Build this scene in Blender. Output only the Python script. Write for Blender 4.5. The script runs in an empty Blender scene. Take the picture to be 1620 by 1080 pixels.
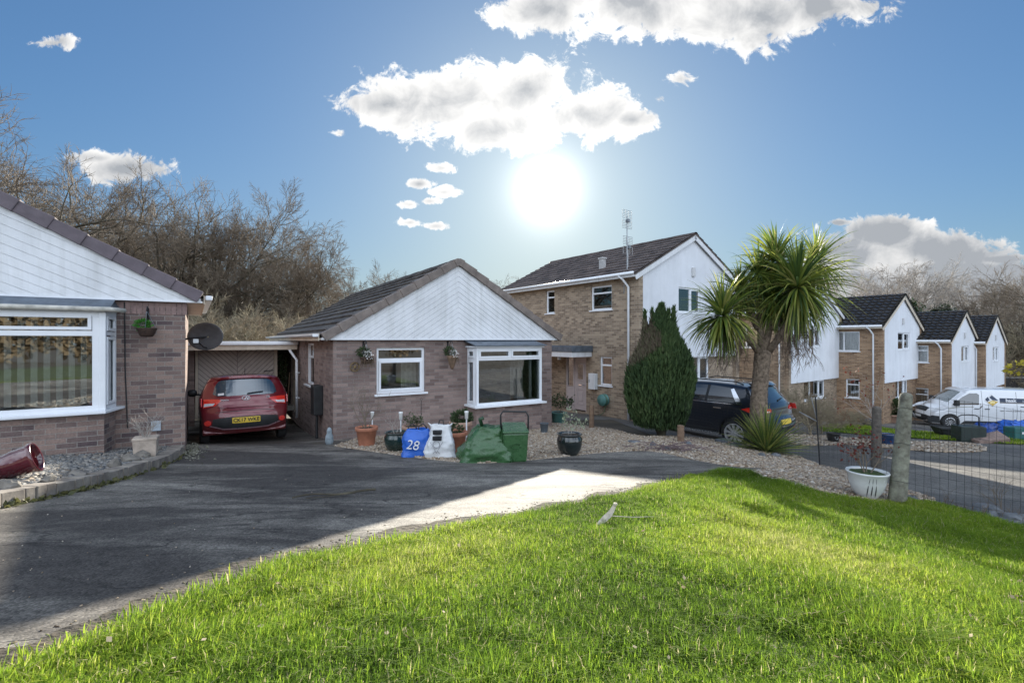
import bpy, bmesh, math, random
import numpy as np
from mathutils import Matrix, Vector, noise as mnoise
rnd = random.Random(7)
R = math.radians
scene = bpy.context.scene
COL = scene.collection
F = 760.0; HOR = 538.0; CAMH = 2.1

# ---------------------------------------------------------------- terrain
def sp(t, w=0.5):            # smooth max(0,t)
    return 0.5*(t+math.sqrt(t*t+w*w))
def tz(x, y):
    yy = y
    if y > 26: yy = 26 + 0.15*(y-26) if y < 60 else 31.1
    if y < 1.2: yy = 1.2
    z = 0.9-0.085*yy+0.055*sp(7-yy, 1.0)
    ny = min(1.0, max(0.0, (6.0-y)/3.0)); x0 = 3.2-1.7*ny*ny*(3-2*ny)
    z -= 0.16*(sp(x-x0)-sp(x-6.2)) + 0.035*(sp(x-6.2)-sp(x-26))
    if x < -3.6 and y > 9.0: z -= 0.14*min(1, (-3.6-x)/1.2)*min(1, (y-9.0)/1.2)
    if x < -6 and y < 9: z += 0.01*min(-x-6, 20)
    return z
def G(px, py):
    """the point of the ground seen at a place of the photograph"""
    k = (px-810)/F; lo, hi = 0.5, 90.0
    for _ in range(60):
        d = 0.5*(lo+hi)
        if CAMH-(py-HOR)/F*d > tz(k*d, d): lo = d
        else: hi = d
    return (k*lo, lo)
def G3(px, py, dz=0.0):
    x, y = G(px, py); return Vector((x, y, tz(x, y)+dz))

# ---------------------------------------------------------------- objects and tags
def tag(o, label=None, cat=None, group=None, kind=None):
    if label: o['label'] = label
    if cat: o['category'] = cat
    if group: o['group'] = group
    if kind: o['kind'] = kind
    return o
def thing(name, label, cat, loc=(0, 0, 0), rz=0.0, group=None):
    o = bpy.data.objects.new(name, None); COL.objects.link(o)
    o.location = loc; o.rotation_euler = (0, 0, rz); o.empty_display_size = 0.2
    return tag(o, label, cat, group)
def link(name, me, mat=None, parent=None, smooth=False):
    o = bpy.data.objects.new(name, me); COL.objects.link(o)
    if mat is not None and len(me.materials) == 0: me.materials.append(mat)
    if smooth:
        me.polygons.foreach_set('use_smooth', [True]*len(me.polygons))
    if parent is not None: o.parent = parent
    return o
def copy_tree(o, parent=None):
    c = o.copy(); COL.objects.link(c); c.parent = parent
    for ch in [q for q in bpy.data.objects if q.parent == o]:
        copy_tree(ch, c)
    return c
def frame(o, ex, ey, ez):
    m = Matrix.Identity(4)
    for i, v in enumerate((ex, ey, ez, o)):
        for j in range(3): m[j][i] = v[j]
    return m

class MB:
    def __init__(s, M=None): s.v = []; s.f = []; s.M = M
    def add(s, vs, fs, M=None):
        n = len(s.v); M = M or s.M
        if M is None: s.v.extend([tuple(p) for p in vs])
        else: s.v.extend([tuple(M @ Vector(p)) for p in vs])
        s.f.extend([tuple(i+n for i in q) for q in fs])
    def box(s, x0, x1, y0, y1, z0, z1, M=None):
        s.add([(x0,y0,z0),(x1,y0,z0),(x1,y1,z0),(x0,y1,z0),(x0,y0,z1),(x1,y0,z1),(x1,y1,z1),(x0,y1,z1)],
              [(0,3,2,1),(4,5,6,7),(0,1,5,4),(1,2,6,5),(2,3,7,6),(3,0,4,7)], M)
    def prism(s, poly, a, b, axis='y', M=None):
        """poly: 2-D outline; axis y: (x,z) outline extruded along y from a to b; axis z: (x,y); axis x: (y,z)"""
        n = len(poly)
        def P(p, t):
            return (p[0], t, p[1]) if axis == 'y' else ((p[0], p[1], t) if axis == 'z' else (t, p[0], p[1]))
        s.add([P(p, a) for p in poly]+[P(p, b) for p in poly],
              [tuple(range(n-1, -1, -1)), tuple(range(n, 2*n))]+[(i, (i+1) % n, n+(i+1) % n, n+i) for i in range(n)], M)
    def tube(s, pts, rad, n=6, M=None, cap=True):
        pts = [Vector(p) for p in pts]; k = len(pts)
        if not hasattr(rad, '__len__'): rad = [rad]*k
        vs = []; t0 = (pts[1]-pts[0]).normalized()
        up = Vector((0, 0, 1)) if abs(t0.z) < 0.9 else Vector((1, 0, 0))
        a = t0.cross(up).normalized()
        for i in range(k):
            t = (pts[min(i+1, k-1)]-pts[max(i-1, 0)])
            if t.length < 1e-9: t = t0
            t.normalize(); a = (a-t*a.dot(t))
            if a.length < 1e-6: a = t.orthogonal()
            a.normalize(); b = t.cross(a)
            for j in range(n):
                an = 2*math.pi*j/n
                vs.append(pts[i]+(a*math.cos(an)+b*math.sin(an))*rad[i])
        fs = [(i*n+j, i*n+(j+1) % n, (i+1)*n+(j+1) % n, (i+1)*n+j) for i in range(k-1) for j in range(n)]
        if cap and n > 2: fs += [tuple(range(n-1, -1, -1)), tuple(range((k-1)*n, k*n))]
        s.add(vs, fs, M)
    def lathe(s, prof, n=28, c=(0, 0, 0), M=None, squash=1.0):
        vs = []; fs = []; k = len(prof)
        for r, z in prof:
            for j in range(n):
                an = 2*math.pi*j/n
                vs.append((c[0]+r*math.cos(an), c[1]+r*squash*math.sin(an), c[2]+z))
        fs = [(i*n+j, i*n+(j+1) % n, (i+1)*n+(j+1) % n, (i+1)*n+j) for i in range(k-1) for j in range(n)]
        s.add(vs, fs, M)
    def disc(s, c, r, n=20, M=None, squash=1.0):
        s.add([(c[0]+r*math.cos(2*math.pi*j/n), c[1]+r*squash*math.sin(2*math.pi*j/n), c[2]) for j in range(n)], [tuple(range(n))], M)
    def build(s, name, mat, parent=None, smooth=False, bevel=0.0, recalc=True):
        me = bpy.data.meshes.new(name); me.from_pydata(s.v, [], s.f)
        if recalc or bevel:
            bm = bmesh.new(); bm.from_mesh(me)
            if recalc: bmesh.ops.recalc_face_normals(bm, faces=bm.faces)
            if bevel:
                es = [e for e in bm.edges if len(e.link_faces) == 2 and e.calc_face_angle(0) > 0.6]
                bmesh.ops.bevel(bm, geom=es, offset=bevel, segments=2, affect='EDGES', profile=0.6)
            bm.to_mesh(me); bm.free()
        me.update()
        o = link(name, me, mat, parent, smooth)
        return o

def text_mesh(txt, size, thick=0.004, bold=0.0, shear=0.0, align='CENTER'):
    c = bpy.data.curves.new('lettering', 'FONT'); c.body = txt; c.size = size; c.extrude = thick/2
    c.offset = bold; c.shear = shear; c.align_x = align; c.align_y = 'CENTER'; c.resolution_u = 3
    o = bpy.data.objects.new('lettering', c); COL.objects.link(o)
    dg = bpy.context.evaluated_depsgraph_get()
    me = bpy.data.meshes.new_from_object(o.evaluated_get(dg))
    bpy.data.objects.remove(o); bpy.data.curves.remove(c)
    me.materials.clear()
    return me
def place_text(name, txt, size, mat, parent, M, bold=0.0, shear=0.0, thick=0.004, align='CENTER'):
    me = text_mesh(txt, size, thick, bold, shear, align); me.transform(M)
    return link(name, me, mat, parent)

# ---------------------------------------------------------------- materials
def new_mat(name):
    m = bpy.data.materials.new(name); m.use_nodes = True
    nt = m.node_tree; b = nt.nodes['Principled BSDF']
    return m, nt, b
def nd(nt, kind, **kw):
    n = nt.nodes.new(kind)
    for k, v in kw.items():
        if k.startswith('i_'):
            n.inputs[k[2:].replace('_', ' ')].default_value = v
        else: setattr(n, k, v)
    return n
def ramp(nt, src, stops):
    r = nt.nodes.new('ShaderNodeValToRGB'); el = r.color_ramp.elements
    while len(el) < len(stops): el.new(0.5)
    for e, (p, c) in zip(el, stops):
        e.position = p; e.color = (*c, 1) if len(c) == 3 else c
    nt.links.new(src, r.inputs[0]); return r.outputs[0]
def mixc(nt, fac, a, b, mode='MIX'):
    n = nt.nodes.new('ShaderNodeMix'); n.data_type = 'RGBA'; n.blend_type = mode
    for sck, v in ((n.inputs[0], fac), (n.inputs[6], a), (n.inputs[7], b)):
        if hasattr(v, 'links') or isinstance(v, bpy.types.NodeSocket): nt.links.new(v, sck)
        elif isinstance(v, (int, float)): sck.default_value = v
        else: sck.default_value = (*v, 1)
    return n.outputs[2]
def math_(nt, op, a, b=0.0, c=None, clamp=False):
    n = nt.nodes.new('ShaderNodeMath'); n.operation = op; n.use_clamp = clamp
    for i, v in enumerate((a, b, c)):
        if v is None: continue
        if isinstance(v, bpy.types.NodeSocket): nt.links.new(v, n.inputs[i])
        else: n.inputs[i].default_value = v
    return n.outputs[0]
def noise_(nt, scale, detail=4, rough=0.55, vec=None, dist=0.0):
    n = nd(nt, 'ShaderNodeTexNoise'); n.inputs['Scale'].default_value = scale
    n.inputs['Detail'].default_value = detail; n.inputs['Roughness'].default_value = rough
    n.inputs['Distortion'].default_value = dist
    if vec is None:
        tc = nd(nt, 'ShaderNodeTexCoord'); vec = tc.outputs['Object']
    nt.links.new(vec, n.inputs['Vector']); return n.outputs['Fac']
def bump_(nt, bsdf, h, strength=0.3, dist=0.01, prev=None):
    b = nd(nt, 'ShaderNodeBump'); b.inputs['Strength'].default_value = strength; b.inputs['Distance'].default_value = dist
    nt.links.new(h, b.inputs['Height'])
    if prev is not None: nt.links.new(prev, b.inputs['Normal'])
    if bsdf is not None: nt.links.new(b.outputs[0], bsdf.inputs['Normal'])
    return b.outputs[0]
MATS = {}
def pm(name, col, rough=0.6, var=0.18, scale=6.0, bump=0.15, bscale=40.0, metal=0.0, spec=0.5, coat=0.0, col2=None, bdist=0.004, trans=0.0):
    """a simple material with a little wear: two shades mixed by noise, and fine bump"""
    if name in MATS: return MATS[name]
    m, nt, b = new_mat(name)
    dark = tuple(c*(1-var) for c in col); light = tuple(min(1, c*(1+var*0.7)) for c in col)
    if col2: light = col2
    n = noise_(nt, scale, 5, 0.6)
    c = ramp(nt, n, [(0.32, dark), (0.68, light)])
    nt.links.new(c, b.inputs['Base Color'])
    r = math_(nt, 'MULTIPLY_ADD', noise_(nt, scale*2.3, 3), 0.25, rough-0.12, clamp=True)
    nt.links.new(r, b.inputs['Roughness'])
    b.inputs['Metallic'].default_value = metal; b.inputs['Specular IOR Level'].default_value = spec
    b.inputs['Coat Weight'].default_value = coat; b.inputs['Coat Roughness'].default_value = 0.05
    if bump: bump_(nt, b, noise_(nt, bscale, 4), bump, bdist)
    if trans:
        t = nd(nt, 'ShaderNodeBsdfTranslucent'); nt.links.new(c, t.inputs['Color'])
        mx = nd(nt, 'ShaderNodeMixShader'); mx.inputs[0].default_value = trans
        out = nt.nodes['Material Output']
        nt.links.new(b.outputs[0], mx.inputs[1]); nt.links.new(t.outputs[0], mx.inputs[2]); nt.links.new(mx.outputs[0], out.inputs['Surface'])
    MATS[name] = m; return m

def brick_mat(name, c1, c2, mortar, dirt=(0.12, 0.1, 0.09), soldier=False, eff=0.5):
    m, nt, b = new_mat(name)
    tc = nd(nt, 'ShaderNodeTexCoord'); g = nd(nt, 'ShaderNodeNewGeometry')
    vt = nd(nt, 'ShaderNodeVectorTransform', vector_type='NORMAL', convert_from='WORLD', convert_to='OBJECT')
    nt.links.new(g.outputs['True Normal'], vt.inputs[0])
    sn = nd(nt, 'ShaderNodeSeparateXYZ'); nt.links.new(vt.outputs[0], sn.inputs[0])
    so = nd(nt, 'ShaderNodeSeparateXYZ'); nt.links.new(tc.outputs['Object'], so.inputs[0])
    isx = math_(nt, 'GREATER_THAN', math_(nt, 'ABSOLUTE', sn.outputs[0]), math_(nt, 'ABSOLUTE', sn.outputs[1]))
    u = math_(nt, 'ADD', math_(nt, 'MULTIPLY', isx, so.outputs[1]), math_(nt, 'MULTIPLY', math_(nt, 'SUBTRACT', 1.0, isx), so.outputs[0]))
    u = math_(nt, 'ADD', u, 50.0)
    cv = nd(nt, 'ShaderNodeCombineXYZ'); nt.links.new(u, cv.inputs[0]); nt.links.new(math_(nt, 'ADD', so.outputs[2], 20.0), cv.inputs[1])
    wob = nd(nt, 'ShaderNodeTexNoise'); wob.inputs['Scale'].default_value = 9; nt.links.new(tc.outputs['Object'], wob.inputs['Vector'])
    vm = nd(nt, 'ShaderNodeVectorMath', operation='MULTIPLY_ADD'); nt.links.new(wob.outputs['Color'], vm.inputs[0])
    vm.inputs[1].default_value = (0.008, 0.008, 0); nt.links.new(cv.outputs[0], vm.inputs[2])
    br = nd(nt, 'ShaderNodeTexBrick'); nt.links.new(vm.outputs[0], br.inputs['Vector'])
    br.inputs['Scale'].default_value = 1; br.inputs['Brick Width'].default_value = 0.225; br.inputs['Row Height'].default_value = 0.075
    br.inputs['Mortar Size'].default_value = 0.006; br.inputs['Mortar Smooth'].default_value = 0.25; br.inputs['Bias'].default_value = 0.0
    br.inputs['Color1'].default_value = (*c1, 1); br.inputs['Color2'].default_value = (*c2, 1); br.inputs['Mortar'].default_value = (*mortar, 1)
    big = noise_(nt, 1.1, 5, 0.6); fine = noise_(nt, 55, 4, 0.7)
    c = mixc(nt, ramp(nt, big, [(0.45, (0, 0, 0)), (0.75, (eff, eff, eff))]), br.outputs['Color'], tuple(min(1, q*1.25+0.03) for q in c2))
    c = mixc(nt, 0.75, c, ramp(nt, fine, [(0.25, (0.55, 0.55, 0.55)), (0.75, (1.3, 1.3, 1.3))]), 'MULTIPLY')
    nt.links.new(c, b.inputs['Base Color'])
    b.inputs['Roughness'].default_value = 0.88; b.inputs['Specular IOR Level'].default_value = 0.2
    h = math_(nt, 'SUBTRACT', math_(nt, 'MULTIPLY', fine, 0.35), br.outputs['Fac'])
    bump_(nt, b, h, 0.75, 0.008)
    return m

M_brickA = brick_mat('plum_brick', (0.11, 0.082, 0.085), (0.33, 0.235, 0.195), (0.31, 0.28, 0.255), eff=0.45)
M_brickB = brick_mat('rose_brown_brick', (0.165, 0.118, 0.108), (0.32, 0.24, 0.212), (0.255, 0.225, 0.21), eff=0.4)
M_brickC = brick_mat('buff_brick', (0.19, 0.14, 0.10), (0.43, 0.33, 0.235), (0.42, 0.37, 0.31), eff=0.3)
M_brickD = brick_mat('tan_brick', (0.20, 0.125, 0.08), (0.40, 0.265, 0.165), (0.35, 0.29, 0.225), eff=0.3)
M_upvc = pm('white_upvc', (0.80, 0.82, 0.85), 0.32, 0.05, 3, 0.02, 20)
M_white = pm('white_paint', (0.76, 0.77, 0.79), 0.6, 0.10, 1.6, 0.12, 30)
M_cream = pm('cream_paint', (0.66, 0.57, 0.46), 0.6, 0.12, 2, 0.1, 30)
M_render = pm('white_render', (0.76, 0.78, 0.82), 0.85, 0.09, 0.9, 0.35, 60)
def grime(m, amt=0.35, sc=(7, 7, 0.7), tone=(0.52, 0.52, 0.47)):
    # rain streaks, algae and dust: a tall-stretched noise over the paint
    nt = m.node_tree; b = nt.nodes['Principled BSDF']; src = b.inputs['Base Color'].links[0].from_socket
    tc = nd(nt, 'ShaderNodeTexCoord'); mp = nd(nt, 'ShaderNodeMapping'); mp.inputs['Scale'].default_value = sc; nt.links.new(tc.outputs['Object'], mp.inputs[0])
    n = noise_(nt, 1.0, 7, 0.68, mp.outputs[0], 0.4); n2 = noise_(nt, 0.7, 4, 0.6)
    f = math_(nt, 'MULTIPLY', ramp(nt, n, [(0.42, (0, 0, 0)), (0.72, (1, 1, 1))]), math_(nt, 'MULTIPLY_ADD', n2, 1.2, -0.1, clamp=True), clamp=True)
    nt.links.new(mixc(nt, math_(nt, 'MULTIPLY', f, amt), src, tuple(tone), 'MULTIPLY'), b.inputs['Base Color'])
grime(M_white, 0.7); grime(M_cream, 0.6); grime(M_render, 0.38, (3, 3, 0.5))
M_lead = pm('lead_flashing', (0.13, 0.16, 0.20), 0.45, 0.35, 5, 0.3, 14, metal=0.4)
M_roofA = pm('dark_concrete_tile', (0.075, 0.066, 0.062), 0.75, 0.45, 2.2, 0.5, 35, col2=(0.13, 0.115, 0.10))
M_roofC = pm('brown_concrete_tile', (0.085, 0.065, 0.058), 0.65, 0.4, 2.2, 0.5, 35, col2=(0.15, 0.115, 0.10))
M_roofD = pm('charcoal_glazed_tile', (0.036, 0.030, 0.025), 0.36, 0.35, 2, 0.15, 35, spec=0.6)
M_verge = pm('verge_tile', (0.20, 0.165, 0.145), 0.75, 0.3, 5, 0.4, 40)
M_vergeP = pm('purple_verge_tile', (0.12, 0.095, 0.11), 0.6, 0.25, 5, 0.3, 40)
M_black = pm('black_plastic', (0.02, 0.022, 0.024), 0.5, 0.3, 8, 0.1, 40)
M_dark = pm('dark_interior', (0.06, 0.055, 0.05), 0.8, 0.3, 3, 0)
M_room = pm('room_plaster', (0.55, 0.50, 0.42), 0.85, 0.1, 2, 0)
M_blind = pm('vertical_blind_fabric', (0.72, 0.74, 0.72), 0.8, 0.08, 12, 0.05, 60, trans=0.3)
M_curtain = pm('curtain_cloth', (0.62, 0.60, 0.55), 0.85, 0.2, 14, 0.2, 60, trans=0.25)
M_metal = pm('galvanised_metal', (0.32, 0.33, 0.34), 0.4, 0.25, 10, 0.1, 50, metal=0.8)
M_iron = pm('black_iron', (0.025, 0.025, 0.027), 0.55, 0.3, 12, 0.2, 60, metal=0.3)
M_terra = pm('terracotta', (0.42, 0.17, 0.10), 0.8, 0.22, 9, 0.25, 50)
M_terraP = pm('pale_terracotta', (0.42, 0.27, 0.20), 0.85, 0.3, 8, 0.3, 50)
M_glazeG = pm('dark_green_glaze', (0.012, 0.03, 0.026), 0.14, 0.4, 6, 0.05, 20, coat=0.8)
M_glazeK = pm('black_glaze', (0.012, 0.018, 0.018), 0.14, 0.4, 6, 0.05, 20, coat=0.8)
M_glazeB = pm('blue_glaze', (0.02, 0.06, 0.17), 0.2, 0.3, 6, 0.05, 20, coat=0.8)
M_glazeR = pm('maroon_glaze', (0.085, 0.012, 0.018), 0.13, 0.4, 5, 0.06, 14, coat=1.0)
M_glazeW = pm('white_glaze', (0.66, 0.67, 0.66), 0.25, 0.12, 4, 0.05, 20, coat=0.5)
M_soil = pm('potting_soil', (0.04, 0.028, 0.018), 0.95, 0.5, 30, 0.9, 60)
M_moss = pm('moss', (0.05, 0.075, 0.02), 0.95, 0.5, 30, 0.9, 60)
M_stone = pm('lichened_rock', (0.20, 0.18, 0.155), 0.9, 0.5, 7, 0.8, 22, bdist=0.02)
M_stoneG = pm('grey_rock', (0.15, 0.16, 0.17), 0.85, 0.45, 7, 0.8, 22, bdist=0.02)
M_post = pm('weathered_post', (0.16, 0.145, 0.115), 0.9, 0.4, 12, 0.8, 60, col2=(0.28, 0.28, 0.22), bdist=0.01)
M_wood = pm('brown_timber', (0.20, 0.13, 0.085), 0.85, 0.35, 12, 0.5, 50)
M_bark = pm('oak_bark', (0.062, 0.052, 0.040), 0.9, 0.35, 3, 0.6, 20, col2=(0.12, 0.105, 0.07))
M_twig = pm('winter_twigs', (0.16, 0.122, 0.092), 0.9, 0.3, 0.5, 0, col2=(0.26, 0.21, 0.15))
M_twigP = pm('pale_twigs', (0.40, 0.36, 0.32), 0.85, 0.25, 0.5, 0)
M_brush = pm('tan_brushwood', (0.30, 0.235, 0.165), 0.9, 0.3, 0.8, 0, col2=(0.36, 0.31, 0.20))
M_ivy = pm('ivy_leaf', (0.035, 0.06, 0.018), 0.5, 0.5, 2, 0, trans=0.2)
M_leaf = pm('garden_leaf', (0.06, 0.13, 0.03), 0.5, 0.4, 9, 0, trans=0.3)
M_leafG = pm('dull_green_leaf', (0.06, 0.09, 0.035), 0.6, 0.4, 9, 0, trans=0.3)
M_leafR = pm('dried_red_leaf', (0.25, 0.05, 0.025), 0.7, 0.4, 14, 0, trans=0.4)
M_leafY = pm('yellow_leaf', (0.55, 0.45, 0.05), 0.6, 0.3, 5, 0, trans=0.5)
M_petal = pm('white_petal', (0.8, 0.78, 0.75), 0.6, 0.1, 9, 0, trans=0.3)
M_chrome = pm('chrome', (0.75, 0.76, 0.78), 0.12, 0.05, 5, 0, metal=1.0)
M_tyre = pm('tyre_rubber', (0.022, 0.022, 0.023), 0.8, 0.3, 12, 0.3, 60)
M_alloy = pm('alloy_rim', (0.55, 0.56, 0.58), 0.25, 0.1, 12, 0, metal=0.8)
M_yplate = pm('yellow_plate', (0.78, 0.55, 0.06), 0.4, 0.06, 9, 0)
M_ink = pm('black_ink', (0.01, 0.01, 0.012), 0.5, 0.1, 9, 0)
M_redlamp = pm('red_lamp_plastic', (0.75, 0.035, 0.02), 0.12, 0.15, 9, 0, coat=1)
M_reflector = pm('red_reflector', (0.75, 0.05, 0.04), 0.25, 0.2, 30, 0, coat=1)
M_clear = pm('clear_lamp_plastic', (0.7, 0.72, 0.75), 0.12, 0.15, 20, 0, coat=1)
M_teal = pm('teal_plastic', (0.10, 0.24, 0.22), 0.45, 0.2, 8, 0.1)

def glass_mat(name, tint=(0.6, 0.65, 0.63), refl=0.16):
    m, nt, b = new_mat(name); nt.nodes.remove(b)
    out = nt.nodes['Material Output']
    tr = nd(nt, 'ShaderNodeBsdfTransparent'); tr.inputs[0].default_value = (*tint, 1)
    gl = nd(nt, 'ShaderNodeBsdfGlossy'); gl.inputs['Roughness'].default_value = 0.015; gl.inputs['Color'].default_value = (0.95, 0.97, 1, 1)
    bp = nd(nt, 'ShaderNodeBump'); bp.inputs['Strength'].default_value = 0.10; bp.inputs['Distance'].default_value = 0.01
    nt.links.new(noise_(nt, 1.3, 2), bp.inputs['Height']); nt.links.new(bp.outputs[0], gl.inputs['Normal'])
    fr = nd(nt, 'ShaderNodeFresnel'); fr.inputs[0].default_value = 1.5
    f = math_(nt, 'MULTIPLY_ADD', fr.outputs[0], 1.6, refl, clamp=True)
    mx = nd(nt, 'ShaderNodeMixShader'); nt.links.new(f, mx.inputs[0])
    nt.links.new(tr.outputs[0], mx.inputs[1]); nt.links.new(gl.outputs[0], mx.inputs[2]); nt.links.new(mx.outputs[0], out.inputs['Surface'])
    return m
M_glass = glass_mat('window_glass', refl=0.11, tint=(0.86,0.88,0.86))
M_carglass = pm('tinted_car_glass', (0.016, 0.022, 0.028), 0.06, 0.3, 3, 0, spec=1.0, coat=1.0)

def paint_mat(name, col, metal=0.35):
    m, nt, b = new_mat(name)
    n = noise_(nt, 900, 2); c = ramp(nt, n, [(0.3, tuple(q*0.85 for q in col)), (0.7, tuple(min(1, q*1.15) for q in col))])
    g = nd(nt, 'ShaderNodeNewGeometry'); s = nd(nt, 'ShaderNodeSeparateXYZ'); tc = nd(nt, 'ShaderNodeTexCoord')
    nt.links.new(tc.outputs['Object'], s.inputs[0])
    # road film: a thin dusty layer that is thicker low down on the body
    d = math_(nt, 'MULTIPLY', math_(nt, 'SUBTRACT', 0.75, s.outputs[2], clamp=True), noise_(nt, 5, 5, 0.7), clamp=True)
    c = mixc(nt, math_(nt, 'MULTIPLY', d, 0.7), c, (0.16, 0.14, 0.12))
    nt.links.new(c, b.inputs['Base Color']); b.inputs['Metallic'].default_value = metal
    nt.links.new(math_(nt, 'MULTIPLY_ADD', d, 0.6, 0.28), b.inputs['Roughness'])
    b.inputs['Coat Weight'].default_value = 1.0; b.inputs['Coat Roughness'].default_value = 0.04
    return m
M_carRed = paint_mat('dark_red_car_paint', (0.15, 0.005, 0.013), 0.3)
M_carBlue = paint_mat('dark_blue_car_paint', (0.024, 0.030, 0.044), 0.5)
M_carWhite = paint_mat('white_van_paint', (0.72, 0.74, 0.77), 0.0)
# ---------------------------------------------------------------- camera, sun, sky
cam = bpy.data.cameras.new('camera'); co = bpy.data.objects.new('camera', cam); COL.objects.link(co)
cam.sensor_width = 36; cam.lens = 36*F/1620; cam.shift_y = -(540-HOR)/1620; cam.clip_end = 3000; cam.clip_start = 0.05
co.location = (0, 0, CAMH); co.rotation_euler = (R(90), 0, 0); scene.camera = co
SUN_AZ = math.atan(55/760); SUN_EL = math.atan(238/762)
sd = Vector((math.sin(SUN_AZ)*math.cos(SUN_EL), math.cos(SUN_AZ)*math.cos(SUN_EL), math.sin(SUN_EL)))
sl = bpy.data.lights.new('sun', 'SUN'); sl.energy = 5.0; sl.angle = R(0.55); sl.color = (1.0, 0.93, 0.80)
so_ = bpy.data.objects.new('sun', sl); COL.objects.link(so_)
so_.rotation_euler = (-sd).to_track_quat('-Z', 'Y').to_euler(); so_.location = (0, 0, 30)
scene.view_settings.view_transform = 'Standard'; scene.view_settings.look = 'None'
scene.view_settings.exposure = 1.4; scene.view_settings.gamma = 1.0
scene.cycles.max_bounces = 7; scene.cycles.diffuse_bounces = 4; scene.cycles.glossy_bounces = 3
scene.cycles.transparent_max_bounces = 10; scene.cycles.transmission_bounces = 4
scene.cycles.use_denoising = True; scene.cycles.sample_clamp_indirect = 8

w = bpy.data.worlds.new('World'); scene.world = w; w.use_nodes = True
nt = w.node_tree; bg = nt.nodes['Background']
L = nt.links.new
sky = nd(nt, 'ShaderNodeTexSky', sky_type='NISHITA', sun_disc=False)
sky.sun_elevation = SUN_EL; sky.sun_rotation = SUN_AZ; sky.altitude = 60; sky.air_density = 1.0; sky.dust_density = 0.6; sky.ozone_density = 2.2
tc = nd(nt, 'ShaderNodeTexCoord'); sx = nd(nt, 'ShaderNodeSeparateXYZ'); L(tc.outputs['Generated'], sx.inputs[0])
ya = math_(nt, 'MAXIMUM', math_(nt, 'ABSOLUTE', sx.outputs[1]), 0.06)
px = math_(nt, 'DIVIDE', sx.outputs[0], ya); pz = math_(nt, 'DIVIDE', sx.outputs[2], ya)
P = nd(nt, 'ShaderNodeCombineXYZ'); L(px, P.inputs[0]); L(pz, P.inputs[1]); P = P.outputs[0]
# ragged cloud banks: each is an ellipse of directions broken up by noise
CL = [ (700, 165, 185, 62, 1.0), (835, 140, 120, 62, 1.0), (930, 180, 110, 52, 1.0), (610, 165, 90, 34, 1.0), (800, 205, 130, 44, 1.0), (1000, 190, 60, 26, 1),
  (870, 15, 110, 52, 1), (1000, 5, 170, 62, 1), (1190, 22, 150, 62, 1), (1300, 10, 110, 48, 1),
  (1075, 125, 42, 22, .75), (1045, 155, 20, 12, .6), (664, 291, 26, 10, .7), (703, 304, 34, 10, .75), (648, 324, 28, 9, .7), (680, 318, 22, 9, .7), (648, 352, 26, 9, .7), (688, 358, 32, 10, .75), (700, 266, 22, 9, .6), (537, 211, 20, 9, .6),
  (1400, 372, 110, 38, 1), (1470, 392, 130, 40, 1), (1360, 410, 110, 55, 1), (1500, 432, 190, 34, 1), (1580, 410, 70, 14, .8), (1330, 352, 26, 9, .8), (1420, 455, 190, 40, 1),
  (196, 268, 100, 30, .9), (150, 250, 50, 14, .8), (1500, 398, 140, 42, 1), (1600, 440, 130, 42, 1), (1380, 440, 150, 50, 1), (1540, 455, 150, 45, 1), (1345, 395, 90, 40, 1), (72, 68, 40, 9, .38), (20, 62, 14, 8, .35)]
fld = None
for cx, cy, ax, ay, s in CL:
    a = nd(nt, 'ShaderNodeVectorMath', operation='SUBTRACT'); L(P, a.inputs[0]); a.inputs[1].default_value = ((cx-810)/F, (HOR-cy)/F, 0)
    m = nd(nt, 'ShaderNodeVectorMath', operation='MULTIPLY'); L(a.outputs[0], m.inputs[0]); m.inputs[1].default_value = (F/ax, F/ay, 0)
    l = nd(nt, 'ShaderNodeVectorMath', operation='LENGTH'); L(m.outputs[0], l.inputs[0])
    f = math_(nt, 'MULTIPLY_ADD', l.outputs['Value'], -s, s)
    fld = f if fld is None else math_(nt, 'MAXIMUM', fld, f)
n1 = noise_(nt, 7.0, 12, 0.62, P, 0.25); n2 = noise_(nt, 20.0, 12, 0.7, P, 0.6)
e = math_(nt, 'ADD', fld, math_(nt, 'MULTIPLY_ADD', n1, 2.3, -1.15))
e = math_(nt, 'ADD', e, math_(nt, 'MULTIPLY_ADD', n2, 1.7, -0.90))
dens = nd(nt, 'ShaderNodeMapRange', interpolation_type='SMOOTHSTEP'); L(e, dens.inputs[0])
dens.inputs[1].default_value = 0.0; dens.inputs[2].default_value = 0.28
# thin parts bright, thick parts grey: the sun is behind the clouds
off = nd(nt, 'ShaderNodeVectorMath', operation='ADD'); L(P, off.inputs[0]); off.inputs[1].default_value = (0.0, 0.03, 0)
n3 = noise_(nt, 9.0, 8, 0.6, off.outputs[0], 0.4)
thick = math_(nt, 'ADD', math_(nt, 'MULTIPLY', fld, 0.9), math_(nt, 'MULTIPLY_ADD', n3, 1.9, -0.95))
dotn = nd(nt, 'ShaderNodeVectorMath', operation='DOT_PRODUCT'); L(tc.outputs['Generated'], dotn.inputs[0]); dotn.inputs[1].default_value = sd
ang = math_(nt, 'MULTIPLY', math_(nt, 'ARCCOSINE', math_(nt, 'MINIMUM', dotn.outputs['Value'], 0.999999)), 57.2958)
far_ = nd(nt, 'ShaderNodeMapRange'); L(ang, far_.inputs[0]); far_.inputs[1].default_value = 12; far_.inputs[2].default_value = 42
thick = math_(nt, 'MULTIPLY_ADD', far_.outputs[0], 0.35, thick)
cc = ramp(nt, thick, [(0.15, (1.0, 1.0, 0.98)), (0.5, (0.74, 0.74, 0.74)), (0.95, (0.36, 0.385, 0.42))])
K = 4.3
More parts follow.
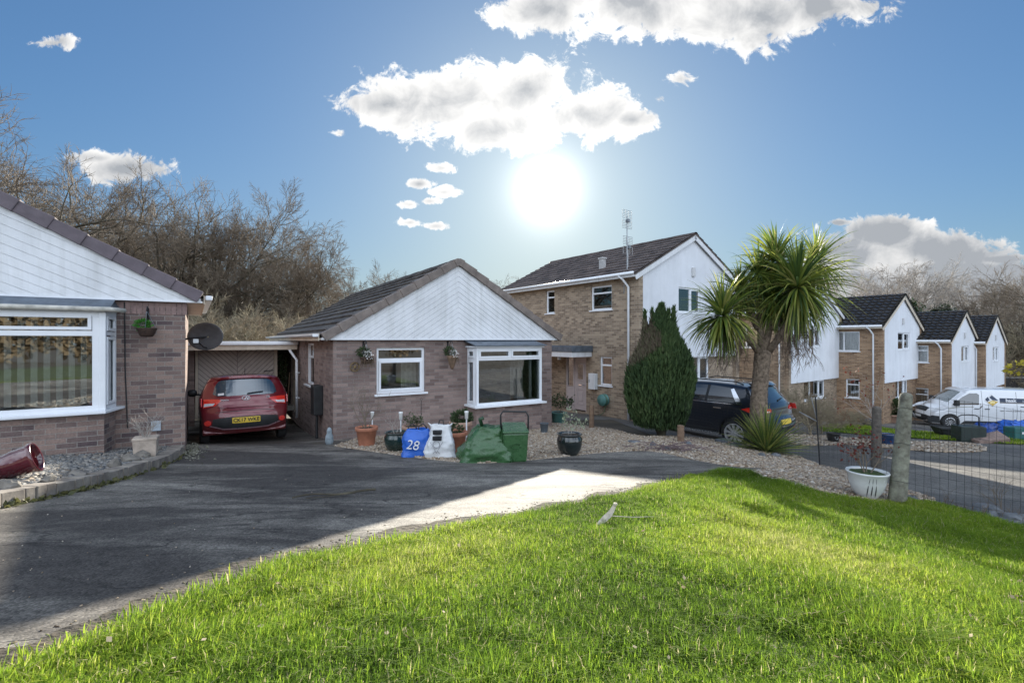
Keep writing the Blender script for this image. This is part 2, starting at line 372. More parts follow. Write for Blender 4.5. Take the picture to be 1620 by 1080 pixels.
cs = nd(nt, 'ShaderNodeVectorMath', operation='SCALE'); L(cc, cs.inputs[0]); cs.inputs['Scale'].default_value = K
tint = mixc(nt, 1.0, sky.outputs[0], (0.56, 0.81, 1.0), 'MULTIPLY')
# keep the bright band round the sun and along the horizon from burning out, as the photograph's exposure does
lum = nd(nt, 'ShaderNodeRGBToBW'); L(tint, lum.inputs[0])
cmpn = math_(nt, 'DIVIDE', 0.54, math_(nt, 'MULTIPLY_ADD', lum.outputs[0], 0.20, 0.76))
sk2 = nd(nt, 'ShaderNodeVectorMath', operation='SCALE'); L(tint, sk2.inputs[0]); L(cmpn, sk2.inputs['Scale'])
hz = math_(nt, 'MULTIPLY', math_(nt, 'POWER', 2.71828, math_(nt, 'MULTIPLY', math_(nt, 'ABSOLUTE', pz), -7.0)), 0.6)
skh = mixc(nt, hz, sk2.outputs[0], (2.1, 2.45, 2.85))
body = mixc(nt, dens.outputs[0], skh, cs.outputs[0])
# the sun's own glare through thin air
g1 = math_(nt, 'MULTIPLY', math_(nt, 'POWER', 2.71828, math_(nt, 'MULTIPLY', ang, -1/11.0)), 1.6)
g2 = math_(nt, 'MULTIPLY', math_(nt, 'POWER', 2.71828, math_(nt, 'MULTIPLY', ang, -1/1.45)), 15.0)
gl = math_(nt, 'ADD', g1, g2)
gv = nd(nt, 'ShaderNodeCombineXYZ')
for i, k in enumerate((1.0, 0.97, 0.9)): L(math_(nt, 'MULTIPLY', gl, k), gv.inputs[i])
# added unseen bright cloud in the northern sky, behind us, to fill the shade
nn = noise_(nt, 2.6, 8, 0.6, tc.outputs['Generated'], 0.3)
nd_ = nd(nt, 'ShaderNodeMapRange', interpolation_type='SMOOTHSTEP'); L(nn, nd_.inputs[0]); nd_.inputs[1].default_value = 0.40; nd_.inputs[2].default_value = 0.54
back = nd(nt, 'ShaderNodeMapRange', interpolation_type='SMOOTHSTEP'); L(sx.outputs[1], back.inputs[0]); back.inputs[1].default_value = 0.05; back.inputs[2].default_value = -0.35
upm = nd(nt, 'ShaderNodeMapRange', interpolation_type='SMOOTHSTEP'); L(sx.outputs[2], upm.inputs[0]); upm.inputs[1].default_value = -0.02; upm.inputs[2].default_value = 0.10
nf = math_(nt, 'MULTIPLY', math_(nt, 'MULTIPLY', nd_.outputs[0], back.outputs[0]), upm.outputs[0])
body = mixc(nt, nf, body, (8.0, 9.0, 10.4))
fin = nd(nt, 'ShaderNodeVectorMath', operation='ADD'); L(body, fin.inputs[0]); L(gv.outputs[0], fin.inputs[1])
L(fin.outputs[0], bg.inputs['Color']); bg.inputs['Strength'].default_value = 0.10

# ---------------------------------------------------------------- ground
def grid_cut(bm, step, fn=None, geom=None, axes=(0, 1)):
    co_ = [v.co.copy() for v in bm.verts]
    for ax in axes:
        lo = min(c[ax] for c in co_); hi = max(c[ax] for c in co_)
        k = math.ceil(lo/step+1e-6)
        while k*step < hi-1e-6:
            p = Vector((0, 0, 0)); p[ax] = k*step; n = Vector((0, 0, 0)); n[ax] = 1
            g = bm.verts[:]+bm.edges[:]+bm.faces[:]
            bmesh.ops.bisect_plane(bm, geom=g, plane_co=p, plane_no=n, dist=1e-6)
            k += 1
def sheet(name, poly, lift, mat, step=0.5, kind='structure', hfn=None, skirt=0.0):
    bm = bmesh.new()
    vs = [bm.verts.new((x, y, 0)) for x, y in poly]; f = bm.faces.new(vs)
    if f.normal.z < 0: bmesh.ops.reverse_faces(bm, faces=[f])
    bm.normal_update()
    if bm.faces[:][0].normal.z < 0: bmesh.ops.reverse_faces(bm, faces=bm.faces[:])
    grid_cut(bm, step)
    for v in bm.verts: v.co.z = tz(v.co.x, v.co.y)+lift+(hfn(v.co.x, v.co.y) if hfn else 0)
    if skirt:
        be = [e for e in bm.edges if len(e.link_faces) == 1]
        r = bmesh.ops.extrude_edge_only(bm, edges=be)
        for v in [q for q in r['geom'] if isinstance(q, bmesh.types.BMVert)]: v.co.z -= skirt
    me = bpy.data.meshes.new(name); bm.to_mesh(me); bm.free()
    o = link(name, me, mat, None, True); tag(o, kind=kind); return o
def smooth_poly(pts, sub=4, jit=0.0, closed=False):
    out = []; n = len(pts)
    for i in range(n-1):
        p0 = Vector(pts[max(i-1, 0)]); p1 = Vector(pts[i]); p2 = Vector(pts[i+1]); p3 = Vector(pts[min(i+2, n-1)])
        for j in range(sub):
            t = j/sub
            q = 0.5*((2*p1)+(p2-p0)*t+(2*p0-5*p1+4*p2-p3)*t*t+(3*p1-p0-3*p2+p3)*t**3)
            if jit: q = q+Vector((rnd.uniform(-jit, jit), rnd.uniform(-jit, jit)))
            out.append((q[0], q[1]))
    out.append(tuple(pts[-1])); return out

# asphalt: aggregate, pale worn patches, darker damp areas, cracks
def asphalt(name, base, worn, scale=1.0, crack=True):
    m, nt, b = new_mat(name); tc = nd(nt, 'ShaderNodeTexCoord'); O = tc.outputs['Object']
    agg = nd(nt, 'ShaderNodeTexVoronoi'); agg.inputs['Scale'].default_value = 95; L = nt.links.new; L(O, agg.inputs['Vector'])
    st = nd(nt, 'ShaderNodeMapping'); L(O, st.inputs[0]); st.inputs['Rotation'].default_value = (0, 0, R(-22)); st.inputs['Scale'].default_value = (0.45, 1.5, 1)
    big = noise_(nt, 1.0*scale, 6, 0.62, st.outputs[0], 0.6); mid = noise_(nt, 5.5, 5, 0.65, O)
    c = mixc(nt, ramp(nt, big, [(0.44, (0, 0, 0)), (0.62, (0.85, 0.85, 0.85))]), base, worn)
    c = mixc(nt, 0.7, c, ramp(nt, mid, [(0.25, (0.45, 0.44, 0.44)), (0.75, (1.4, 1.38, 1.32))]), 'MULTIPLY')
    c = mixc(nt, 0.8, c, ramp(nt, agg.outputs['Color'], [(0.2, (0.55, 0.55, 0.55)), (0.9, (1.6, 1.6, 1.6))]), 'MULTIPLY')
    h = math_(nt, 'MULTIPLY', agg.outputs['Distance'], -1.0)
    if crack:
        cw = nd(nt, 'ShaderNodeMapping'); L(O, cw.inputs[0]); cw.inputs['Rotation'].default_value = (0, 0, R(-24)); cw.inputs['Scale'].default_value = (0.35, 1.3, 1)
        wn = nd(nt, 'ShaderNodeTexNoise'); wn.inputs['Scale'].default_value = 3; wn.inputs['Detail'].default_value = 6; L(cw.outputs[0], wn.inputs['Vector'])
        wv = nd(nt, 'ShaderNodeVectorMath', operation='MULTIPLY_ADD'); L(wn.outputs['Color'], wv.inputs[0]); wv.inputs[1].default_value = (0.5, 0.5, 0); L(cw.outputs[0], wv.inputs[2])
        vo = nd(nt, 'ShaderNodeTexVoronoi', feature='DISTANCE_TO_EDGE'); vo.inputs['Scale'].default_value = 2.0; L(wv.outputs[0], vo.inputs['Vector'])
        reg = ramp(nt, noise_(nt, 0.8, 3, 0.5, O), [(0.40, (0, 0, 0)), (0.52, (1, 1, 1))])
        ck = math_(nt, 'MULTIPLY', ramp(nt, vo.outputs['Distance'], [(0.0, (1, 1, 1)), (0.022, (0, 0, 0))]), reg)
        c = mixc(nt, math_(nt, 'MULTIPLY', ck, 0.75), c, (0.015, 0.014, 0.013))
        h = math_(nt, 'SUBTRACT', h, math_(nt, 'MULTIPLY', ck, 2.0))
    L(c, b.inputs['Base Color']); b.inputs['Roughness'].default_value = 0.80; b.inputs['Specular IOR Level'].default_value = 0.27
    n = bump_(nt, None, h, 0.55, 0.004); bump_(nt, b, noise_(nt, 2.5, 4, 0.6, O), 0.35, 0.02, n)
    return m
M_asph = asphalt('driveway_tarmac', (0.070, 0.063, 0.058), (0.27, 0.25, 0.22), 0.7)
M_road = asphalt('road_tarmac', (0.105, 0.10, 0.095), (0.18, 0.17, 0.155), 0.5, False)
def gravel_mat(name, cols, sc=38):
    m, nt, b = new_mat(name); tc = nd(nt, 'ShaderNodeTexCoord'); O = tc.outputs['Object']
    v = nd(nt, 'ShaderNodeTexVoronoi'); v.inputs['Scale'].default_value = sc; nt.links.new(O, v.inputs['Vector'])
    sp_ = nd(nt, 'ShaderNodeSeparateColor'); nt.links.new(v.outputs['Color'], sp_.inputs[0])
    c = ramp(nt, sp_.outputs[0], [(i/(len(cols)-1), q) for i, q in enumerate(cols)])
    nt.links.new(c, b.inputs['Base Color']); b.inputs['Roughness'].default_value = 0.85
    bump_(nt, b, math_(nt, 'MULTIPLY', v.outputs['Distance'], -1.0), 1.0, 0.015); return m
PEB = [(0.16, 0.11, 0.07), (0.34, 0.26, 0.18), (0.46, 0.38, 0.29), (0.28, 0.22, 0.17), (0.58, 0.52, 0.44)]
SLT = [(0.10, 0.105, 0.11), (0.22, 0.22, 0.215), (0.16, 0.15, 0.14), (0.36, 0.34, 0.31), (0.20, 0.16, 0.12)]
M_grav = gravel_mat('golden_gravel', PEB); M_slate = gravel_mat('grey_slate_gravel', SLT, 45)
M_dirt = pm('muddy_verge', (0.026, 0.020, 0.015), 0.95, 0.5, 12, 1.0, 24, col2=(0.105, 0.085, 0.058), bdist=0.035)
M_forest = pm('leaf_litter_floor', (0.07, 0.055, 0.035), 0.95, 0.5, 0.7, 0.5, 9)
M_turf = pm('turf_soil', (0.05, 0.075, 0.015), 0.95, 0.5, 6, 0.7, 50, col2=(0.09, 0.13, 0.03))

# one sheet for the land, out to the horizon
def land():
    xs = sorted(set([-400, -250, -150, -100, -75]+[x*0.5 for x in range(-100, 141)]+[80, 95, 120, 160, 250, 400]))
    ys = sorted(set([-300, -150, -80, -50, -30, -20]+[y*0.5 for y in range(-24, 141)]+[80, 95, 120, 160, 250, 400, 700]))
    vs = [(x, y, tz(x, y)) for y in ys for x in xs]; nx = len(xs)
    fs = [(j*nx+i, j*nx+i+1, (j+1)*nx+i+1, (j+1)*nx+i) for j in range(len(ys)-1) for i in range(nx-1)]
    me = bpy.data.meshes.new('ground'); me.from_pydata(vs, [], fs); me.update()
    tag(link('ground', me, M_forest, None, True), kind='structure')
land()
lawn_px = [(-60, 1115), (30, 1078), (110, 1050), (190, 1017), (260, 988), (330, 958), (400, 927), (450, 900), (540, 884), (640, 860), (730, 840), (790, 830), (850, 821), (950, 796), (1040, 775), (1085, 763), (1115, 757), (1170, 755), (1250, 774), (1330, 790), (1400, 797), (1480, 806), (1545, 822), (1620, 842)]
lawn_top = smooth_poly([G(*p) for p in lawn_px], 6, 0.0)
lawn_top = [(x+0.05*mnoise.noise(Vector((x*3, y*3, 1))), y+0.06*mnoise.noise(Vector((x*3, y*3, 5)))) for x, y in lawn_top]
lawn_poly = lawn_top+[(7.4, 5.4), (8.0, 3.0), (8.0, -6), (-7.5, -6), (-5.5, 0.2)]
def lawn_h(x, y): return 0.034+0.035*mnoise.noise(Vector((x*1.0, y*1.0, 0)))+0.018*mnoise.noise(Vector((x*2.2, y*2.2, 3)))
sheet('lawn', lawn_poly, 0.004, M_turf, 0.2, hfn=lambda x, y: lawn_h(x, y), skirt=0.06)
# worn muddy strip between the tarmac and the grass
dl = smooth_poly([G(*p) for p in lawn_px[:20]], 5)
outer = []
for i, (x, y) in enumerate(dl):
    a = Vector(dl[max(i-1, 0)]); b_ = Vector(dl[min(i+1, len(dl)-1)]); t = (b_-a).normalized(); n = Vector((-t[1], t[0]))
    wd = 0.27+0.20*mnoise.noise(Vector((x*2.2, y*2.2, 9)))+0.10*mnoise.noise(Vector((x*9, y*9, 2)))
    if i > len(dl)*0.75: wd *= 0.5
    if n[1] < 0: n = -n
    outer.append((x+n[0]*max(wd, 0.02), y+n[1]*max(wd, 0.02)))
inner = [(x+0.12*0.3, y-0.25) for x, y in reversed(dl)]
sheet('muddy_path_edge', outer+inner, 0.012, M_dirt, 0.25)

road_poly = [G(1090, 690), G(1035, 690), (3.2, 15.2), (1.2, 14.4), (0.6, 16.0), (3.0, 24), (11, 33), (30, 42), (60, 42), (60, -2), (8.2, -2), (7.6, 5.2), G(1480, 800), G(1300, 735), G(1200, 700)]
sheet('road', road_poly, 0.006, M_road, 0.5)
drive_poly = [G(-40, 815), G(60, 792), G(140, 774), G(210, 754), G(262, 737), (-5.6, 8.2), (-11.5, 14.6), (-8, 17.5), (-3.6, 10.0), (-2.0, 9.6), (3.5, 9.9), G(1240, 748), G(1160, 768), G(1040, 800), G(850, 850), G(640, 900), G(400, 975), G(200, 1050), (-6.2, 0.0), (-12, -2), (-12, 4)]
sheet('driveway', drive_poly, 0.006, M_asph, 0.5)
bed_px = [(529, 706), (585, 714), (640, 722), (700, 729), (760, 733), (830, 729), (900, 722), (960, 716), (1030, 714), (1100, 728), (1160, 738), (1212, 742), (1180, 752), (1215, 762), (1270, 778), (1345, 794), (1420, 797), (1455, 796)]
bed_low = smooth_poly([G(*p) for p in bed_px], 4, 0.006)
bed_up = smooth_poly([G(1480, 792), G(1430, 775), G(1340, 747), G(1300, 737), G(1262, 722), G(1235, 712), G(1175, 700), G(1140, 697), G(1090, 692), G(1020, 691), G(975, 681), G(931, 675), G(872, 669)], 4)
bed_poly = bed_low+bed_up+[(0.9, 13.2), (-3.2, 10.4)]
sheet('gravel_bed', bed_poly, 0.018, M_grav, 0.25, 'stuff', hfn=lambda x, y: 0.012*mnoise.noise(Vector((x*2, y*2, 0))), skirt=0.03)
far_bed = [G(1243, 688), G(1300, 690), G(1352, 694), G(1420, 699), G(1500, 700), G(1545, 704), G(1560, 714), G(1500, 716), G(1430, 712), G(1340, 704), G(1290, 706), G(1250, 703)]
sheet('gravel_strip', smooth_poly(far_bed, 2), 0.02, M_grav, 0.5, 'stuff')
farg = [G(1296, 676), G(1340, 672), G(1440, 683), G(1480, 685), G(1560, 692), G(1626, 699), G(1640, 703), G(1590, 703), G(1500, 697), G(1420, 692), G(1340, 686), G(1300, 683)]
sheet('grass_strip_far', smooth_poly(farg, 2), 0.03, pm('far_turf', (0.05, 0.10, 0.02), 0.95, 0.35, 3, 0.9, 40, bdist=0.03), 0.5)

# ---------------------------------------------------------------- stones and blades: numpy scatter
def in_poly(P, poly):
    x, y = P[:, 0], P[:, 1]; c = np.zeros(len(P), bool); n = len(poly)
    for i in range(n):
        x1, y1 = poly[i]; x2, y2 = poly[(i+1) % n]
        if y1 == y2: continue
        c ^= ((y1 > y) != (y2 > y)) & (x < (x2-x1)*(y-y1)/(y2-y1)+x1)
    return c
def scatter(poly, n, rng, clip=None):
    a = np.array(poly); lo = a.min(0); hi = a.max(0); out = []; tot = 0
    while tot < n:
        p = rng.uniform(lo, hi, (n*2, 2)); p = p[in_poly(p, poly)]
        if clip is not None: p = p[clip(p, rng)]
        out.append(p); tot += len(p)
        if len(out) > 60: break
    return np.concatenate(out)[:n]
def tzv(P): return np.array([tz(x, y) for x, y in P])
def mesh_np(name, V, Fq, mat, attr=None, parent=None, n=4):
    me = bpy.data.meshes.new(name); V = np.ascontiguousarray(V, dtype=np.float32).reshape(-1, 3); Fq = np.ascontiguousarray(Fq, dtype=np.int32).reshape(-1, n)
    me.vertices.add(len(V)); me.vertices.foreach_set('co', V.ravel())
    me.loops.add(Fq.size); me.loops.foreach_set('vertex_index', Fq.ravel())
    me.polygons.add(len(Fq)); me.polygons.foreach_set('loop_start', np.arange(0, Fq.size, n, dtype=np.int32))
    me.polygons.foreach_set('loop_total', np.full(len(Fq), n, dtype=np.int32))
    me.update(calc_edges=True)
    if attr is not None:
        a = me.attributes.new('tone', 'FLOAT', 'POINT'); a.data.foreach_set('value', np.ascontiguousarray(attr, dtype=np.float32))
    return link(name, me, mat, parent)
def tone_mat(name, cols, rough=0.8, trans=0.0, spec=0.3):
    m, nt, b = new_mat(name); a = nd(nt, 'ShaderNodeAttribute', attribute_name='tone')
    c = ramp(nt, a.outputs['Fac'], [(i/(len(cols)-1), q) for i, q in enumerate(cols)])
    nt.links.new(c, b.inputs['Base Color']); b.inputs['Roughness'].default_value = rough; b.inputs['Specular IOR Level'].default_value = spec
    if trans:
        t = nd(nt, 'ShaderNodeBsdfTranslucent'); nt.links.new(c, t.inputs['Color']); mx = nd(nt, 'ShaderNodeMixShader'); mx.inputs[0].default_value = trans
        nt.links.new(b.outputs[0], mx.inputs[1]); nt.links.new(t.outputs[0], mx.inputs[2]); nt.links.new(mx.outputs[0], nt.nodes['Material Output'].inputs['Surface'])
    return m
def stones(name, P, size, mat, seed, zoff=0.02):
    rng = np.random.default_rng(seed); n = len(P)
    c = np.array([[-1,-1,-1],[1,-1,-1],[1,1,-1],[-1,1,-1],[-1,-1,1],[1,-1,1],[1,1,1],[-1,1,1]], float)*0.5
    V = c[None]*rng.uniform(0.55, 1.25, (n, 8, 1)); V = V*rng.uniform(0.6, 1.3, (n, 1, 3))*np.array([1.2, 0.85, 0.55])
    V *= (size*rng.uniform(0.55, 1.5, (n, 1, 1)))
    an = rng.uniform(0, 6.283, n); tl = rng.uniform(-.6, .6, n); ca, sa = np.cos(an), np.sin(an); ct, st = np.cos(tl), np.sin(tl)
    x, y, z = V[..., 0].copy(), V[..., 1].copy(), V[..., 2].copy()
    y, z = y*ct[:, None]-z*st[:, None], y*st[:, None]+z*ct[:, None]
    x, y = x*ca[:, None]-y*sa[:, None], x*sa[:, None]+y*ca[:, None]
    V = np.stack([x+P[:, 0, None], y+P[:, 1, None], z+(tzv(P)+zoff)[:, None]], -1)
    q = np.array([(0,3,2,1),(4,5,6,7),(0,1,5,4),(1,2,6,5),(2,3,7,6),(3,0,4,7)])
    Fq = q[None]+(np.arange(n)*8)[:, None, None]
    return mesh_np(name, V, Fq, mat, np.repeat(rng.uniform(0, 1, n), 8))
rng = np.random.default_rng(3)
M_peb = tone_mat('golden_pebble', PEB); M_slt = tone_mat('slate_pebble', SLT)
o = stones('loose_gravel', scatter(bed_poly, 26000, rng), 0.026, M_peb, 4, 0.024); tag(o, kind='stuff')
o = stones('far_loose_gravel', scatter(smooth_poly(far_bed, 2), 4500, rng), 0.05, M_peb, 5, 0.03); tag(o, kind='stuff')
# ---------------------------------------------------------------- lawn grass
def blades(name, P, hgt, wid, mat, seed, zf, lean=0.45, clumpy=True):
    rng = np.random.default_rng(seed); n = len(P)
    cl = np.array([mnoise.noise(Vector((x*2.6, y*2.6, 7)))+0.6*mnoise.noise(Vector((x*7, y*7, 2))) for x, y in P]) if clumpy else np.zeros(n)
    h = hgt*rng.uniform(0.35, 1.35, n)*(1+0.9*cl).clip(0.6, 2.0)
    an = rng.uniform(0, 6.283, n)+cl*2; ln = lean*rng.uniform(0.1, 1.6, n); w_ = wid*rng.uniform(0.6, 1.4, n)
    dx, dy = np.cos(an), np.sin(an); fx, fy = -dy, dx
    z0 = tzv(P)+zf(P)
    B = np.stack([P[:, 0], P[:, 1], z0], -1)
    W = np.stack([fx*w_, fy*w_, np.zeros(n)], -1)
    mid = B+np.stack([dx*ln*h*0.3, dy*ln*h*0.3, h*0.55], -1)
    tip = B+np.stack([dx*ln*h*1.1, dy*ln*h*1.1, h*(1-0.25*ln)], -1)
    V = np.stack([B-W/2, B+W/2, mid-W*0.42, mid+W*0.42, tip], 1)
    q = np.array([(0, 1, 3), (0, 3, 2), (2, 3, 4)]); Fq = q[None]+(np.arange(n)*5)[:, None, None]
    big = np.array([mnoise.noise(Vector((x*0.9, y*0.9, 11))) for x, y in P])
    t = (0.5+0.55*big+0.20*rng.normal(size=n)).clip(0, 1); t = np.where(rng.uniform(size=n) < 0.045, 1.0, t*0.88)
    return mesh_np(name, V, Fq, mat, np.repeat(t, 5), None, 3)
M_grass = tone_mat('lawn_blade', [(0.075, 0.13, 0.018), (0.15, 0.26, 0.028), (0.26, 0.38, 0.038), (0.39, 0.46, 0.055), (0.56, 0.50, 0.28)], 0.72, 0.6, 0.12)
lp = lawn_poly
def band(lo, hi):
    return lambda p, r: (p[:, 1] >= lo) & (p[:, 1] < hi) & (np.abs(p[:, 0]) < p[:, 1]*1.13+0.5)
rng = np.random.default_rng(11)
zf = lambda P: np.array([lawn_h(x, y) for x, y in P])
P_ = np.concatenate([scatter(lp, 230000, rng, band(1.05, 2.9)), scatter(lp, 240000, rng, band(2.9, 5.0)), scatter(lp, 110000, rng, band(5.0, 8.5))])
tag(blades('grass', P_, 0.046, 0.0033, M_grass, 12, zf, 0.85), kind='stuff')
# tufts creeping over the tarmac edge
ep = []
for x, y in dl:
    for _ in range(60): ep.append((x+rnd.gauss(0, 0.07), y+rnd.gauss(0.02, 0.06)))
tag(blades('edge_grass', np.array(ep), 0.045, 0.005, M_grass, 13, lambda P: np.full(len(P), 0.01)), kind='stuff')
tag(blades('far_grass', scatter(smooth_poly(farg, 2), 26000, rng), 0.07, 0.02, M_grass, 14, lambda P: np.full(len(P), 0.02)), kind='stuff')
# clods and crumbs on the muddy edge
cp = []
for x, y in dl:
    for _ in range(60): cp.append((x+rnd.gauss(-0.02, 0.10), y+rnd.gauss(0.12, 0.12)))
M_clod = tone_mat('soil_crumb', [(0.05, 0.035, 0.022), (0.10, 0.08, 0.05), (0.17, 0.14, 0.09), (0.24, 0.20, 0.14)])
tag(stones('soil_crumbs', np.array(cp), 0.011, M_clod, 15, 0.006), kind='stuff')
gp = np.array([G(rnd.uniform(0, 1100), rnd.uniform(730, 980)) for _ in range(220)])
tag(stones('drive_grit', gp, 0.006, M_peb, 16, 0.008), kind='stuff')

# ---------------------------------------------------------------- house builders
def wall(mb, M, x0, x1, z0, z1, th, ops=()):
    xs = sorted(set([x0, x1]+[v for o_ in ops for v in o_[:2]])); zs = sorted(set([z0, z1]+[v for o_ in ops for v in o_[2:4]]))
    for i in range(len(xs)-1):
        cell = []
        for j in range(len(zs)-1):
            cx, cz = (xs[i]+xs[i+1])/2, (zs[j]+zs[j+1])/2
            if any(o_[0] < cx < o_[1] and o_[2] < cz < o_[3] for o_ in ops): cell.append(None)
            else: cell.append((zs[j], zs[j+1]))
        j = 0
        while j < len(cell):            # join cells of one column
            if cell[j] is None: j += 1; continue
            a = cell[j][0]
            while j < len(cell) and cell[j] is not None: b_ = cell[j][1]; j += 1
            mb.box(xs[i], xs[i+1], 0, th, a, b_, M)
I4 = Matrix.Identity(4)
SIDE = frame((0, 0, 0), (0, 1, 0), (1, 0, 0), (0, 0, 1))      # local x along the left flank (towards the back), y inward
def window(parent, M, x0, x1, z0, z1, mull=(), transom=None, topmull=None, mat=None, inset=0.05, fw=0.055, sill=True, casement=()):
    mat = mat or M_upvc; m = MB(M); y0, y1 = inset, inset+0.07
    m.box(x0, x1, y0, y1, z0, z0+fw); m.box(x0, x1, y0, y1, z1-fw, z1)
    m.box(x0, x0+fw, y0, y1, z0+fw, z1-fw); m.box(x1-fw, x1, y0, y1, z0+fw, z1-fw)
    zt = transom if transom else z1-fw
    if transom: m.box(x0+fw, x1-fw, y0+0.002, y1-0.002, transom-fw/2, transom+fw/2); zt = transom-fw/2
    for q in mull: m.box(q-fw/2, q+fw/2, y0+0.004, y1-0.004, z0+fw, zt)
    for q in (topmull if topmull is not None else (mull if transom else ())):
        m.box(q-fw/2, q+fw/2, y0+0.004, y1-0.004, transom+fw/2, z1-fw)
    for (a, b_, c, d) in casement:      # opening lights: a second frame standing proud
        t = 0.045
        m.box(a, b_, y0-0.014, y0+0.02, c, c+t); m.box(a, b_, y0-0.014, y0+0.02, d-t, d)
        m.box(a, a+t, y0-0.014, y0+0.02, c+t, d-t); m.box(b_-t, b_, y0-0.014, y0+0.02, c+t, d-t)
    f = m.build('window', mat, parent, bevel=0.004)
    g = MB(M); g.box(x0+fw*0.6, x1-fw*0.6, y0+0.03, y0+0.038, z0+fw*0.6, z1-fw*0.6); g.build('pane', M_glass, f)
    if sill:
        s = MB(M); s.box(x0-0.05, x1+0.05, -0.055, y0+0.03, z0-0.045, z0-0.002); s.build('sill', mat, f, bevel=0.004)
    return f
def curtain(parent, M, x0, x1, z0, z1, y, mat=None, name='curtain', amp=0.03, fold=0.12):
    n = max(4, int((x1-x0)/fold*6)); vs = []; fs = []
    for i in range(n+1):
        x = x0+(x1-x0)*i/n; yy = y+amp*math.sin(i*2*math.pi/6)
        vs += [(x, yy, z0), (x, yy, z1)]
    fs = [(2*i, 2*i+2, 2*i+3, 2*i+1) for i in range(n)]
    m = MB(M); m.add(vs, fs); return m.build(name, mat or M_curtain, parent, True, recalc=False)
def blinds(parent, M, x0, x1, z0, z1, y, pitch=0.135, ang=0.75):
    m = MB(M); n = int((x1-x0)/pitch)
    for i in range(n+1):
        x = x0+i*pitch+0.01; h = 0.042; dx, dy = h*math.cos(ang), h*math.sin(ang)
        m.add([(x-dx, y-dy, z0), (x+dx, y+dy, z0), (x+dx, y+dy, z1), (x-dx, y-dy, z1)], [(0, 1, 2, 3)])
    m.box(x0, x1, y-0.03, y+0.03, z1, z1+0.04)
    return m.build('vertical_blind', M_blind, parent, recalc=False)
def tiles(name, mat, parent, M, Lr, S, course=0.33, roll=0.15, step=0.028, rollh=0.010, th=0.05, seed=1, per=4):
    """a slope of interlocking tiles: x along the eaves, y up the slope, z out of the roof"""
    r = random.Random(seed); nr = int(round(Lr/roll)); nx = nr*per+1; nc = int(math.ceil(S/course)); vs = []; fs = []
    offs = [[r.uniform(-0.004, 0.006) for _ in range(nr+2)] for _ in range(nc)]
    for c in range(nc):
        for y, h in ((c*course, step), (min((c+1)*course+0.002, S), 0.0)):
            for i in range(nx):
                ph = (i % per)/per; k = i//per
                vs.append((Lr*i/(nx-1), y, th+h+rollh*(0.5+0.5*math.cos(2*math.pi*ph))**1.5+offs[c][k]*(1 if h else 0.3)))
    for c in range(2*nc-1):
        for i in range(nx-1):
            a = c*nx+i; fs.append((a, a+1, a+nx+1, a+nx))
    base = len(vs)
    m = MB(M); m.add(vs, fs); m.box(0, Lr, 0.0, S, 0, th-0.004)
    # close the butt end at the eaves
    m.add([(0, 0, 0), (Lr, 0, 0)]+[vs[i] for i in range(nx)], [tuple([0, 1]+list(range(nx+1, 1, -1)))])
    return m.build(name, mat, parent, recalc=False)
def gable_roof(parent, W, D, ze, pitch, ov=0.3, ovf=0.1, mat=None, seed=1, bd=0.0, **kw):
    """two slopes over a box W wide (x) and D deep (y); ridge runs along y. Returns ridge height"""
    ca, sa = math.cos(pitch), math.sin(pitch); S = (W/2+ov)/ca; zl = ze-ov*math.tan(pitch)
    ML = frame((-ov, -ovf, zl), (0, 1, 0), (ca, 0, sa), (-sa, 0, ca))
    MR = frame((W+ov, -ovf, zl), (0, 1, 0), (-ca, 0, sa), (sa, 0, ca))
    rf = tiles('roof', mat, parent, ML, D+ovf+bd, S, seed=seed, **kw)
    r2 = tiles('roof', mat, parent, MR, D+ovf+bd, S, seed=seed+1, **kw)
    zr = ze+W/2*math.tan(pitch)+0.06
    m = MB(); n = int((D+ovf+bd)/0.45)
    for i in range(n):
        y = -ovf+(D+ovf+bd)*i/n; l = (D+ovf+bd)/n; e = 0.006*(i % 2)
        for a in range(5):
            a0, a1 = math.pi*a/5, math.pi*(a+1)/5; rr = 0.115+e
            m.add([(W/2+rr*math.cos(a0), y, zr-0.045+rr*0.75*math.sin(a0)), (W/2+rr*math.cos(a1), y, zr-0.045+rr*0.75*math.sin(a1)),
                   (W/2+rr*math.cos(a1), y+l, zr-0.045+rr*0.75*math.sin(a1)), (W/2+rr*math.cos(a0), y+l, zr-0.045+rr*0.75*math.sin(a0))], [(0, 1, 2, 3)])
    m.build('ridge_tiles', mat, rf, True, recalc=False)
    return zr, rf
def verge(parent, W, ze, pitch, ov, y0, y1, mat, unit=0.36, hgt=0.17, name='verge_tiles', side=(0, 1), seed=2):
    r = random.Random(seed); ca, sa = math.cos(pitch), math.sin(pitch); S = (W/2+ov)/ca; zl = ze-ov*math.tan(pitch); m = MB()
    for sd_ in side:
        M = frame((-ov, 0, zl), (0, 1, 0), (ca, 0, sa), (-sa, 0, ca)) if sd_ == 0 else frame((W+ov, 0, zl), (0, 1, 0), (-ca, 0, sa), (sa, 0, ca))
        n = int(S/unit)+1
        for i in range(n):
            a, b_ = i*unit, min((i+1)*unit+0.03, S+0.03); d = 0.012+r.uniform(0, 0.01)
            tl = 0.022
            m.add([(y0-d, a, -hgt*0.45), (y1, a, -hgt*0.45), (y1, a, hgt*0.62+tl), (y0-d, a, hgt*0.62+tl),
                   (y0, b_, -hgt*0.45+0.01), (y1, b_, -hgt*0.45+0.01), (y1, b_, hgt*0.62), (y0, b_, hgt*0.62)],
                  [(0, 1, 2, 3), (4, 7, 6, 5), (0, 3, 7, 4), (1, 5, 6, 2), (3, 2, 6, 7), (0, 4, 5, 1)], M)
    return m.build(name, mat, parent, bevel=0.012)
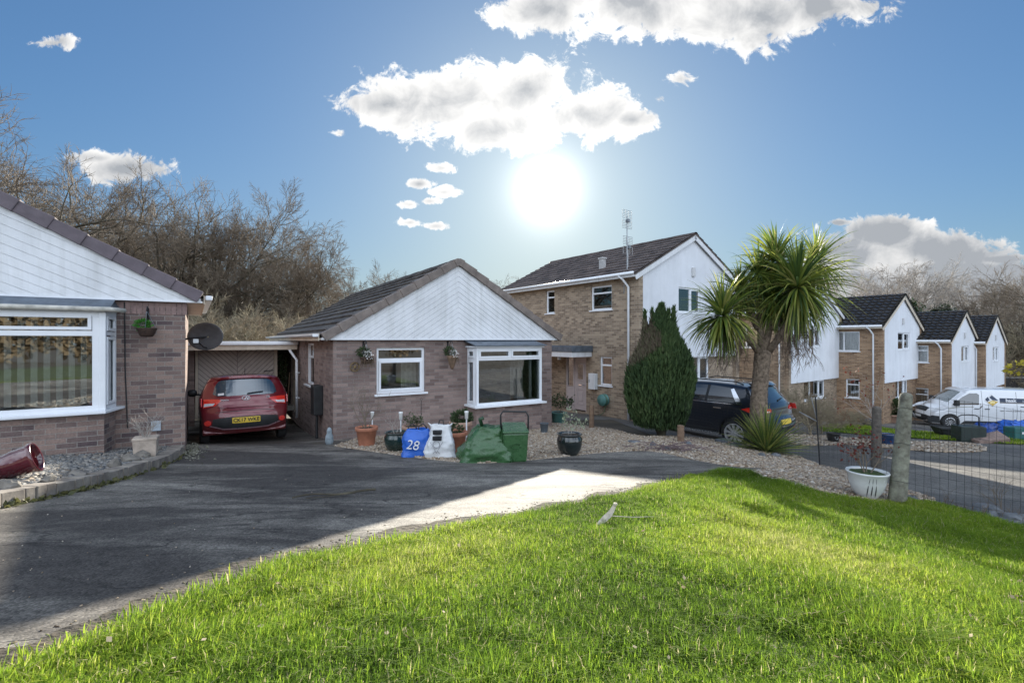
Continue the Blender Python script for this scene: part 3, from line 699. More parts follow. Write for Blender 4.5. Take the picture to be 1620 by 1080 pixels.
def cladding(parent, x0, x1, z0, zfun, y0, y1, mat, board=0.11, ang=0.6, split=None, name='gable_cladding'):
    """diagonal boards on a gable; each board its own strip with a groove between"""
    bm = bmesh.new()
    xm = (x0+x1)/2
    def region(xa, xb, dirs):
        pts = [(xa, z0), (xb, z0)]
        if zfun(xb) > z0+0.01: pts.append((xb, zfun(xb)))
        if xa < xm < xb: pts.append((xm, zfun(xm)))
        if zfun(xa) > z0+0.01: pts.append((xa, zfun(xa)))
        tmp = bmesh.new(); f = tmp.faces.new([tmp.verts.new((p[0], 0, p[1])) for p in pts])
        dn = Vector((-math.sin(dirs), 0, math.cos(dirs)))
        ks = [v.co.dot(dn) for v in tmp.verts]; lo, hi = min(ks), max(ks)
        strips = []; k = math.floor(lo/board)
        while k*board < hi:
            t2 = tmp.copy(); g = t2.verts[:]+t2.edges[:]+t2.faces[:]
            bmesh.ops.bisect_plane(t2, geom=g, plane_co=dn*(k*board+0.004), plane_no=dn, clear_inner=True)
            g = t2.verts[:]+t2.edges[:]+t2.faces[:]
            bmesh.ops.bisect_plane(t2, geom=g, plane_co=dn*((k+1)*board-0.004), plane_no=dn, clear_outer=True)
            for fc in t2.faces: strips.append([tuple(v.co) for v in fc.verts])
            t2.free(); k += 1
        tmp.free(); return strips
    m = MB()
    S = region(x0, x1, ang) if split is None else region(x0, split, ang)+region(split, x1, -ang if split is not None else ang)
    for st in S:
        d = rnd.uniform(0, 0.0025)
        m.prism([(p[0], p[2]) for p in st], y0-d, y0+0.02)
    m.prism([(x0, z0), (x1, z0)]+([(x1, zfun(x1))] if zfun(x1) > z0+.01 else [])+[(xm, zfun(xm))]+([(x0, zfun(x0))] if zfun(x0) > z0+.01 else []), y0+0.012, y1)
    bm.free()
    return m.build(name, mat, parent)
def downpipe(parent, pts, r=0.034, mat=None, clips=()):
    m = MB(); m.tube(pts, r, 10)
    for c in clips: m.box(c[0]-r*1.5, c[0]+r*1.5, c[1]-r*1.2, c[1]+r*1.2, c[2]-0.015, c[2]+0.015)
    return m.build('downpipe', mat or M_upvc, parent, True)

# ---------------------------------------------------------------- bungalow in the middle (gable with two windows)
def ctr(x): return x
BZ = -0.32
bung = thing('bungalow', 'small brown brick bungalow with white boarded gable behind the row of pots and bags', 'bungalow', (-3.62, 9.73, 0), R(32))
W, D, EZ, PT = 5.5, 9.6, 2.14, R(30.8)
m = MB(); OPF = [(0.88, 1.97, 0.95, 1.94), (3.02, 4.84, 0.6, 1.95)]
wall(m, I4, 0, W, BZ, EZ, 0.25, OPF)
wall(m, SIDE, 0.25, D-0.25, BZ, EZ, 0.25, [(2.2, 3.3, 0.98, 2.02), (5.2, 6.1, -0.05, 2.0)])
m.box(W-0.25, W, 0.25, D-0.25, BZ, EZ); m.box(0, W, D-0.25, D, BZ, EZ)
m.build('wall', M_brickB, bung)
m = MB(); m.box(0.26, W-0.26, 0.26, D-0.26, -0.2, 0.02); m.box(0.26, W-0.26, 3.9, 4.0, 0.02, EZ-0.05); m.box(2.4, 2.5, 0.3, 3.9, 0.02, EZ-0.05)
m.box(0.26, W-0.26, 0.26, D-0.26, EZ-0.05, EZ-0.01); m.build('interior', M_room, bung)
zr, rf = gable_roof(bung, W, D, EZ+0.10, PT, 0.24, 0.0, M_roofA, 5, 0.25, course=0.32, roll=0.16, step=0.042, rollh=0.004)
verge(bung, W, EZ+0.115, PT, 0.20, -0.15, 0.10, M_verge, 0.37, 0.15)
zf_ = lambda x: EZ+0.02+(W/2+0.2-abs(x-W/2))*math.tan(PT)
cladding(bung, -0.24, W+0.24, EZ, zf_, -0.09, -0.005, M_white, 0.10, R(33), split=W/2)
m = MB(); m.box(-0.245, W+0.245, -0.105, -0.02, EZ-0.035, EZ-0.001); m.build('cladding_trim', M_upvc, bung)
m = MB(); m.box(-0.27, -0.005, -0.02, D, EZ-0.03, EZ-0.004); m.box(-0.29, -0.272, -0.03, D, EZ-0.05, EZ+0.10); m.build('soffit', M_cream, bung)
m = MB()
for i in range(6):
    a0, a1 = math.pi+math.pi*i/6, math.pi+math.pi*(i+1)/6
    m.add([(-0.345+0.055*math.cos(a0), -0.04, EZ+0.08+0.055*math.sin(a0)), (-0.345+0.055*math.cos(a1), -0.04, EZ+0.08+0.055*math.sin(a1)),
           (-0.345+0.055*math.cos(a1), D+0.2, EZ+0.08+0.055*math.sin(a1)), (-0.345+0.055*math.cos(a0), D+0.2, EZ+0.08+0.055*math.sin(a0))], [(0, 1, 2, 3)])
m.box(-0.40, -0.29, -0.045, -0.038, EZ+0.03, EZ+0.085)
m.build('gutter', M_upvc, bung, recalc=False)
downpipe(bung, [(-0.30, 4.55, 1.95), (-0.26, 4.5, 1.85), (-0.09, 4.28, 1.55), (-0.09, 4.28, -0.05)], 0.036, None, [(-0.07, 4.28, 1.2), (-0.07, 4.28, 0.5)])
window(bung, I4, 0.88, 1.97, 0.95, 1.94, (), 1.68, casement=[(0.94, 1.91, 1.005, 1.655)])
curtain(bung, I4, 1.52, 1.86, 1.02, 1.64, 0.32); curtain(bung, I4, 0.95, 1.02, 1.0, 1.9, 0.3)
window(bung, SIDE, 2.2, 3.3, 0.98, 2.02, (), 1.68)
curtain(bung, SIDE, 2.3, 2.7, 1.05, 1.95, 0.32)
# square bay
m = MB(); m.box(3.02, 4.84, -0.47, -0.22, BZ, 0.55); m.box(3.02, 3.27, -0.22, 0, BZ, 0.55); m.box(4.59, 4.84, -0.22, 0, BZ, 0.55); m.build('bay_wall', M_brickB, bung)
bay = window(bung, frame((0, -0.5, 0), (1, 0, 0), (0, 1, 0), (0, 0, 1)), 3.02, 4.84, 0.6, 1.93, (), 1.66, (3.93,), inset=0.02, sill=False, casement=[(3.08, 3.91, 1.685, 1.88), (3.95, 4.78, 1.685, 1.88)])
s_ = MB(); s_.box(2.94, 4.92, -0.58, -0.38, 0.555, 0.598); s_.box(2.94, 3.08, -0.38, 0.0, 0.555, 0.598); s_.box(4.78, 4.92, -0.38, 0, 0.555, 0.598); s_.build('sill', M_upvc, bay, bevel=0.005)
for xx, ex in ((3.02, 1), (4.84, -1)):
    f = window(bung, frame((xx, 0, 0), (0, -1, 0), (ex, 0, 0), (0, 0, 1)), 0.0, 0.41, 0.6, 1.93, (), 1.66, sill=False, inset=0.0, casement=[(0.05, 0.36, 0.65, 1.63), (0.05, 0.36, 1.69, 1.88)])
m = MB(); m.box(2.98, 4.88, -0.53, 0.0, 1.93, 1.965); m.build('bay_fascia', M_upvc, bung)
m = MB()
for i in range(30):
    x = 2.93+i*0.066
    m.add([(x, -0.60, 1.966), (x+0.06, -0.60, 1.966), (x+0.06, -0.60, 1.985), (x, -0.60, 1.985), (x, 0, 2.08), (x+0.06, 0, 2.08), (x+0.06, 0, 2.10), (x, 0, 2.10)],
          [(0, 1, 2, 3), (3, 2, 6, 7), (0, 4, 5, 1), (1, 5, 6, 2), (0, 3, 7, 4)])
m.box(2.98, 4.88, -0.50, 0.0, 1.966, 1.975)
m.build('bay_roof', M_lead, bung)
curtain(bung, I4, 4.25, 4.62, 0.64, 1.62, 0.05, pm('patterned_curtain', (0.62, 0.62, 0.60), 0.8, 0.5, 22, 0.1, col2=(0.2, 0.2, 0.21))); curtain(bung, I4, 3.1, 3.2, 0.64, 1.62, 0.02)
# meter box and its pipe on the flank, a side door, soldier-course vents
m = MB(); m.box(-0.20, -0.002, 1.02, 1.42, 0.45, 1.10); o = m.build('meter_box', M_black, bung, bevel=0.02)
m = MB(); m.tube([(-0.10, 1.22, 0.47), (-0.10, 1.22, -0.1)], 0.03, 8); m.build('meter_pipe', M_black, o)
m = MB(); m.box(0.04, 0.09, 5.2, 6.1, -0.05, 2.0)
for zz in ((0.15, 0.85), (1.0, 1.85)):
    m.box(0.022, 0.05, 5.35, 5.95, zz[0], zz[1])
sdoor = m.build('side_door', M_cream, bung, bevel=0.006)
m = MB(); m.tube([(0.03, 5.3, 0.95), (-0.03, 5.3, 0.95), (-0.03, 5.42, 0.95)], 0.011, 6); m.build('handle', M_chrome, sdoor)

# ---------------------------------------------------------------- bungalow on the left
lb = thing('bungalow', 'dark brick bungalow at the left edge with large bay window and vertical blinds', 'bungalow', (-5.51, 8.10, 0), R(33.5))
WL, DL, EL, PL = 9.6, 4.9, 2.76, R(28.5)       # x runs from -WL to 0
m = MB(); BX0, BX1 = -4.2, -0.95
wall(m, I4, -WL, 0, -0.1, EL, 0.25, [(BX0, BX1, 1.06, 2.52)])
m.box(-0.25, 0, 0.25, DL, -0.1, EL); m.box(-WL, -WL+0.25, 0.25, DL, -0.1, EL); m.box(-WL, 0, DL, DL+0.25, -0.1, EL)
m.build('wall', M_brickA, lb)
# soldier course over the wall head
m = MB(); x = -0.94
while x < -0.02:
    m.box(x, x+0.065, -0.006, 0.02, EL-0.235, EL-0.02); x += 0.075
m.build('soldier_course', pm('plum_brick_header', (0.27, 0.185, 0.17), 0.9, 0.3, 8, 0.6, 55), lb)
m = MB(); m.box(-WL+.26, -0.26, 0.26, DL, 0.2, 0.42); m.box(-WL+.26, -0.26, 4.0, 4.1, 0.42, EL-.05); m.box(-WL+.26, -0.26, 0.26, DL, EL-0.05, EL-0.01); m.build('interior', M_room, lb)
MLB = Matrix.Translation((-WL, 0, 0))
lroof = thing('roof_holder', None, None); bpy.data.objects.remove(lroof)
def shifted(objs, dx):
    for o_ in objs: o_.location.x += dx
before = set(bpy.data.objects)
gable_roof(lb, WL, DL, EL+0.13, PL, 0.24, 0.0, M_roofC, 9, 0.2, course=0.33, roll=0.16)
verge(lb, WL, EL+0.15, PL, 0.20, -0.14, 0.06, M_vergeP, 0.42, 0.17, seed=6)
zl_ = lambda x: EL+0.05+(WL/2+0.2-abs(x-WL/2))*math.tan(PL)
cladding(lb, -0.24, WL+0.22, EL, zl_, -0.09, -0.005, M_white, 0.125, R(24.5), split=WL/2)
m = MB(); m.box(-0.24, WL+0.24, -0.105, -0.02, EL-0.03, EL-0.001); m.build('cladding_trim', M_upvc, lb)
m = MB(); m.box(WL+0.005, WL+0.26, -0.02, DL, EL-0.03, EL-0.004); m.box(WL+0.262, WL+0.28, -0.03, DL, EL-0.05, EL+0.10); m.build('soffit', M_cream, lb)
m = MB(); m.box(WL+0.285, WL+0.39, -0.06, DL, EL+0.02, EL+0.10); m.build('gutter', M_upvc, lb, bevel=0.02)
for o_ in set(bpy.data.objects)-before:
    if o_.parent == lb: o_.location.x -= WL
# bay with splayed end
YB = -0.50; x1 = BX1-0.04
m = MB(); plan = [(BX0, YB), (x1, YB), (BX1+0.04, -0.002), (BX0, -0.002)]
m.prism(plan, 0.05, 1.02, 'z'); m.build('bay_wall', M_brickA, lb)
Mb = frame((0, YB, 0), (1, 0, 0), (0, 1, 0), (0, 0, 1)); mc = -2.35
bay = window(lb, Mb, BX0, x1-0.06, 1.06, 2.52, (-3.45,), 2.20, (mc-0.05, -3.45), inset=0.0, fw=0.075, sill=False, casement=[(mc+0.0, x1-0.14, 2.25, 2.47), (-3.40, mc-0.10, 2.25, 2.47)])
m = MB(Mb); m.box(x1-0.06, x1+0.02, -0.01, 0.08, 1.06, 2.52); m.build('corner_post', M_upvc, bay, bevel=0.01)
dv = Vector((BX1+0.04-x1, -YB, 0)); ln = dv.length; dv.normalize()
Ms = frame((x1+0.01, YB, 0), dv, (-dv.y, dv.x, 0), (0, 0, 1))
window(lb, Ms, 0.02, ln, 1.06, 2.52, (), 2.20, sill=False, inset=0.0, casement=[(0.08, ln-0.06, 1.13, 2.15), (0.08, ln-0.06, 2.24, 2.46)])
m = MB(); pl = [(BX0, YB-0.10), (x1+0.03, YB-0.10), (BX1+0.16, -0.002), (BX0, -0.002)]; m.prism(pl, 1.02, 1.06, 'z'); m.build('sill', M_upvc, bay, bevel=0.008)
m = MB(); m.prism([(BX0, YB-0.02), (x1+0.02, YB-0.02), (BX1+0.06, -0.002), (BX0, -0.002)], 2.52, 2.55, 'z'); m.build('bay_fascia', M_upvc, lb)
m = MB(); m.add([(BX0, YB-0.06, 2.55), (x1+0.06, YB-0.06, 2.55), (BX1+0.12, -0.003, 2.55), (BX0, -0.003, 2.55), (BX0, -0.20, 2.725), (x1+0.10, -0.20, 2.725), (BX1+0.02, -0.003, 2.73), (BX0, -0.003, 2.73)],
      [(0, 1, 5, 4), (1, 2, 6, 5), (4, 5, 6, 7), (0, 3, 2, 1)]); m.build('bay_roof', M_lead, lb)
m = MB(); m.tube([(BX0, YB-0.10, 2.565), (x1+0.07, YB-0.10, 2.555), (x1+0.22, YB+0.14, 2.552)], 0.035, 8); m.build('gutter', pm('grubby_gutter', (0.60, 0.57, 0.50), 0.6, 0.4, 6, 0.2), lb, True)
blinds(lb, Mb, BX0+0.1, x1-0.16, 1.15, 2.44, 0.26)
m = MB(); m.tube([(-0.80, -0.012, EL-0.06), (-0.79, -0.012, 1.6), (-0.76, -0.012, 0.7)], 0.009, 6); m.build('cable', M_black, lb)
m = MB(); m.box(-0.46, -0.33, -0.05, -0.002, 0.62, 0.78); m.build('outlet_box', pm('grey_plastic', (0.42, 0.47, 0.52), 0.5, 0.1), lb, bevel=0.008)
# small interior things behind the glass
m = MB(); m.box(-3.9, -1.6, 1.4, 2.2, 0.42, 0.95); m.box(-3.9, -1.6, 2.0, 2.25, 0.95, 1.35); m.build('sofa', pm('sofa_fabric', (0.30, 0.26, 0.22), 0.9, 0.2), lb, bevel=0.05)
# satellite dish on the flank
dish = None
m = MB(); Md = frame((0.33, 0.42, 2.16), Vector((0.80, -0.60, 0.0)), Vector((0.02, 0.15, 0.99)), Vector((-0.6, -0.8, 0.12)))
prof = [(0.02, 0.0), (0.10, 0.006), (0.20, 0.022), (0.29, 0.05), (0.335, 0.072), (0.34, 0.066), (0.29, 0.04), (0.2, 0.012), (0.02, -0.01)]
m.lathe(prof, 30, (0, 0, 0), Md, 0.74); dish = m.build('satellite_dish', pm('mesh_dish_grey', (0.06, 0.06, 0.065), 0.55, 0.3, 6, 0.2, 120), lb, True, recalc=False)
m = MB(); m.tube([(0.0, 0.42, 2.12), (0.12, 0.38, 2.14), (0.30, 0.45, 2.16)], 0.018, 6); m.tube([(0.33, 0.40, 1.96), (0.26, 0.20, 1.98), (0.17, 0.02, 2.08)], 0.012, 6); m.build('bracket', M_iron, dish)
m = MB(); m.box(0.11, 0.19, -0.03, 0.06, 2.05, 2.12); m.build('receiver', pm('receiver_grey', (0.5, 0.5, 0.5), 0.5), dish, bevel=0.01)

# ---------------------------------------------------------------- garage and carport between the two
gx, gy = -8.15, 12.20
gar = thing('garage', 'flat roofed garage with white boarded door behind the red hatchback', 'garage', (gx, gy, 0), R(32))
m = MB(); m.box(-0.6, 2.48, -0.05, -0.02, 1.84, 2.04); m.build('fascia', M_cream, gar, bevel=0.004)
m = MB(); m.box(-0.62, 2.50, -0.12, -0.052, 1.97, 2.07); m.build('gutter', M_upvc, gar, bevel=0.02)
m = MB(); m.box(-0.6, 2.52, -0.018, 6.0, 1.97, 2.06); m.build('roof', pm('felt_roof', (0.16, 0.16, 0.15), 0.9, 0.3, 3, 0.4), gar)
m = MB(); m.box(-0.25, 0.05, 0.75, 0.95, -0.2, 1.95); m.box(-0.25, -0.05, 0.95, 6.0, -0.2, 1.95); m.box(2.42, 2.52, 2.6, 6.0, -0.2, 1.95); m.box(-0.05, 2.42, 5.9, 6.0, -0.2, 1.95)
m.build('wall', M_brickB, gar)
m = MB(); m.box(0.07, 0.13, 0.78, 0.86, 0.0, 1.90); m.box(1.98, 2.06, 0.78, 0.86, 0.0, 1.90); m.box(0.13, 1.98, 0.79, 0.85, 1.83, 1.90); m.build('door_frame', M_cream, gar)
gd = MB(); gb = MB(); gb.box(0.13, 1.98, 0.842, 0.87, 0.02, 1.83)
tmp = []
xm = 1.055
for half, sgn in ((0, 1), (1, -1)):
    xa, xb = (0.14, xm-0.012) if half == 0 else (xm+0.012, 1.97)
    bmh = bmesh.new(); bmh.faces.new([bmh.verts.new(p) for p in ((xa, 0, 0.03), (xb, 0, 0.03), (xb, 0, 1.82), (xa, 0, 1.82))])
    dn = Vector((-math.sin(R(-45*sgn)), 0, math.cos(R(-45*sgn))))
    ks = [v.co.dot(dn) for v in bmh.verts]; k = math.floor(min(ks)/0.095)
    while k*0.095 < max(ks):
        t2 = bmh.copy()
        bmesh.ops.bisect_plane(t2, geom=t2.verts[:]+t2.edges[:]+t2.faces[:], plane_co=dn*(k*0.095+0.011), plane_no=dn, clear_inner=True)
        bmesh.ops.bisect_plane(t2, geom=t2.verts[:]+t2.edges[:]+t2.faces[:], plane_co=dn*((k+1)*0.095-0.011), plane_no=dn, clear_outer=True)
        for fc in t2.faces: gd.prism([(v.co.x, v.co.z) for v in fc.verts], 0.822, 0.838)
        t2.free(); k += 1
    bmh.free()
gdo = gd.build('garage_door', pm('cream_door_paint', (0.55, 0.49, 0.44), 0.6, 0.12, 3, 0.1), gar)
gb.build('backing', pm('groove_shade_paint', (0.34, 0.30, 0.27), 0.8), gdo)  # backing toned darker than the boards: groove shade put into its colour
m = MB(); m.tube([(1.72, 0.80, 1.2), (1.72, 0.70, 1.22), (1.94, 0.62, 1.24)], 0.012, 6); m.build('handle', M_iron, gdo)
# ivy-hung dark passage beside the garage door
# ---------------------------------------------------------------- two-storey houses with white upper gables
def aerial(parent, pts, grids=1, h=1.6, yagi=False):
    """a television aerial on its pole"""
    x, y, z = pts; m = MB(); m.tube([(x, y, z), (x, y, z+h)], 0.018, 6); o = m.build('aerial_pole', M_metal, parent)
    g = MB()
    if yagi:
        g.tube([(x-0.5, y-0.1, z+h-0.03), (x+0.6, y+0.15, z+h+0.02)], 0.012, 4)
        for i in range(9):
            cx = x-0.45+i*0.12; g.tube([(cx, y-0.14, z+h), (cx, y+0.14, z+h)], 0.006, 4)
        g.tube([(x-0.5, y-0.1, z+h-0.15), (x-0.5, y-0.1, z+h+0.12)], 0.01, 4)
    else:
        for s_ in (0, 1):
            zz = z+h-0.42+s_*0.34
            for i in range(6): g.tube([(x-0.24, y, zz+i*0.055), (x+0.24, y, zz+i*0.055)], 0.006, 4)
            for cx in (-0.24, -0.08, 0.08, 0.24): g.tube([(x+cx, y, zz), (x+cx, y, zz+0.28)], 0.007, 4)
        g.box(x-0.05, x+0.05, y-0.1, y+0.02, z+h-0.22, z+h-0.12)
    g.build('aerial_grid', M_metal, o, recalc=False)
    return o
def two_storey(label, loc, ang, brick, roofm, side_up, side_low, door=None, W=6.2, D=7.6, z0=-1.0, H=4.9, pitch=R(27), detail=True, tile=(0.33, 0.15, 0.028, 0.010), fu=(2.2, 3.55), fl=(2.0, 4.25), panel_z=2.10, group='row of stepped two-storey houses', yell=False):
    h = thing('house', label, 'house', loc, ang, group)
    zf1, zf2 = 3.72, 4.62
    ops = [(fl[0], fl[1], 1.18, 2.12), (fu[0], fu[1], zf1-0.02, zf2)]
    m = MB(); wall(m, I4, 0, W, z0, H-0.06, 0.25, ops)
    so = [(a, b_, c, d) for a, b_, c, d, *_ in side_up+side_low]
    if door: so.append((door[0], door[1], 0.05, 2.12))
    wall(m, SIDE, 0.25, D-0.25, z0, H-0.06, 0.25, so)
    m.box(W-0.25, W, 0.25, D-0.25, z0, H-0.06); m.box(0, W, D-0.25, D, z0, H-0.06)
    # brick piers up both ends of the gable
    m.box(-0.02, 0.20, -0.13, -0.001, z0, H-0.06); m.box(W-0.20, W+0.02, -0.13, -0.001, z0, H-0.06)
    m.build('wall', brick, h)
    m = MB(); m.box(0.26, W-0.26, 0.26, D-0.26, 2.3, 2.5); m.box(0.26, W-0.26, 0.26, D-0.26, H-0.1, H-0.07); m.box(0.26, W-0.26, 0.26, D-0.26, -0.1, 0.04)
    m.box(0.26, W-0.26, 3.2, 3.3, 0.04, H-0.1); m.box(2.0, 2.1, 0.3, D-0.3, 0.04, H-0.1) if not door else m.box(1.95, 2.0, 0.3, D-0.3, 0.04, H-0.1)
    m.build('interior', M_room, h)
    zg = lambda x: H+0.02+(W/2-abs(x-W/2))*math.tan(pitch)
    a, b_, c, d = fu[0], fu[1], zf1, zf2
    m = MB(); xs0, xs1 = 0.205, W-0.205
    m.box(xs0, a, -0.10, -0.002, panel_z, c-0.02); m.box(b_, xs1, -0.10, -0.002, panel_z, c-0.02); m.box(a, b_, -0.10, -0.002, panel_z, c-0.02)
    m.box(xs0, a, -0.10, -0.002, c-0.02, d); m.box(b_, xs1, -0.10, -0.002, c-0.02, d)
    m.prism([(xs0, d), (xs1, d), (xs1, zg(xs1)), (W/2, zg(W/2)), (xs0, zg(xs0))], -0.10, -0.002)
    m.build('white_gable', M_render, h)
    m = MB(); m.prism([(-0.02, H-0.06), (0.2, H-0.06), (0.2, zg(0.2)), (0, zg(0))], -0.13, 0.1); m.build('pier_top', brick, h); m = MB(); m.prism([(W-0.2, H-0.06), (W+0.02, H-0.06), (W, zg(W)), (W-0.2, zg(W-0.2))], -0.13, 0.1)
    m.build('pier_top', brick, h)
    m = MB(); m.prism([(0.2, H-0.06), (W-0.2, H-0.06), (W-.2, zg(W-.2)), (W/2, zg(W/2)), (.2, zg(.2))], D-0.2, D-0.01); m.build('rear_gable', brick, h)
    co_, ro_, st_, rh_ = tile
    zr, rf = gable_roof(h, W, D, H+0.09, pitch, 0.28, 0.22, roofm, int(abs(loc[0])*10), 0.25, course=co_, roll=ro_, step=st_, rollh=rh_)
    # barge boards and box eaves
    m = MB(); ca, sa = math.cos(pitch), math.sin(pitch); S = (W/2+0.28)/ca; zl = H+0.09-0.28*math.tan(pitch)
    for M_ in (frame((-0.28, 0, zl), (0, 1, 0), (ca, 0, sa), (-sa, 0, ca)), frame((W+0.28, 0, zl), (0, 1, 0), (-ca, 0, sa), (sa, 0, ca))):
        m.box(-0.20, -0.17, 0.0, S, -0.17, -0.002, M_)
    m.build('bargeboard', M_cream if yell else M_white, h)
    m = MB(); m.box(-0.27, -0.002, -0.17, D, H-0.09, H-0.06); m.box(-0.30, -0.272, -0.17, D, H-0.11, H+0.02); m.box(W+0.025, W+0.27, -0.17, D, H-0.09, H-0.06); m.box(W+0.272, W+0.30, -0.17, D, H-0.11, H+0.02)
    m.build('soffit', M_cream if yell else M_white, h)
    m = MB(); m.tube([(-0.35, -0.18, H+0.01), (-0.35, D+0.1, H+0.01)], 0.05, 8); m.build('gutter', M_upvc, h, True)
    downpipe(h, [(-0.35, 0.45, H-0.02), (-0.25, 0.35, H-0.15), (-0.07, 0.26, H-0.4), (-0.07, 0.26, -0.3)], 0.04)
    # front windows
    mu = fu[0]+(fu[1]-fu[0])*0.55
    Mf = frame((0, -0.06, 0), (1, 0, 0), (0, 1, 0), (0, 0, 1))
    window(h, Mf, fu[0], fu[1], zf1, zf2, (mu,), casement=[(mu+0.02, fu[1]-0.05, zf1+0.05, zf2-0.05)], inset=0.0)
    curtain(h, I4, mu+0.15, fu[1]-0.03, zf1+0.02, zf2, 0.32)
    ml = fl[0]+(fl[1]-fl[0])*0.3; m2 = fl[0]+(fl[1]-fl[0])*0.72
    window(h, I4, fl[0], fl[1], 1.2, 2.12, (ml, m2), casement=[(m2+0.02, fl[1]-0.05, 1.25, 2.07)], inset=0.02)
    curtain(h, I4, fl[0]+0.7, fl[0]+1.3, 1.22, 2.1, 0.32, M_blind)
    for a, b_, c, d, kind in side_up+side_low:
        if kind == 'pair': window(h, SIDE, a, b_, c, d, ((a+b_)/2,)); curtain(h, SIDE, a+.05, b_-.05, c, d, 0.3, M_curtain)
        else:
            window(h, SIDE, a, b_, c, d, (), d-(d-c)*0.3)
            if kind == 'blind': blinds(h, SIDE, a+0.05, b_-0.05, c+0.05, d-(d-c)*.36, 0.30, 0.10)
            else: curtain(h, SIDE, a+.05, a+(b_-a)*0.45, c+0.03, d-.05, 0.3)
    # little metal flue vent on the roof slope and an air vent in the gable
    m = MB(); yv = 2.2; xv = 0.75; zv = H+0.09+xv*math.tan(pitch)
    m.box(xv-0.09, xv+0.09, yv-0.09, yv+0.09, zv-0.05, zv+0.40); m.box(xv-0.12, xv+0.12, yv-0.12, yv+0.12, zv+0.40, zv+0.46); m.build('flue', pm('flue_grey', (0.45, 0.44, 0.43), 0.6, 0.25), rf)
    m = MB(); m.box(W/2-0.12, W/2+0.04, -0.17, -0.1, H+0.15, H+0.48); m.build('air_vent', pm('vent_white', (0.6, 0.6, 0.6), 0.6), h, bevel=0.02)
    return h
SU3 = [(1.05, 2.05, 3.80, 4.66, 'curtain'), (4.08, 4.60, 3.80, 4.72, 'curtain')]
h3 = two_storey('nearest two-storey house of the row, with porch door, tall aerials and brown tiled roof', (4.1, 15.9, -0.62), R(36.1), M_brickC, M_roofC,
    SU3, [(1.05, 1.62, 1.12, 2.14, 'curtain')], (2.30, 3.42))
# its door, side light and canopy
m = MB(SIDE); m.box(2.36, 2.98, 0.06, 0.11, 0.10, 2.06)
m.box(2.47, 2.52, 0.04, 0.06, 1.2, 1.86); m.box(2.80, 2.85, 0.04, 0.06, 1.2, 1.86); m.box(2.52, 2.80, 0.04, 0.06, 1.2, 1.25); m.box(2.52, 2.80, 0.04, 0.06, 1.81, 1.86)
m.box(2.47, 2.85, 0.045, 0.06, 0.30, 0.34); m.box(2.47, 2.85, 0.045, 0.06, 0.86, 0.90); m.box(2.47, 2.51, 0.045, 0.06, 0.34, 0.86); m.box(2.81, 2.85, 0.045, 0.06, 0.34, 0.86)
m.box(2.56, 2.76, 0.042, 0.06, 0.44, 0.76)
dr = m.build('front_door', pm('putty_door_paint', (0.50, 0.43, 0.42), 0.5, 0.08), h3, bevel=0.004)
m = MB(SIDE); m.box(2.52, 2.80, 0.052, 0.058, 1.25, 1.81); m.build('pane', M_carglass, dr)
m = MB(SIDE); m.box(2.58, 2.74, 0.03, 0.05, 1.02, 1.06); m.tube([(2.42, 0.05, 1.05), (2.42, 0.0, 1.05), (2.50, 0.0, 1.05)], 0.011, 6); m.build('letterbox', M_chrome, dr)
m = MB(SIDE); m.box(2.30, 2.36, 0.03, 0.13, 0.05, 2.12); m.box(2.98, 3.04, 0.03, 0.13, 0.05, 2.12); m.box(3.36, 3.42, 0.03, 0.13, 0.05, 2.12); m.box(2.36, 2.98, 0.03, 0.13, 2.06, 2.12); m.box(3.04, 3.36, 0.03, 0.13, 2.06, 2.12); m.box(3.04, 3.36, 0.03, 0.12, 0.05, 0.95)
fr_ = m.build('door_frame', pm('putty_door_paint', (0.50, 0.43, 0.42)), h3)
m = MB(SIDE); m.box(3.04, 3.36, 0.07, 0.078, 0.95, 2.06); m.build('pane', M_glass, fr_)
m = MB(); m.box(-1.05, -0.001, 1.95, 4.6, 2.30, 2.52); m.build('porch_roof', M_lead, h3, bevel=0.02)
m = MB(); m.box(-1.02, -0.9, 2.0, 4.5, 2.12, 2.298); m.box(-0.9, -0.02, 2.0, 2.04, 2.12, 2.298); m.build('porch_fascia', M_white, h3)
m = MB(); m.box(-1.00, -0.90, 3.95, 4.10, -0.1, 2.118); m.build('porch_post', M_upvc, h3)
m = MB(); m.lathe([(0.0, 0), (0.06, 0), (0.07, 0.05), (0.05, 0.12), (0, 0.13)], 12, (-0.80, 2.9, 2.0)); m.build('porch_lamp', M_white, h3, True)
m = MB(); m.box(-0.16, -0.002, 1.72, 2.04, 0.95, 1.52); mb_ = m.build('meter_box', M_white, h3, bevel=0.012)
m = MB(); m.box(-0.168, -0.158, 1.98, 2.0, 1.2, 1.3); m.build('latch', M_black, mb_)
m = MB(); Mh = frame((-0.14, 1.32, 0.62), (0, 1, 0), (0, 0, 1), (-1, 0, 0)); m.lathe([(0.0, 0.1), (0.20, 0.1), (0.21, 0.06), (0.13, 0.05), (0.13, -0.05), (0.21, -0.06), (0.20, -0.1), (0, -0.1)], 24, (0, 0, 0), Mh)
hr = m.build('hose_reel', M_teal, h3, True)
m = MB()
for k in range(7):
    pts = [(-0.14+0.03*math.sin(k), 1.32+(0.145+0.008*k)*math.cos(t), 0.62+(0.145+0.008*k)*math.sin(t)) for t in [i*0.4 for i in range(17)]]
    m.tube(pts, 0.011, 5)
m.tube([(-0.14, 1.2, 0.5), (-0.12, 1.3, 0.2), (-0.05, 1.55, 0.05), (-0.05, 1.7, 0.02)], 0.011, 5)
m.build('hose', pm('hose_green', (0.12, 0.22, 0.12), 0.5), hr, True)
aerial(h3, (0.15, 0.5, 4.3), 2, 2.65); a2 = aerial(h3, (0.33, 0.62, 4.4), 1, 1.7, False)
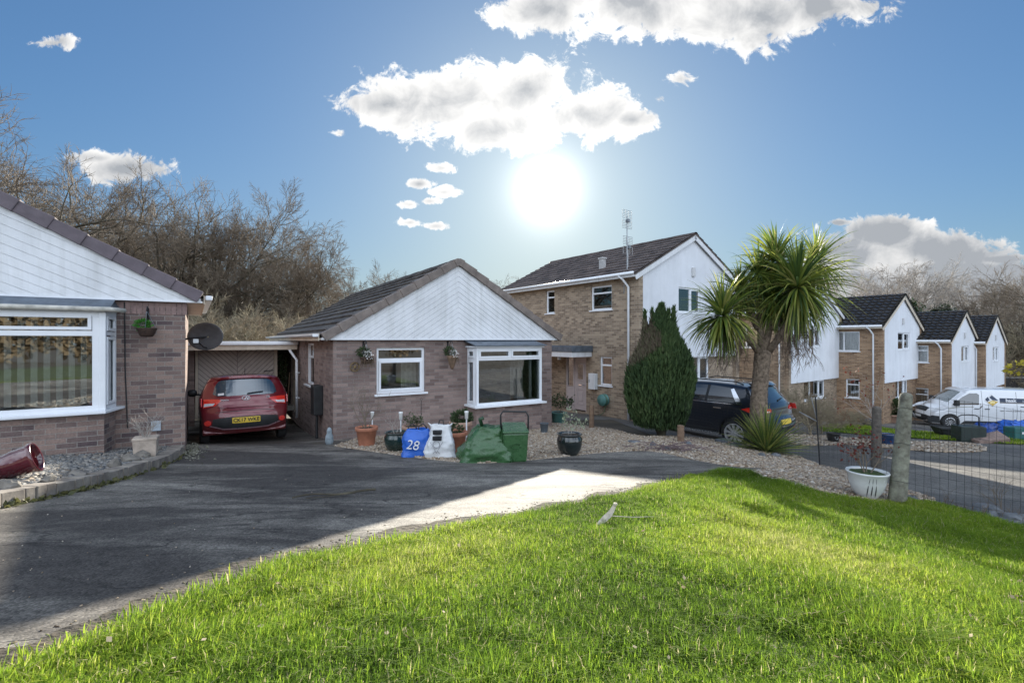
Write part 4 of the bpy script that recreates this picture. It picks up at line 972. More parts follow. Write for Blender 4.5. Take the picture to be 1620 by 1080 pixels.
m = MB(); m.box(0.02, 0.3, 0.3, 0.6, 4.85, 4.9); m.tube([(0.0, 0.5, 4.6), (0.0, 0.5, 4.3)], 0.02, 6); m.build('aerial_bracket', M_metal, h3)

h4 = two_storey('two-storey house with buff brick and white gable behind the palm tree', (12.2, 21.4, -1.95), R(37.5), M_brickC, M_roofD,
    [(1.2, 2.4, 3.7, 4.66, 'pair')], [(1.2, 1.75, 1.2, 2.1, 'curtain')], None, tile=(0.36, 0.3, 0.035, 0.03), z0=-1.2, H=5.3, fl=(1.9, 4.3))
aerial(h4, (4.4, 1.2, 5.9), 1, 2.2, True)
m = MB(); m.box(-0.14, -0.002, 0.9, 1.25, 1.1, 1.75); m.build('meter_box', M_white, h4)
HS = dict(tile=(0.36, 0.30, 0.05, 0.065), z0=-1.4, yell=True)
SU = [(0.85, 2.25, 3.66, 4.66, 'pair')]; SLW = [(0.85, 1.45, 1.3, 2.25, 'blind')]
h5 = two_storey('two-storey house with dark tiled roof left of the van, between two shorter looking gables', (18.0, 23.5, -2.12), R(36.4), M_brickD, M_roofD, SU, SLW, None, fu=(2.3, 4.2), fl=(2.3, 4.2), **HS)
m = MB(); m.box(-0.12, -0.002, 2.45, 2.75, 0.75, 1.35); m.build('meter_box', M_white, h5)
h6 = two_storey('two-storey house whose dark roof and white gable stand directly above the van cab', (23.4, 25.8, -2.85), R(36.4), M_brickD, M_roofD, [(0.8, 1.9, 3.72, 4.66, 'curtain')], [(0.8, 1.6, 1.1, 2.3, 'blind')], None, fu=(2.4, 4.1), fl=(2.4, 4.2), **HS)
h7 = two_storey('farthest two-storey house at the right end of the row', (28.3, 28.9, -2.95), R(36.4), M_brickD, M_roofD, [], [], None, fu=(2.3, 4.0), fl=(2.4, 4.2), **HS)
aerial(h5, (4.2, 3.5, 5.9), 1, 1.6, True)
for hh, y_ in ((h5, 3.2), (h6, 3.2)):
    pass
# ---------------------------------------------------------------- vehicles: a lofted body from a side outline
class Car:
    """x runs from the tail (0) to the nose (L); y half width; z up. Built in local space."""
    def __init__(s, L, W, up, zb, wheels, wr, belt, tum, crown, rear_w=0.10, nose_w=0.18, nose_l=0.9, rear_l=0.5):
        s.L, s.W, s.zb, s.wheels, s.wr = L, W, zb, wheels, wr
        s.belt, s.tum, s.rw, s.nw, s.nl, s.rl = belt, tum, rear_w, nose_w, nose_l, rear_l
        s.H = max(z for x, z in up)
        s.up = smooth_poly(up, 8)
        low = []; x = s.up[-1][0]; ws = sorted(wheels, reverse=True)      # along the underside from the nose back to the tail
        low.append((x-0.10, zb))
        for wx in ws:
            n = 14; h = wr-zb; ra = wr+0.055; a0 = math.asin(min(1, max(-1, (zb-wr)/ra)))
            for i in range(n+1):
                a = a0+(math.pi-2*a0)*i/n
                low.append((wx+ra*math.cos(a), wr+ra*math.sin(a)))
        low.append((s.up[0][0]+0.10, zb))
        s.loop = [(x, z, 1) for x, z in s.up]+[(x, z, 0) for x, z in low]
        s.crown = crown
    def F(s, x, z):
        w = s.W/2
        if x < s.rl: w *= 1-s.rw*((s.rl-x)/s.rl)**2
        if x > s.L-s.nl: w *= 1-s.nw*((x-s.L+s.nl)/s.nl)**2.2
        if z > s.belt: w *= 1-s.tum*((z-s.belt)/(s.H-s.belt))**1.15
        else:
            t = (s.belt-z)/(s.belt-s.zb); w *= 1-0.05*t*t+0.008*math.sin(t*math.pi*2)
        return w
    def edge(s):
        n = len(s.loop); out = []
        for i in range(n):
            x, z, up = s.loop[i]; a = s.loop[i-1]; b = s.loop[(i+1) % n]
            t = Vector((b[0]-a[0], b[1]-a[1]));
            if t.length < 1e-9: t = Vector((1, 0))
            t.normalize(); nrm = Vector((-t[1], t[0]))
            c = s.crown(x, z) if up else 0.0
            out.append((x, z, nrm, c, up))
        return out
    def body(s, mat, parent, name='body'):
        E = s.edge(); n = len(E); V = []; Fc = []
        vv = [i/6 for i in range(-6, 7)]
        r = lambda up: 0.07 if up else 0.02
        ez = []
        for x, z, nr, c, up in E:
            f = s.F(x, z)-r(up)
            for v in vv:
                V.append((x-nr[0]*c*abs(v)**2.4, v*f, z-nr[1]*c*abs(v)**2.4))
        m_ = len(vv)
        for i in range(n):
            j = (i+1) % n
            for k in range(m_-1): Fc.append((i*m_+k, j*m_+k, j*m_+k+1, i*m_+k+1))
        bm = bmesh.new(); bv = [bm.verts.new(p) for p in V]
        for f in Fc: bm.faces.new([bv[q] for q in f])
        for sd_ in (-1, 1):
            prev = [bv[i*m_+(0 if sd_ < 0 else m_-1)] for i in range(n)]
            for k, dd in enumerate((0.12, 0.4, 1.0)):
                ring = []
                for x, z, nr, c, up in E:
                    rr = r(up); d = rr*dd; xx = x-nr[0]*(c+d); zz = z-nr[1]*(c+d)
                    y = s.F(xx, zz)-rr+math.sqrt(max(0, rr*rr-(rr-d)**2))
                    ring.append(bm.verts.new((xx, sd_*y, zz)))
                for i in range(n):
                    j = (i+1) % n
                    bm.faces.new([prev[i], prev[j], ring[j], ring[i]])
                prev = ring
            cap = bm.faces.new(prev)
            keep = {'v': set(prev)}
            geomf = [cap]; step = 0.09
            for ax in (0, 2):
                lo = min(v.co[ax] for v in prev); hi = max(v.co[ax] for v in prev); k = math.ceil(lo/step+1e-6)
                while k*step < hi-1e-6:
                    p = [0, 0, 0]; p[ax] = k*step; nn = [0, 0, 0]; nn[ax] = 1
                    es = list({e for f in geomf for e in f.edges}); vs = list({v for f in geomf for v in f.verts})
                    res = bmesh.ops.bisect_plane(bm, geom=vs+es+geomf, plane_co=p, plane_no=nn, dist=1e-6)
                    geomf = list({g for g in res['geom'] if isinstance(g, bmesh.types.BMFace)})
                    k += 1
            ps = set(prev)
            for f in geomf:
                for v in f.verts:
                    if v not in ps: v.co.y = sd_*s.F(v.co.x, v.co.z)
        bmesh.ops.recalc_face_normals(bm, faces=bm.faces)
        me = bpy.data.meshes.new(name); bm.to_mesh(me); bm.free()
        o = link(name, me, mat, parent, True); return o
    def side(s, name, poly, mat, parent, off=0.005, side=1, th=0.0, step=0.09):
        """a piece lying on the flank: outline in (x, z)"""
        bm = bmesh.new(); f = bm.faces.new([bm.verts.new((x, 0, z)) for x, z in poly]); grid_cut(bm, step, axes=(0, 2))
        for v in bm.verts: v.co.y = side*(s.F(v.co.x, v.co.z)+off)
        if th or True:
            fs = bm.faces[:]; rr = bmesh.ops.extrude_face_region(bm, geom=fs)
            for v in [q for q in rr['geom'] if isinstance(q, bmesh.types.BMVert)]: v.co.y -= side*(off+0.012+th)
        bmesh.ops.recalc_face_normals(bm, faces=bm.faces)
        me = bpy.data.meshes.new(name); bm.to_mesh(me); bm.free(); return link(name, me, mat, parent, False)
    def surf_end(s, y, z, rear, off):
        up = s.up; best = None
        for i in range(len(up)-1):
            (x0, z0), (x1, z1) = up[i], up[i+1]
            if (z0-z)*(z1-z) <= 0 and abs(z1-z0) > 1e-6:
                x = x0+(x1-x0)*(z-z0)/(z1-z0)
                if best is None or (rear and x < best[0]) or (not rear and x > best[0]):
                    t = Vector((x1-x0, z1-z0)).normalized(); best = (x, Vector((-t[1], t[0])))
        if best is None: best = (up[0][0] if rear else up[-1][0], Vector((-1 if rear else 1, 0)))
        x, n = best; f = max(0.2, s.F(x, z)-0.07); v = min(1.15, abs(y)/f); c = s.crown(x, z)*v**2.4-off
        return (x-n[0]*c, y, z-n[1]*c)
    def end(s, name, poly, mat, parent, rear=True, off=0.006, step=0.06, th=0.012):
        """a piece lying on the tail or the nose: outline in (y, z)"""
        bm = bmesh.new(); bm.faces.new([bm.verts.new((0, y, z)) for y, z in poly]); grid_cut(bm, step, axes=(1, 2))
        for v in bm.verts: v.co = s.surf_end(v.co.y, v.co.z, rear, off)
        fs = bm.faces[:]; rr = bmesh.ops.extrude_face_region(bm, geom=fs)
        for v in [q for q in rr['geom'] if isinstance(q, bmesh.types.BMVert)]: v.co.x += (1 if rear else -1)*(off+th)
        bmesh.ops.recalc_face_normals(bm, faces=bm.faces)
        me = bpy.data.meshes.new(name); bm.to_mesh(me); bm.free(); return link(name, me, mat, parent, False)
    def add_wheels(s, parent, tw=0.2, rim=0.66, spokes=10, rimmat=None, split=False, inset=0.02):
        for wx in s.wheels:
            for sd_ in (-1, 1):
                yo = sd_*(s.W/2-inset); M = frame((wx, yo, s.wr), (1, 0, 0), (0, 0, 1), (0, sd_, 0)); r = s.wr; ri = r*rim
                m = MB(M); m.lathe([(ri, -tw+0.02), (r*0.93, -tw), (r, -tw+0.03), (r, -0.03), (r*0.94, 0.0), (r*0.82, 0.012), (ri, 0.004), (ri*0.97, -0.03), (ri*0.95, -tw+0.04)], 36)
                t_ = m.build('wheel', M_tyre, parent, True, recalc=False)
                m = MB(M); m.lathe([(ri*1.0, 0.004), (ri*0.93, 0.008), (ri*0.9, -0.02), (ri*0.88, -0.06)], 36)
                for k in range(spokes):
                    a = 2*math.pi*k/spokes+0.2; ww = r*0.05
                    for da in ((-0.09, 0.09) if split else (0,)):
                        a2 = a+da; ca, sa = math.cos(a2), math.sin(a2); e = (-sa, ca)
                        p0, p1 = 0.13*r, ri*0.93; w0, w1 = ww*0.8, ww*(0.9 if split else 1.25)
                        m.add([(ca*p0-e[0]*w0, sa*p0-e[1]*w0, -0.02), (ca*p0+e[0]*w0, sa*p0+e[1]*w0, -0.02), (ca*p1+e[0]*w1, sa*p1+e[1]*w1, -0.006), (ca*p1-e[0]*w1, sa*p1-e[1]*w1, -0.006),
                               (ca*p0-e[0]*w0, sa*p0-e[1]*w0, -0.045), (ca*p0+e[0]*w0, sa*p0+e[1]*w0, -0.045), (ca*p1+e[0]*w1, sa*p1+e[1]*w1, -0.035), (ca*p1-e[0]*w1, sa*p1-e[1]*w1, -0.035)],
                              [(0, 1, 2, 3), (4, 7, 6, 5), (0, 3, 7, 4), (1, 5, 6, 2), (3, 2, 6, 7)])
                m.lathe([(0, -0.012), (0.16*r, -0.014), (0.2*r, -0.03), (0.2*r, -0.05)], 20)
                m.build('rim', rimmat or M_alloy, t_, False)
                m = MB(M); m.lathe([(0, -0.07), (ri*0.9, -0.07)], 24); m.build('brake_disc', pm('brake_grey', (0.06, 0.06, 0.06), 0.5, 0.3, metal=0.6), t_, recalc=False)

def rrect(y0, y1, z0, z1, r=0.03, n=4):
    out = []
    for cx, cy, a0 in ((y1-r, z1-r, 0), (y0+r, z1-r, 90), (y0+r, z0+r, 180), (y1-r, z0+r, 270)):
        for i in range(n+1):
            a = R(a0+90*i/n); out.append((cx+r*math.cos(a), cy+r*math.sin(a)))
    return out
def mir(p): return [(-y, z) for y, z in reversed(p)]

# --- red hatchback in the carport
L_, W_ = 3.66, 1.68
up = [(0.10, 0.24), (0.03, 0.36), (0.0, 0.50), (0.01, 0.66), (0.055, 0.80), (0.075, 0.93), (0.11, 1.03), (0.20, 1.18), (0.31, 1.36), (0.35, 1.425), (0.55, 1.455), (1.0, 1.49), (1.5, 1.50), (2.0, 1.465), (2.35, 1.36), (2.85, 1.04), (3.05, 0.97), (3.35, 0.89), (3.55, 0.76), (3.64, 0.60), (3.66, 0.42), (3.60, 0.26)]
c1 = Car(L_, W_, up, 0.22, (0.62, 3.0), 0.29, 0.98, 0.27, lambda x, z: (0.075 if x < 0.5 else (0.16 if x > 3.2 else 0.035)), rear_w=0.07)
ca_ = R(33.0); cx, cy = -6.42, 10.35
car1 = thing('parked_car', 'dark red hatchback seen from behind in the carport beside the bungalow', 'car', (0, 0, 0), 0)
fwd = Vector((-math.sin(ca_), math.cos(ca_), 0)); lft = Vector((-fwd.y, fwd.x, 0)); tail = Vector((-5.58, 10.10, 0))
gz0 = tz(tail.x, tail.y); gz1 = tz(tail.x+fwd.x*3, tail.y+fwd.y*3)
car1.matrix_world = frame((tail.x, tail.y, gz0+0.005), (fwd*3+Vector((0, 0, gz1-gz0))).normalized(), lft, (fwd*3+Vector((0, 0, gz1-gz0))).normalized().cross(lft))
c1.body(M_carRed, car1)
c1.add_wheels(car1, 0.17, 0.66, 8)
gz = [(0.52, 1.035), (0.60, 1.09), (0.565, 1.24), (0.50, 1.345), (0.44, 1.365), (-0.44, 1.365), (-0.50, 1.345), (-0.565, 1.24), (-0.60, 1.09), (-0.52, 1.035), (-0.30, 1.02), (0.30, 1.02)]
rg = c1.end('rear_window', gz, pm('rear_glass', (0.03, 0.06, 0.09), 0.05, 0.3, 2, 0, spec=1, coat=1), car1)
c1.end('sticker', rrect(0.40, 0.51, 1.045, 1.09, 0.008), M_white, rg, off=0.012, th=0.002)
c1.end('wiper', [(-0.02, 1.035), (-0.04, 1.055), (-0.33, 1.085), (-0.33, 1.07)], M_black, rg, off=0.03, th=0.0)
c1.end('spoiler', [(0.53, 1.375), (0.53, 1.415), (-0.53, 1.415), (-0.53, 1.375)], M_carRed, car1, off=0.035)
for sg in (1, -1):
    q = lambda p: p if sg > 0 else mir(p)
    tl = c1.end('tail_light', q([(0.76, 1.0), (0.50, 0.965), (0.44, 0.935), (0.56, 0.83), (0.77, 0.81)]), M_redlamp, car1, off=0.012)
    c1.end('lamp_lens', q([(0.75, 0.89), (0.56, 0.885), (0.60, 0.84), (0.76, 0.83)]), M_clear, tl, off=0.017)
    c1.side('tail_light_wrap', [(0.10, 0.995), (0.02+0.05, 0.83), (0.22, 0.85), (0.36, 0.985)], M_redlamp, car1, off=0.004, side=sg)
    # round reflector set in the bumper
    c1.end('reflector', [(sg*0.69+0.062*math.cos(t), 0.475+0.062*math.sin(t)) for t in [i*math.pi/8 for i in range(16)]], M_reflector, car1, off=0.016)
    c1.side('side_window', [(0.62, 1.05), (2.55, 1.035), (2.12, 1.34), (1.5, 1.40), (0.95, 1.37), (0.66, 1.24)], M_carglass, car1, side=sg)
    c1.side('side_panel', [(1.00, 0.32), (2.65, 0.32), (2.60, 0.44), (1.02, 0.44)], M_black, car1, side=sg, off=0.012)
    m = MB(); m.lathe([(0, -0.10), (0.06, -0.09), (0.085, -0.04), (0.085, 0.05), (0.05, 0.09), (0, 0.095)], 14, (0, 0, 0), frame((2.48, sg*0.98, 1.075), (0, 0, 1), (1, 0, 0), (0, sg, 0)), 0.6)
    m.tube([(2.46, sg*0.80, 1.02), (2.48, sg*0.93, 1.05)], 0.025, 6); m.build('wing_mirror', M_black, car1, True)
c1.end('bumper_panel', [(0.62, 0.40), (0.60, 0.56), (0.30, 0.585), (-0.30, 0.585), (-0.60, 0.56), (-0.62, 0.40), (-0.4, 0.335), (0.4, 0.335)], M_black, car1, off=0.010)
c1.end('chrome_strip', [(0.66, 0.40), (0.64, 0.42), (0.42, 0.352), (-0.42, 0.352), (-0.64, 0.42), (-0.66, 0.40), (-0.42, 0.328), (0.42, 0.328)], pm('pink_silver_trim', (0.50, 0.30, 0.34), 0.3, metal=0.6), car1, off=0.02)
c1.end('tailgate_seam', [(0.55, 0.705), (-0.55, 0.705), (-0.55, 0.695), (0.55, 0.695)], M_black, car1, off=0.004)
c1.end('tailgate_crease', [(0.52, 0.80), (0.42, 0.835), (-0.42, 0.835), (-0.52, 0.80), (-0.42, 0.775), (0.42, 0.775)], M_carRed, car1, off=0.022)
def end_frame(c, y, z, off, rear=True):
    p = Vector(c.surf_end(y, z, rear, off)); return frame(p, (0, -1 if rear else 1, 0), (0, 0, 1), (-1 if rear else 1, 0, 0))
pl = c1.end('number_plate', rrect(-0.26, 0.26, 0.455, 0.566, 0.012), M_yplate, car1, off=0.028)
place_text('plate_lettering', 'CK17 WKE', 0.100, M_ink, pl, end_frame(c1, 0, 0.510, 0.034), 0.002)
m = MB(end_frame(c1, 0, 0.955, 0.02)); m.lathe([(0.062, 0), (0.070, 0.010), (0.082, 0)], 24, (0, 0, 0), None, 0.58)
M_silver = pm('silver_badge', (0.7, 0.72, 0.75), 0.3, 0.1, 9, 0)
eb = m.build('badge', M_silver, car1, recalc=False)
place_text('badge_letter', 'H', 0.095, M_silver, eb, end_frame(c1, 0, 0.955, 0.018), 0.003, 0.5, 0.006)
place_text('badge_lettering', 'i10', 0.05, M_silver, car1, end_frame(c1, -0.42, 0.965, 0.022), 0.001)
place_text('badge_lettering', 'HYUNDAI', 0.032, M_silver, car1, end_frame(c1, 0.39, 0.935, 0.022), 0.001)
m = MB(); m.tube([(0.42, 0.0, 1.44), (0.30, 0.0, 1.60)], 0.006, 5); m.lathe([(0, 0.03), (0.025, 0.02), (0.035, 0)], 8, (0.43, 0, 1.44)); m.build('radio_aerial', M_black, car1)

# --- dark blue estate car on the neighbour's drive
L_, W_ = 4.44, 1.85
up = [(0.14, 0.30), (0.04, 0.42), (0.0, 0.56), (0.02, 0.72), (0.10, 0.80), (0.13, 0.95), (0.17, 1.08), (0.42, 1.38), (0.50, 1.52), (0.62, 1.575), (1.1, 1.625), (1.8, 1.645), (2.4, 1.61), (2.8, 1.48), (3.3, 1.12), (3.6, 1.05), (4.1, 0.94), (4.33, 0.76), (4.42, 0.60), (4.44, 0.42), (4.36, 0.28)]
c2 = Car(L_, W_, up, 0.26, (0.90, 3.54), 0.345, 1.10, 0.20, lambda x, z: (0.09 if x < 0.6 else (0.20 if x > 3.8 else 0.04)), rear_w=0.10)
a_ = R(38.5)
tail = Vector((6.92, 12.10, 0)); fwd = Vector((-math.sin(a_), math.cos(a_), 0)); lft = Vector((-fwd.y, fwd.x, 0)); e_ = (fwd*3+Vector((0, 0, tz(tail.x+fwd.x*3, tail.y+fwd.y*3)-tz(tail.x, tail.y)))).normalized()
car2 = thing('parked_car', 'dark blue crossover car parked behind the palm trunk and conifer', 'car')
car2.matrix_world = frame((tail.x, tail.y, tz(tail.x, tail.y)+0.0), (fwd*1.0).normalized(), lft, (0, 0, 1))
c2.body(M_carBlue, car2); c2.add_wheels(car2, 0.22, 0.74, 10, pm('bright_alloy', (0.75, 0.76, 0.78), 0.2, 0.08, metal=0.5), split=True)
for sg in (1, -1):
    q = lambda p: p if sg > 0 else mir(p)
    sw = c2.side('side_window', [(0.86, 1.13), (3.15, 1.12), (2.62, 1.44), (2.2, 1.52), (1.5, 1.53), (1.02, 1.49)], M_carglass, car2, side=sg)
    c2.side('window_trim', [(0.66, 1.10), (0.82, 1.10), (1.02, 1.46), (0.94, 1.49)], M_chrome, car2, side=sg, off=0.012)
    c2.side('window_trim', [(0.72, 1.085), (3.2, 1.085), (3.2, 1.105), (0.72, 1.105)], M_chrome, car2, side=sg, off=0.010)
    for xx in (1.62, 2.42): c2.side('door_pillar', [(xx, 1.11), (xx+0.07, 1.11), (xx+0.03, 1.54), (xx-0.04, 1.54)], M_black, sw, side=sg, off=0.008)
    c2.side('sill_trim', [(1.35, 0.28), (3.1, 0.28), (3.08, 0.40), (1.37, 0.40)], M_black, car2, side=sg, off=0.02)
    c2.side('sill_strip', [(1.30, 0.27), (3.12, 0.27), (3.12, 0.315), (1.30, 0.315)], M_alloy, car2, side=sg, off=0.03)
    c2.side('door_strip', [(1.45, 0.505), (3.0, 0.505), (2.95, 0.56), (1.55, 0.56)], M_carBlue, car2, side=sg, off=0.022)
    for xx in (1.02, 2.02, 2.95): c2.side('door_seam', [(xx+(0.1 if xx < 1.5 else 0), 0.42), (xx+0.008+(0.1 if xx < 1.5 else 0), 0.42), (xx+0.008, 1.08), (xx, 1.08)], M_black, car2, side=sg, off=0.002)
    for xx in (1.22, 2.22):
        hd = c2.side('door_handle', [(xx, 0.955), (xx+0.2, 0.955), (xx+0.2, 0.98), (xx, 0.98)], M_chrome, car2, side=sg, off=0.03)
    c2.side('tail_light', [(0.14, 1.06), (0.10, 0.92), (0.42, 0.90), (0.70, 0.99), (0.52, 1.045)], M_redlamp, car2, side=sg, off=0.006)
    tl = c2.end('tail_light', q([(0.80, 1.06), (0.52, 1.03), (0.50, 0.95), (0.80, 0.91)]), M_redlamp, car2, off=0.010)
    c2.end('lamp_lens', q([(0.78, 0.945), (0.58, 0.955), (0.58, 0.975), (0.78, 0.97)]), M_clear, tl, off=0.014)
    c2.end('reflector', q(rrect(0.55, 0.80, 0.45, 0.49, 0.01)), M_redlamp, car2, off=0.02)
    m = MB(); m.tube([(0.8, sg*0.60, 1.585), (1.0, sg*0.60, 1.645), (2.2, sg*0.60, 1.665), (2.45, sg*0.60, 1.60)], 0.016, 6); m.build('roof_rail', M_black, car2, True)
rg = c2.end('rear_window', [(0.55, 1.14), (0.62, 1.17), (0.54, 1.46), (0.42, 1.49), (-0.42, 1.49), (-0.54, 1.46), (-0.62, 1.17), (-0.55, 1.14)], M_carglass, car2)
c2.end('wiper', [(-0.02, 1.15), (-0.04, 1.175), (-0.36, 1.215), (-0.36, 1.20)], M_black, rg, off=0.03, th=0)
c2.end('spoiler', [(0.58, 1.515), (0.58, 1.575), (-0.58, 1.575), (-0.58, 1.515)], M_carBlue, car2, off=0.07)
c2.end('bumper_panel', [(0.85, 0.34), (0.80, 0.50), (0.5, 0.54), (-0.5, 0.54), (-0.80, 0.50), (-0.85, 0.34)], M_black, car2, off=0.010)
c2.end('skid_plate', [(0.5, 0.33), (0.48, 0.40), (-0.48, 0.40), (-0.5, 0.33)], M_alloy, car2, off=0.025)
c2.end('bumper_trim', [(0.72, 0.56), (0.72, 0.585), (-0.72, 0.585), (-0.72, 0.56)], M_chrome, car2, off=0.018)
pl = c2.end('number_plate', rrect(-0.26, 0.26, 0.62, 0.73, 0.012), M_yplate, car2, off=0.02)

# --- white panel van
L_, W_ = 5.0, 1.95
up = [(0.06, 0.34), (0.0, 0.46), (0.02, 0.66), (0.05, 1.1), (0.09, 1.6), (0.14, 1.86), (0.24, 1.93), (0.9, 1.965), (2.0, 1.97), (3.1, 1.95), (3.45, 1.88), (3.75, 1.66), (4.18, 1.28), (4.32, 1.18), (4.65, 1.06), (4.85, 0.92), (4.95, 0.74), (5.0, 0.55), (4.98, 0.40), (4.90, 0.26)]
c3 = Car(L_, W_, up, 0.25, (1.02, 4.12), 0.335, 1.15, 0.13, lambda x, z: (0.05 if x < 0.4 else (0.22 if x > 4.3 else (0.05 if x < 3.5 else 0.10))), rear_w=0.03, nose_w=0.16, nose_l=0.8, rear_l=0.3)
fv = Vector((-0.96, 0.28, 0)).normalized(); lv = Vector((-fv.y, fv.x, 0))
van = thing('parked_van', 'white panel van with company lettering parked at the right behind the wire fence', 'van')
nose = Vector((20.40, 24.15, 0)); tail = nose-fv*5.0; zv = tz(nose.x+0.8, nose.y)
van.matrix_world = frame((tail.x, tail.y, zv+0.01), fv, lv, (0, 0, 1))
c3.body(M_carWhite, van); c3.add_wheels(van, 0.21, 0.62, 10, M_alloy)
for sg in (1,-1):
    cw = c3.side('cab_window', [(3.02, 1.20), (4.02, 1.16), (4.05, 1.19), (3.62, 1.56), (3.36, 1.72), (3.06, 1.74), (2.98, 1.66)], M_carglass, van, side=sg)
    c3.side('sill_trim', [(1.45, 0.27), (3.72, 0.27), (3.55, 0.42), (1.48, 0.45)], M_black, van, side=sg, off=0.015)
    c3.side('bumper_side', [(4.50, 0.27), (4.96, 0.28), (4.97, 0.52), (4.80, 0.62), (4.55, 0.60)], M_black, van, side=sg, off=0.012)
    c3.side('door_seam', [(2.88, 0.47), (2.892, 0.47), (2.892, 1.86), (2.88, 1.86)], M_black, van, side=sg, off=0.002)
    c3.side('door_seam', [(1.58, 0.50), (1.592, 0.50), (1.592, 1.84), (1.58, 1.84)], M_black, van, side=sg, off=0.002)
    c3.side('door_handle', [(3.02, 1.0), (3.20, 1.0), (3.20, 1.03), (3.02, 1.03)], M_black, van, side=sg, off=0.025)
    c3.side('door_handle', [(2.62, 1.0), (2.80, 1.0), (2.80, 1.03), (2.62, 1.03)], M_black, van, side=sg, off=0.025)
    c3.side('headlight', [(4.30, 0.98), (4.86, 0.80), (4.84, 0.90), (4.55, 1.04), (4.22, 1.12)], M_clear, van, side=sg, off=0.01)
    m = MB(); m.box(3.86, 4.0, sg*0.95, sg*1.20, 1.13, 1.40); m.build('wing_mirror', M_black, van, bevel=0.03)
ml = []
wsp = [(-0.70, 1.30), (0.70, 1.30), (0.66, 1.55), (0.60, 1.80), (-0.60, 1.80), (-0.66, 1.55)]
c3.end('windscreen', wsp, pm('windscreen_glass', (0.10, 0.13, 0.13), 0.05, 0.3, 3, 0, spec=1, coat=1), van, rear=False)
c3.end('grille', [(-0.45, 0.78), (0.45, 0.78), (0.50, 0.98), (-0.50, 0.98)], M_black, van, rear=False, off=0.01)
c3.end('front_bumper', [(-0.78, 0.30), (0.78, 0.30), (0.80, 0.55), (0.5, 0.62), (-0.5, 0.62), (-0.80, 0.55)], M_black, van, rear=False, off=0.01)
c3.end('number_plate', rrect(-0.26, 0.26, 0.46, 0.57, 0.01), M_white, van, rear=False, off=0.02)
m = MB(end_frame(c3, 0, 0.92, 0.02, False)); m.add([(0, -0.08, 0), (0.05, 0, 0), (0, 0.08, 0), (-0.05, 0, 0), (0, -0.045, 0.01), (0.028, 0, 0.01), (0, 0.045, 0.01), (-0.028, 0, 0.01)], [(0, 1, 5, 4), (1, 2, 6, 5), (2, 3, 7, 6), (3, 0, 4, 7)]); m.build('badge', M_chrome, van)
# livery on the flank that faces us: a band with lettering, a diamond badge, a thin swoosh
yS = c3.F(1.5, 1.5); M_navy = pm('navy_vinyl', (0.012, 0.03, 0.07), 0.35, 0.2); M_gold = pm('gold_vinyl', (0.55, 0.36, 0.06), 0.35, 0.3, 30); M_vgrey = pm('grey_vinyl', (0.16, 0.15, 0.15), 0.4, 0.2)
bnd = c3.side('livery_band', [(0.2, 1.36), (2.22, 1.36), (2.22, 1.54), (0.2, 1.54)], M_navy, van, side=1, off=0.003)
c3.side('livery_shade', [(0.2, 1.30), (2.22, 1.30), (2.22, 1.358), (0.2, 1.358)], M_vgrey, van, side=1, off=0.003)
c3.side('livery_stripe', [(0.2, 1.14), (1.46, 1.14), (1.46, 1.18), (0.2, 1.18)], M_navy, van, side=1, off=0.003)
Mt = lambda x, z: frame((x, c3.F(x, z)+0.008, z), (-1, 0, 0), (0, -0.12, 1), (0, 1, 0))
place_text('livery_lettering', 'haak', 0.215, M_white, bnd, Mt(1.80, 1.435), 0.006)
place_text('livery_lettering', 'signs', 0.19, pm('pale_vinyl', (0.42, 0.46, 0.48), 0.5), bnd, Mt(1.20, 1.435), 0.0)
dmd = c3.side('livery_diamond', [(2.22, 1.40), (2.50, 1.72), (2.80, 1.42), (2.50, 1.13)], M_white, van, side=1, off=0.012)
c3.side('diamond_top', [(2.27, 1.42), (2.50, 1.66), (2.60, 1.56), (2.50, 1.44)], M_navy, dmd, side=1, off=0.016)
c3.side('diamond_top', [(2.66, 1.58), (2.77, 1.46), (2.70, 1.36), (2.60, 1.44)], M_navy, dmd, side=1, off=0.016)
c3.side('diamond_base', [(2.28, 1.37), (2.48, 1.43), (2.70, 1.33), (2.50, 1.17)], M_gold, dmd, side=1, off=0.016)
c3.side('diamond_swirl', [(2.40, 1.36), (2.50, 1.40), (2.60, 1.36), (2.58, 1.26), (2.50, 1.30), (2.42, 1.28)], pm('cream_vinyl', (0.8, 0.66, 0.3), 0.4), dmd, side=1, off=0.020)
sw_ = c3.side('livery_swoosh', [(4.2, 0.96), (3.9, 1.035), (3.45, 1.085), (3.22, 1.08), (3.22, 1.10), (3.45, 1.108), (3.9, 1.06), (4.2, 0.99)], pm('olive_vinyl', (0.20, 0.19, 0.10), 0.4), van, side=1, off=0.003)
c3.side('livery_peak', [(3.02, 1.03), (2.90, 1.19), (2.86, 1.16), (2.96, 1.03)], M_vgrey, sw_, side=1, off=0.003)
place_text('livery_small_print', 'signs  vehicle graphics  print', 0.085, M_vgrey, van, Mt(1.75, 0.965), 0.0)
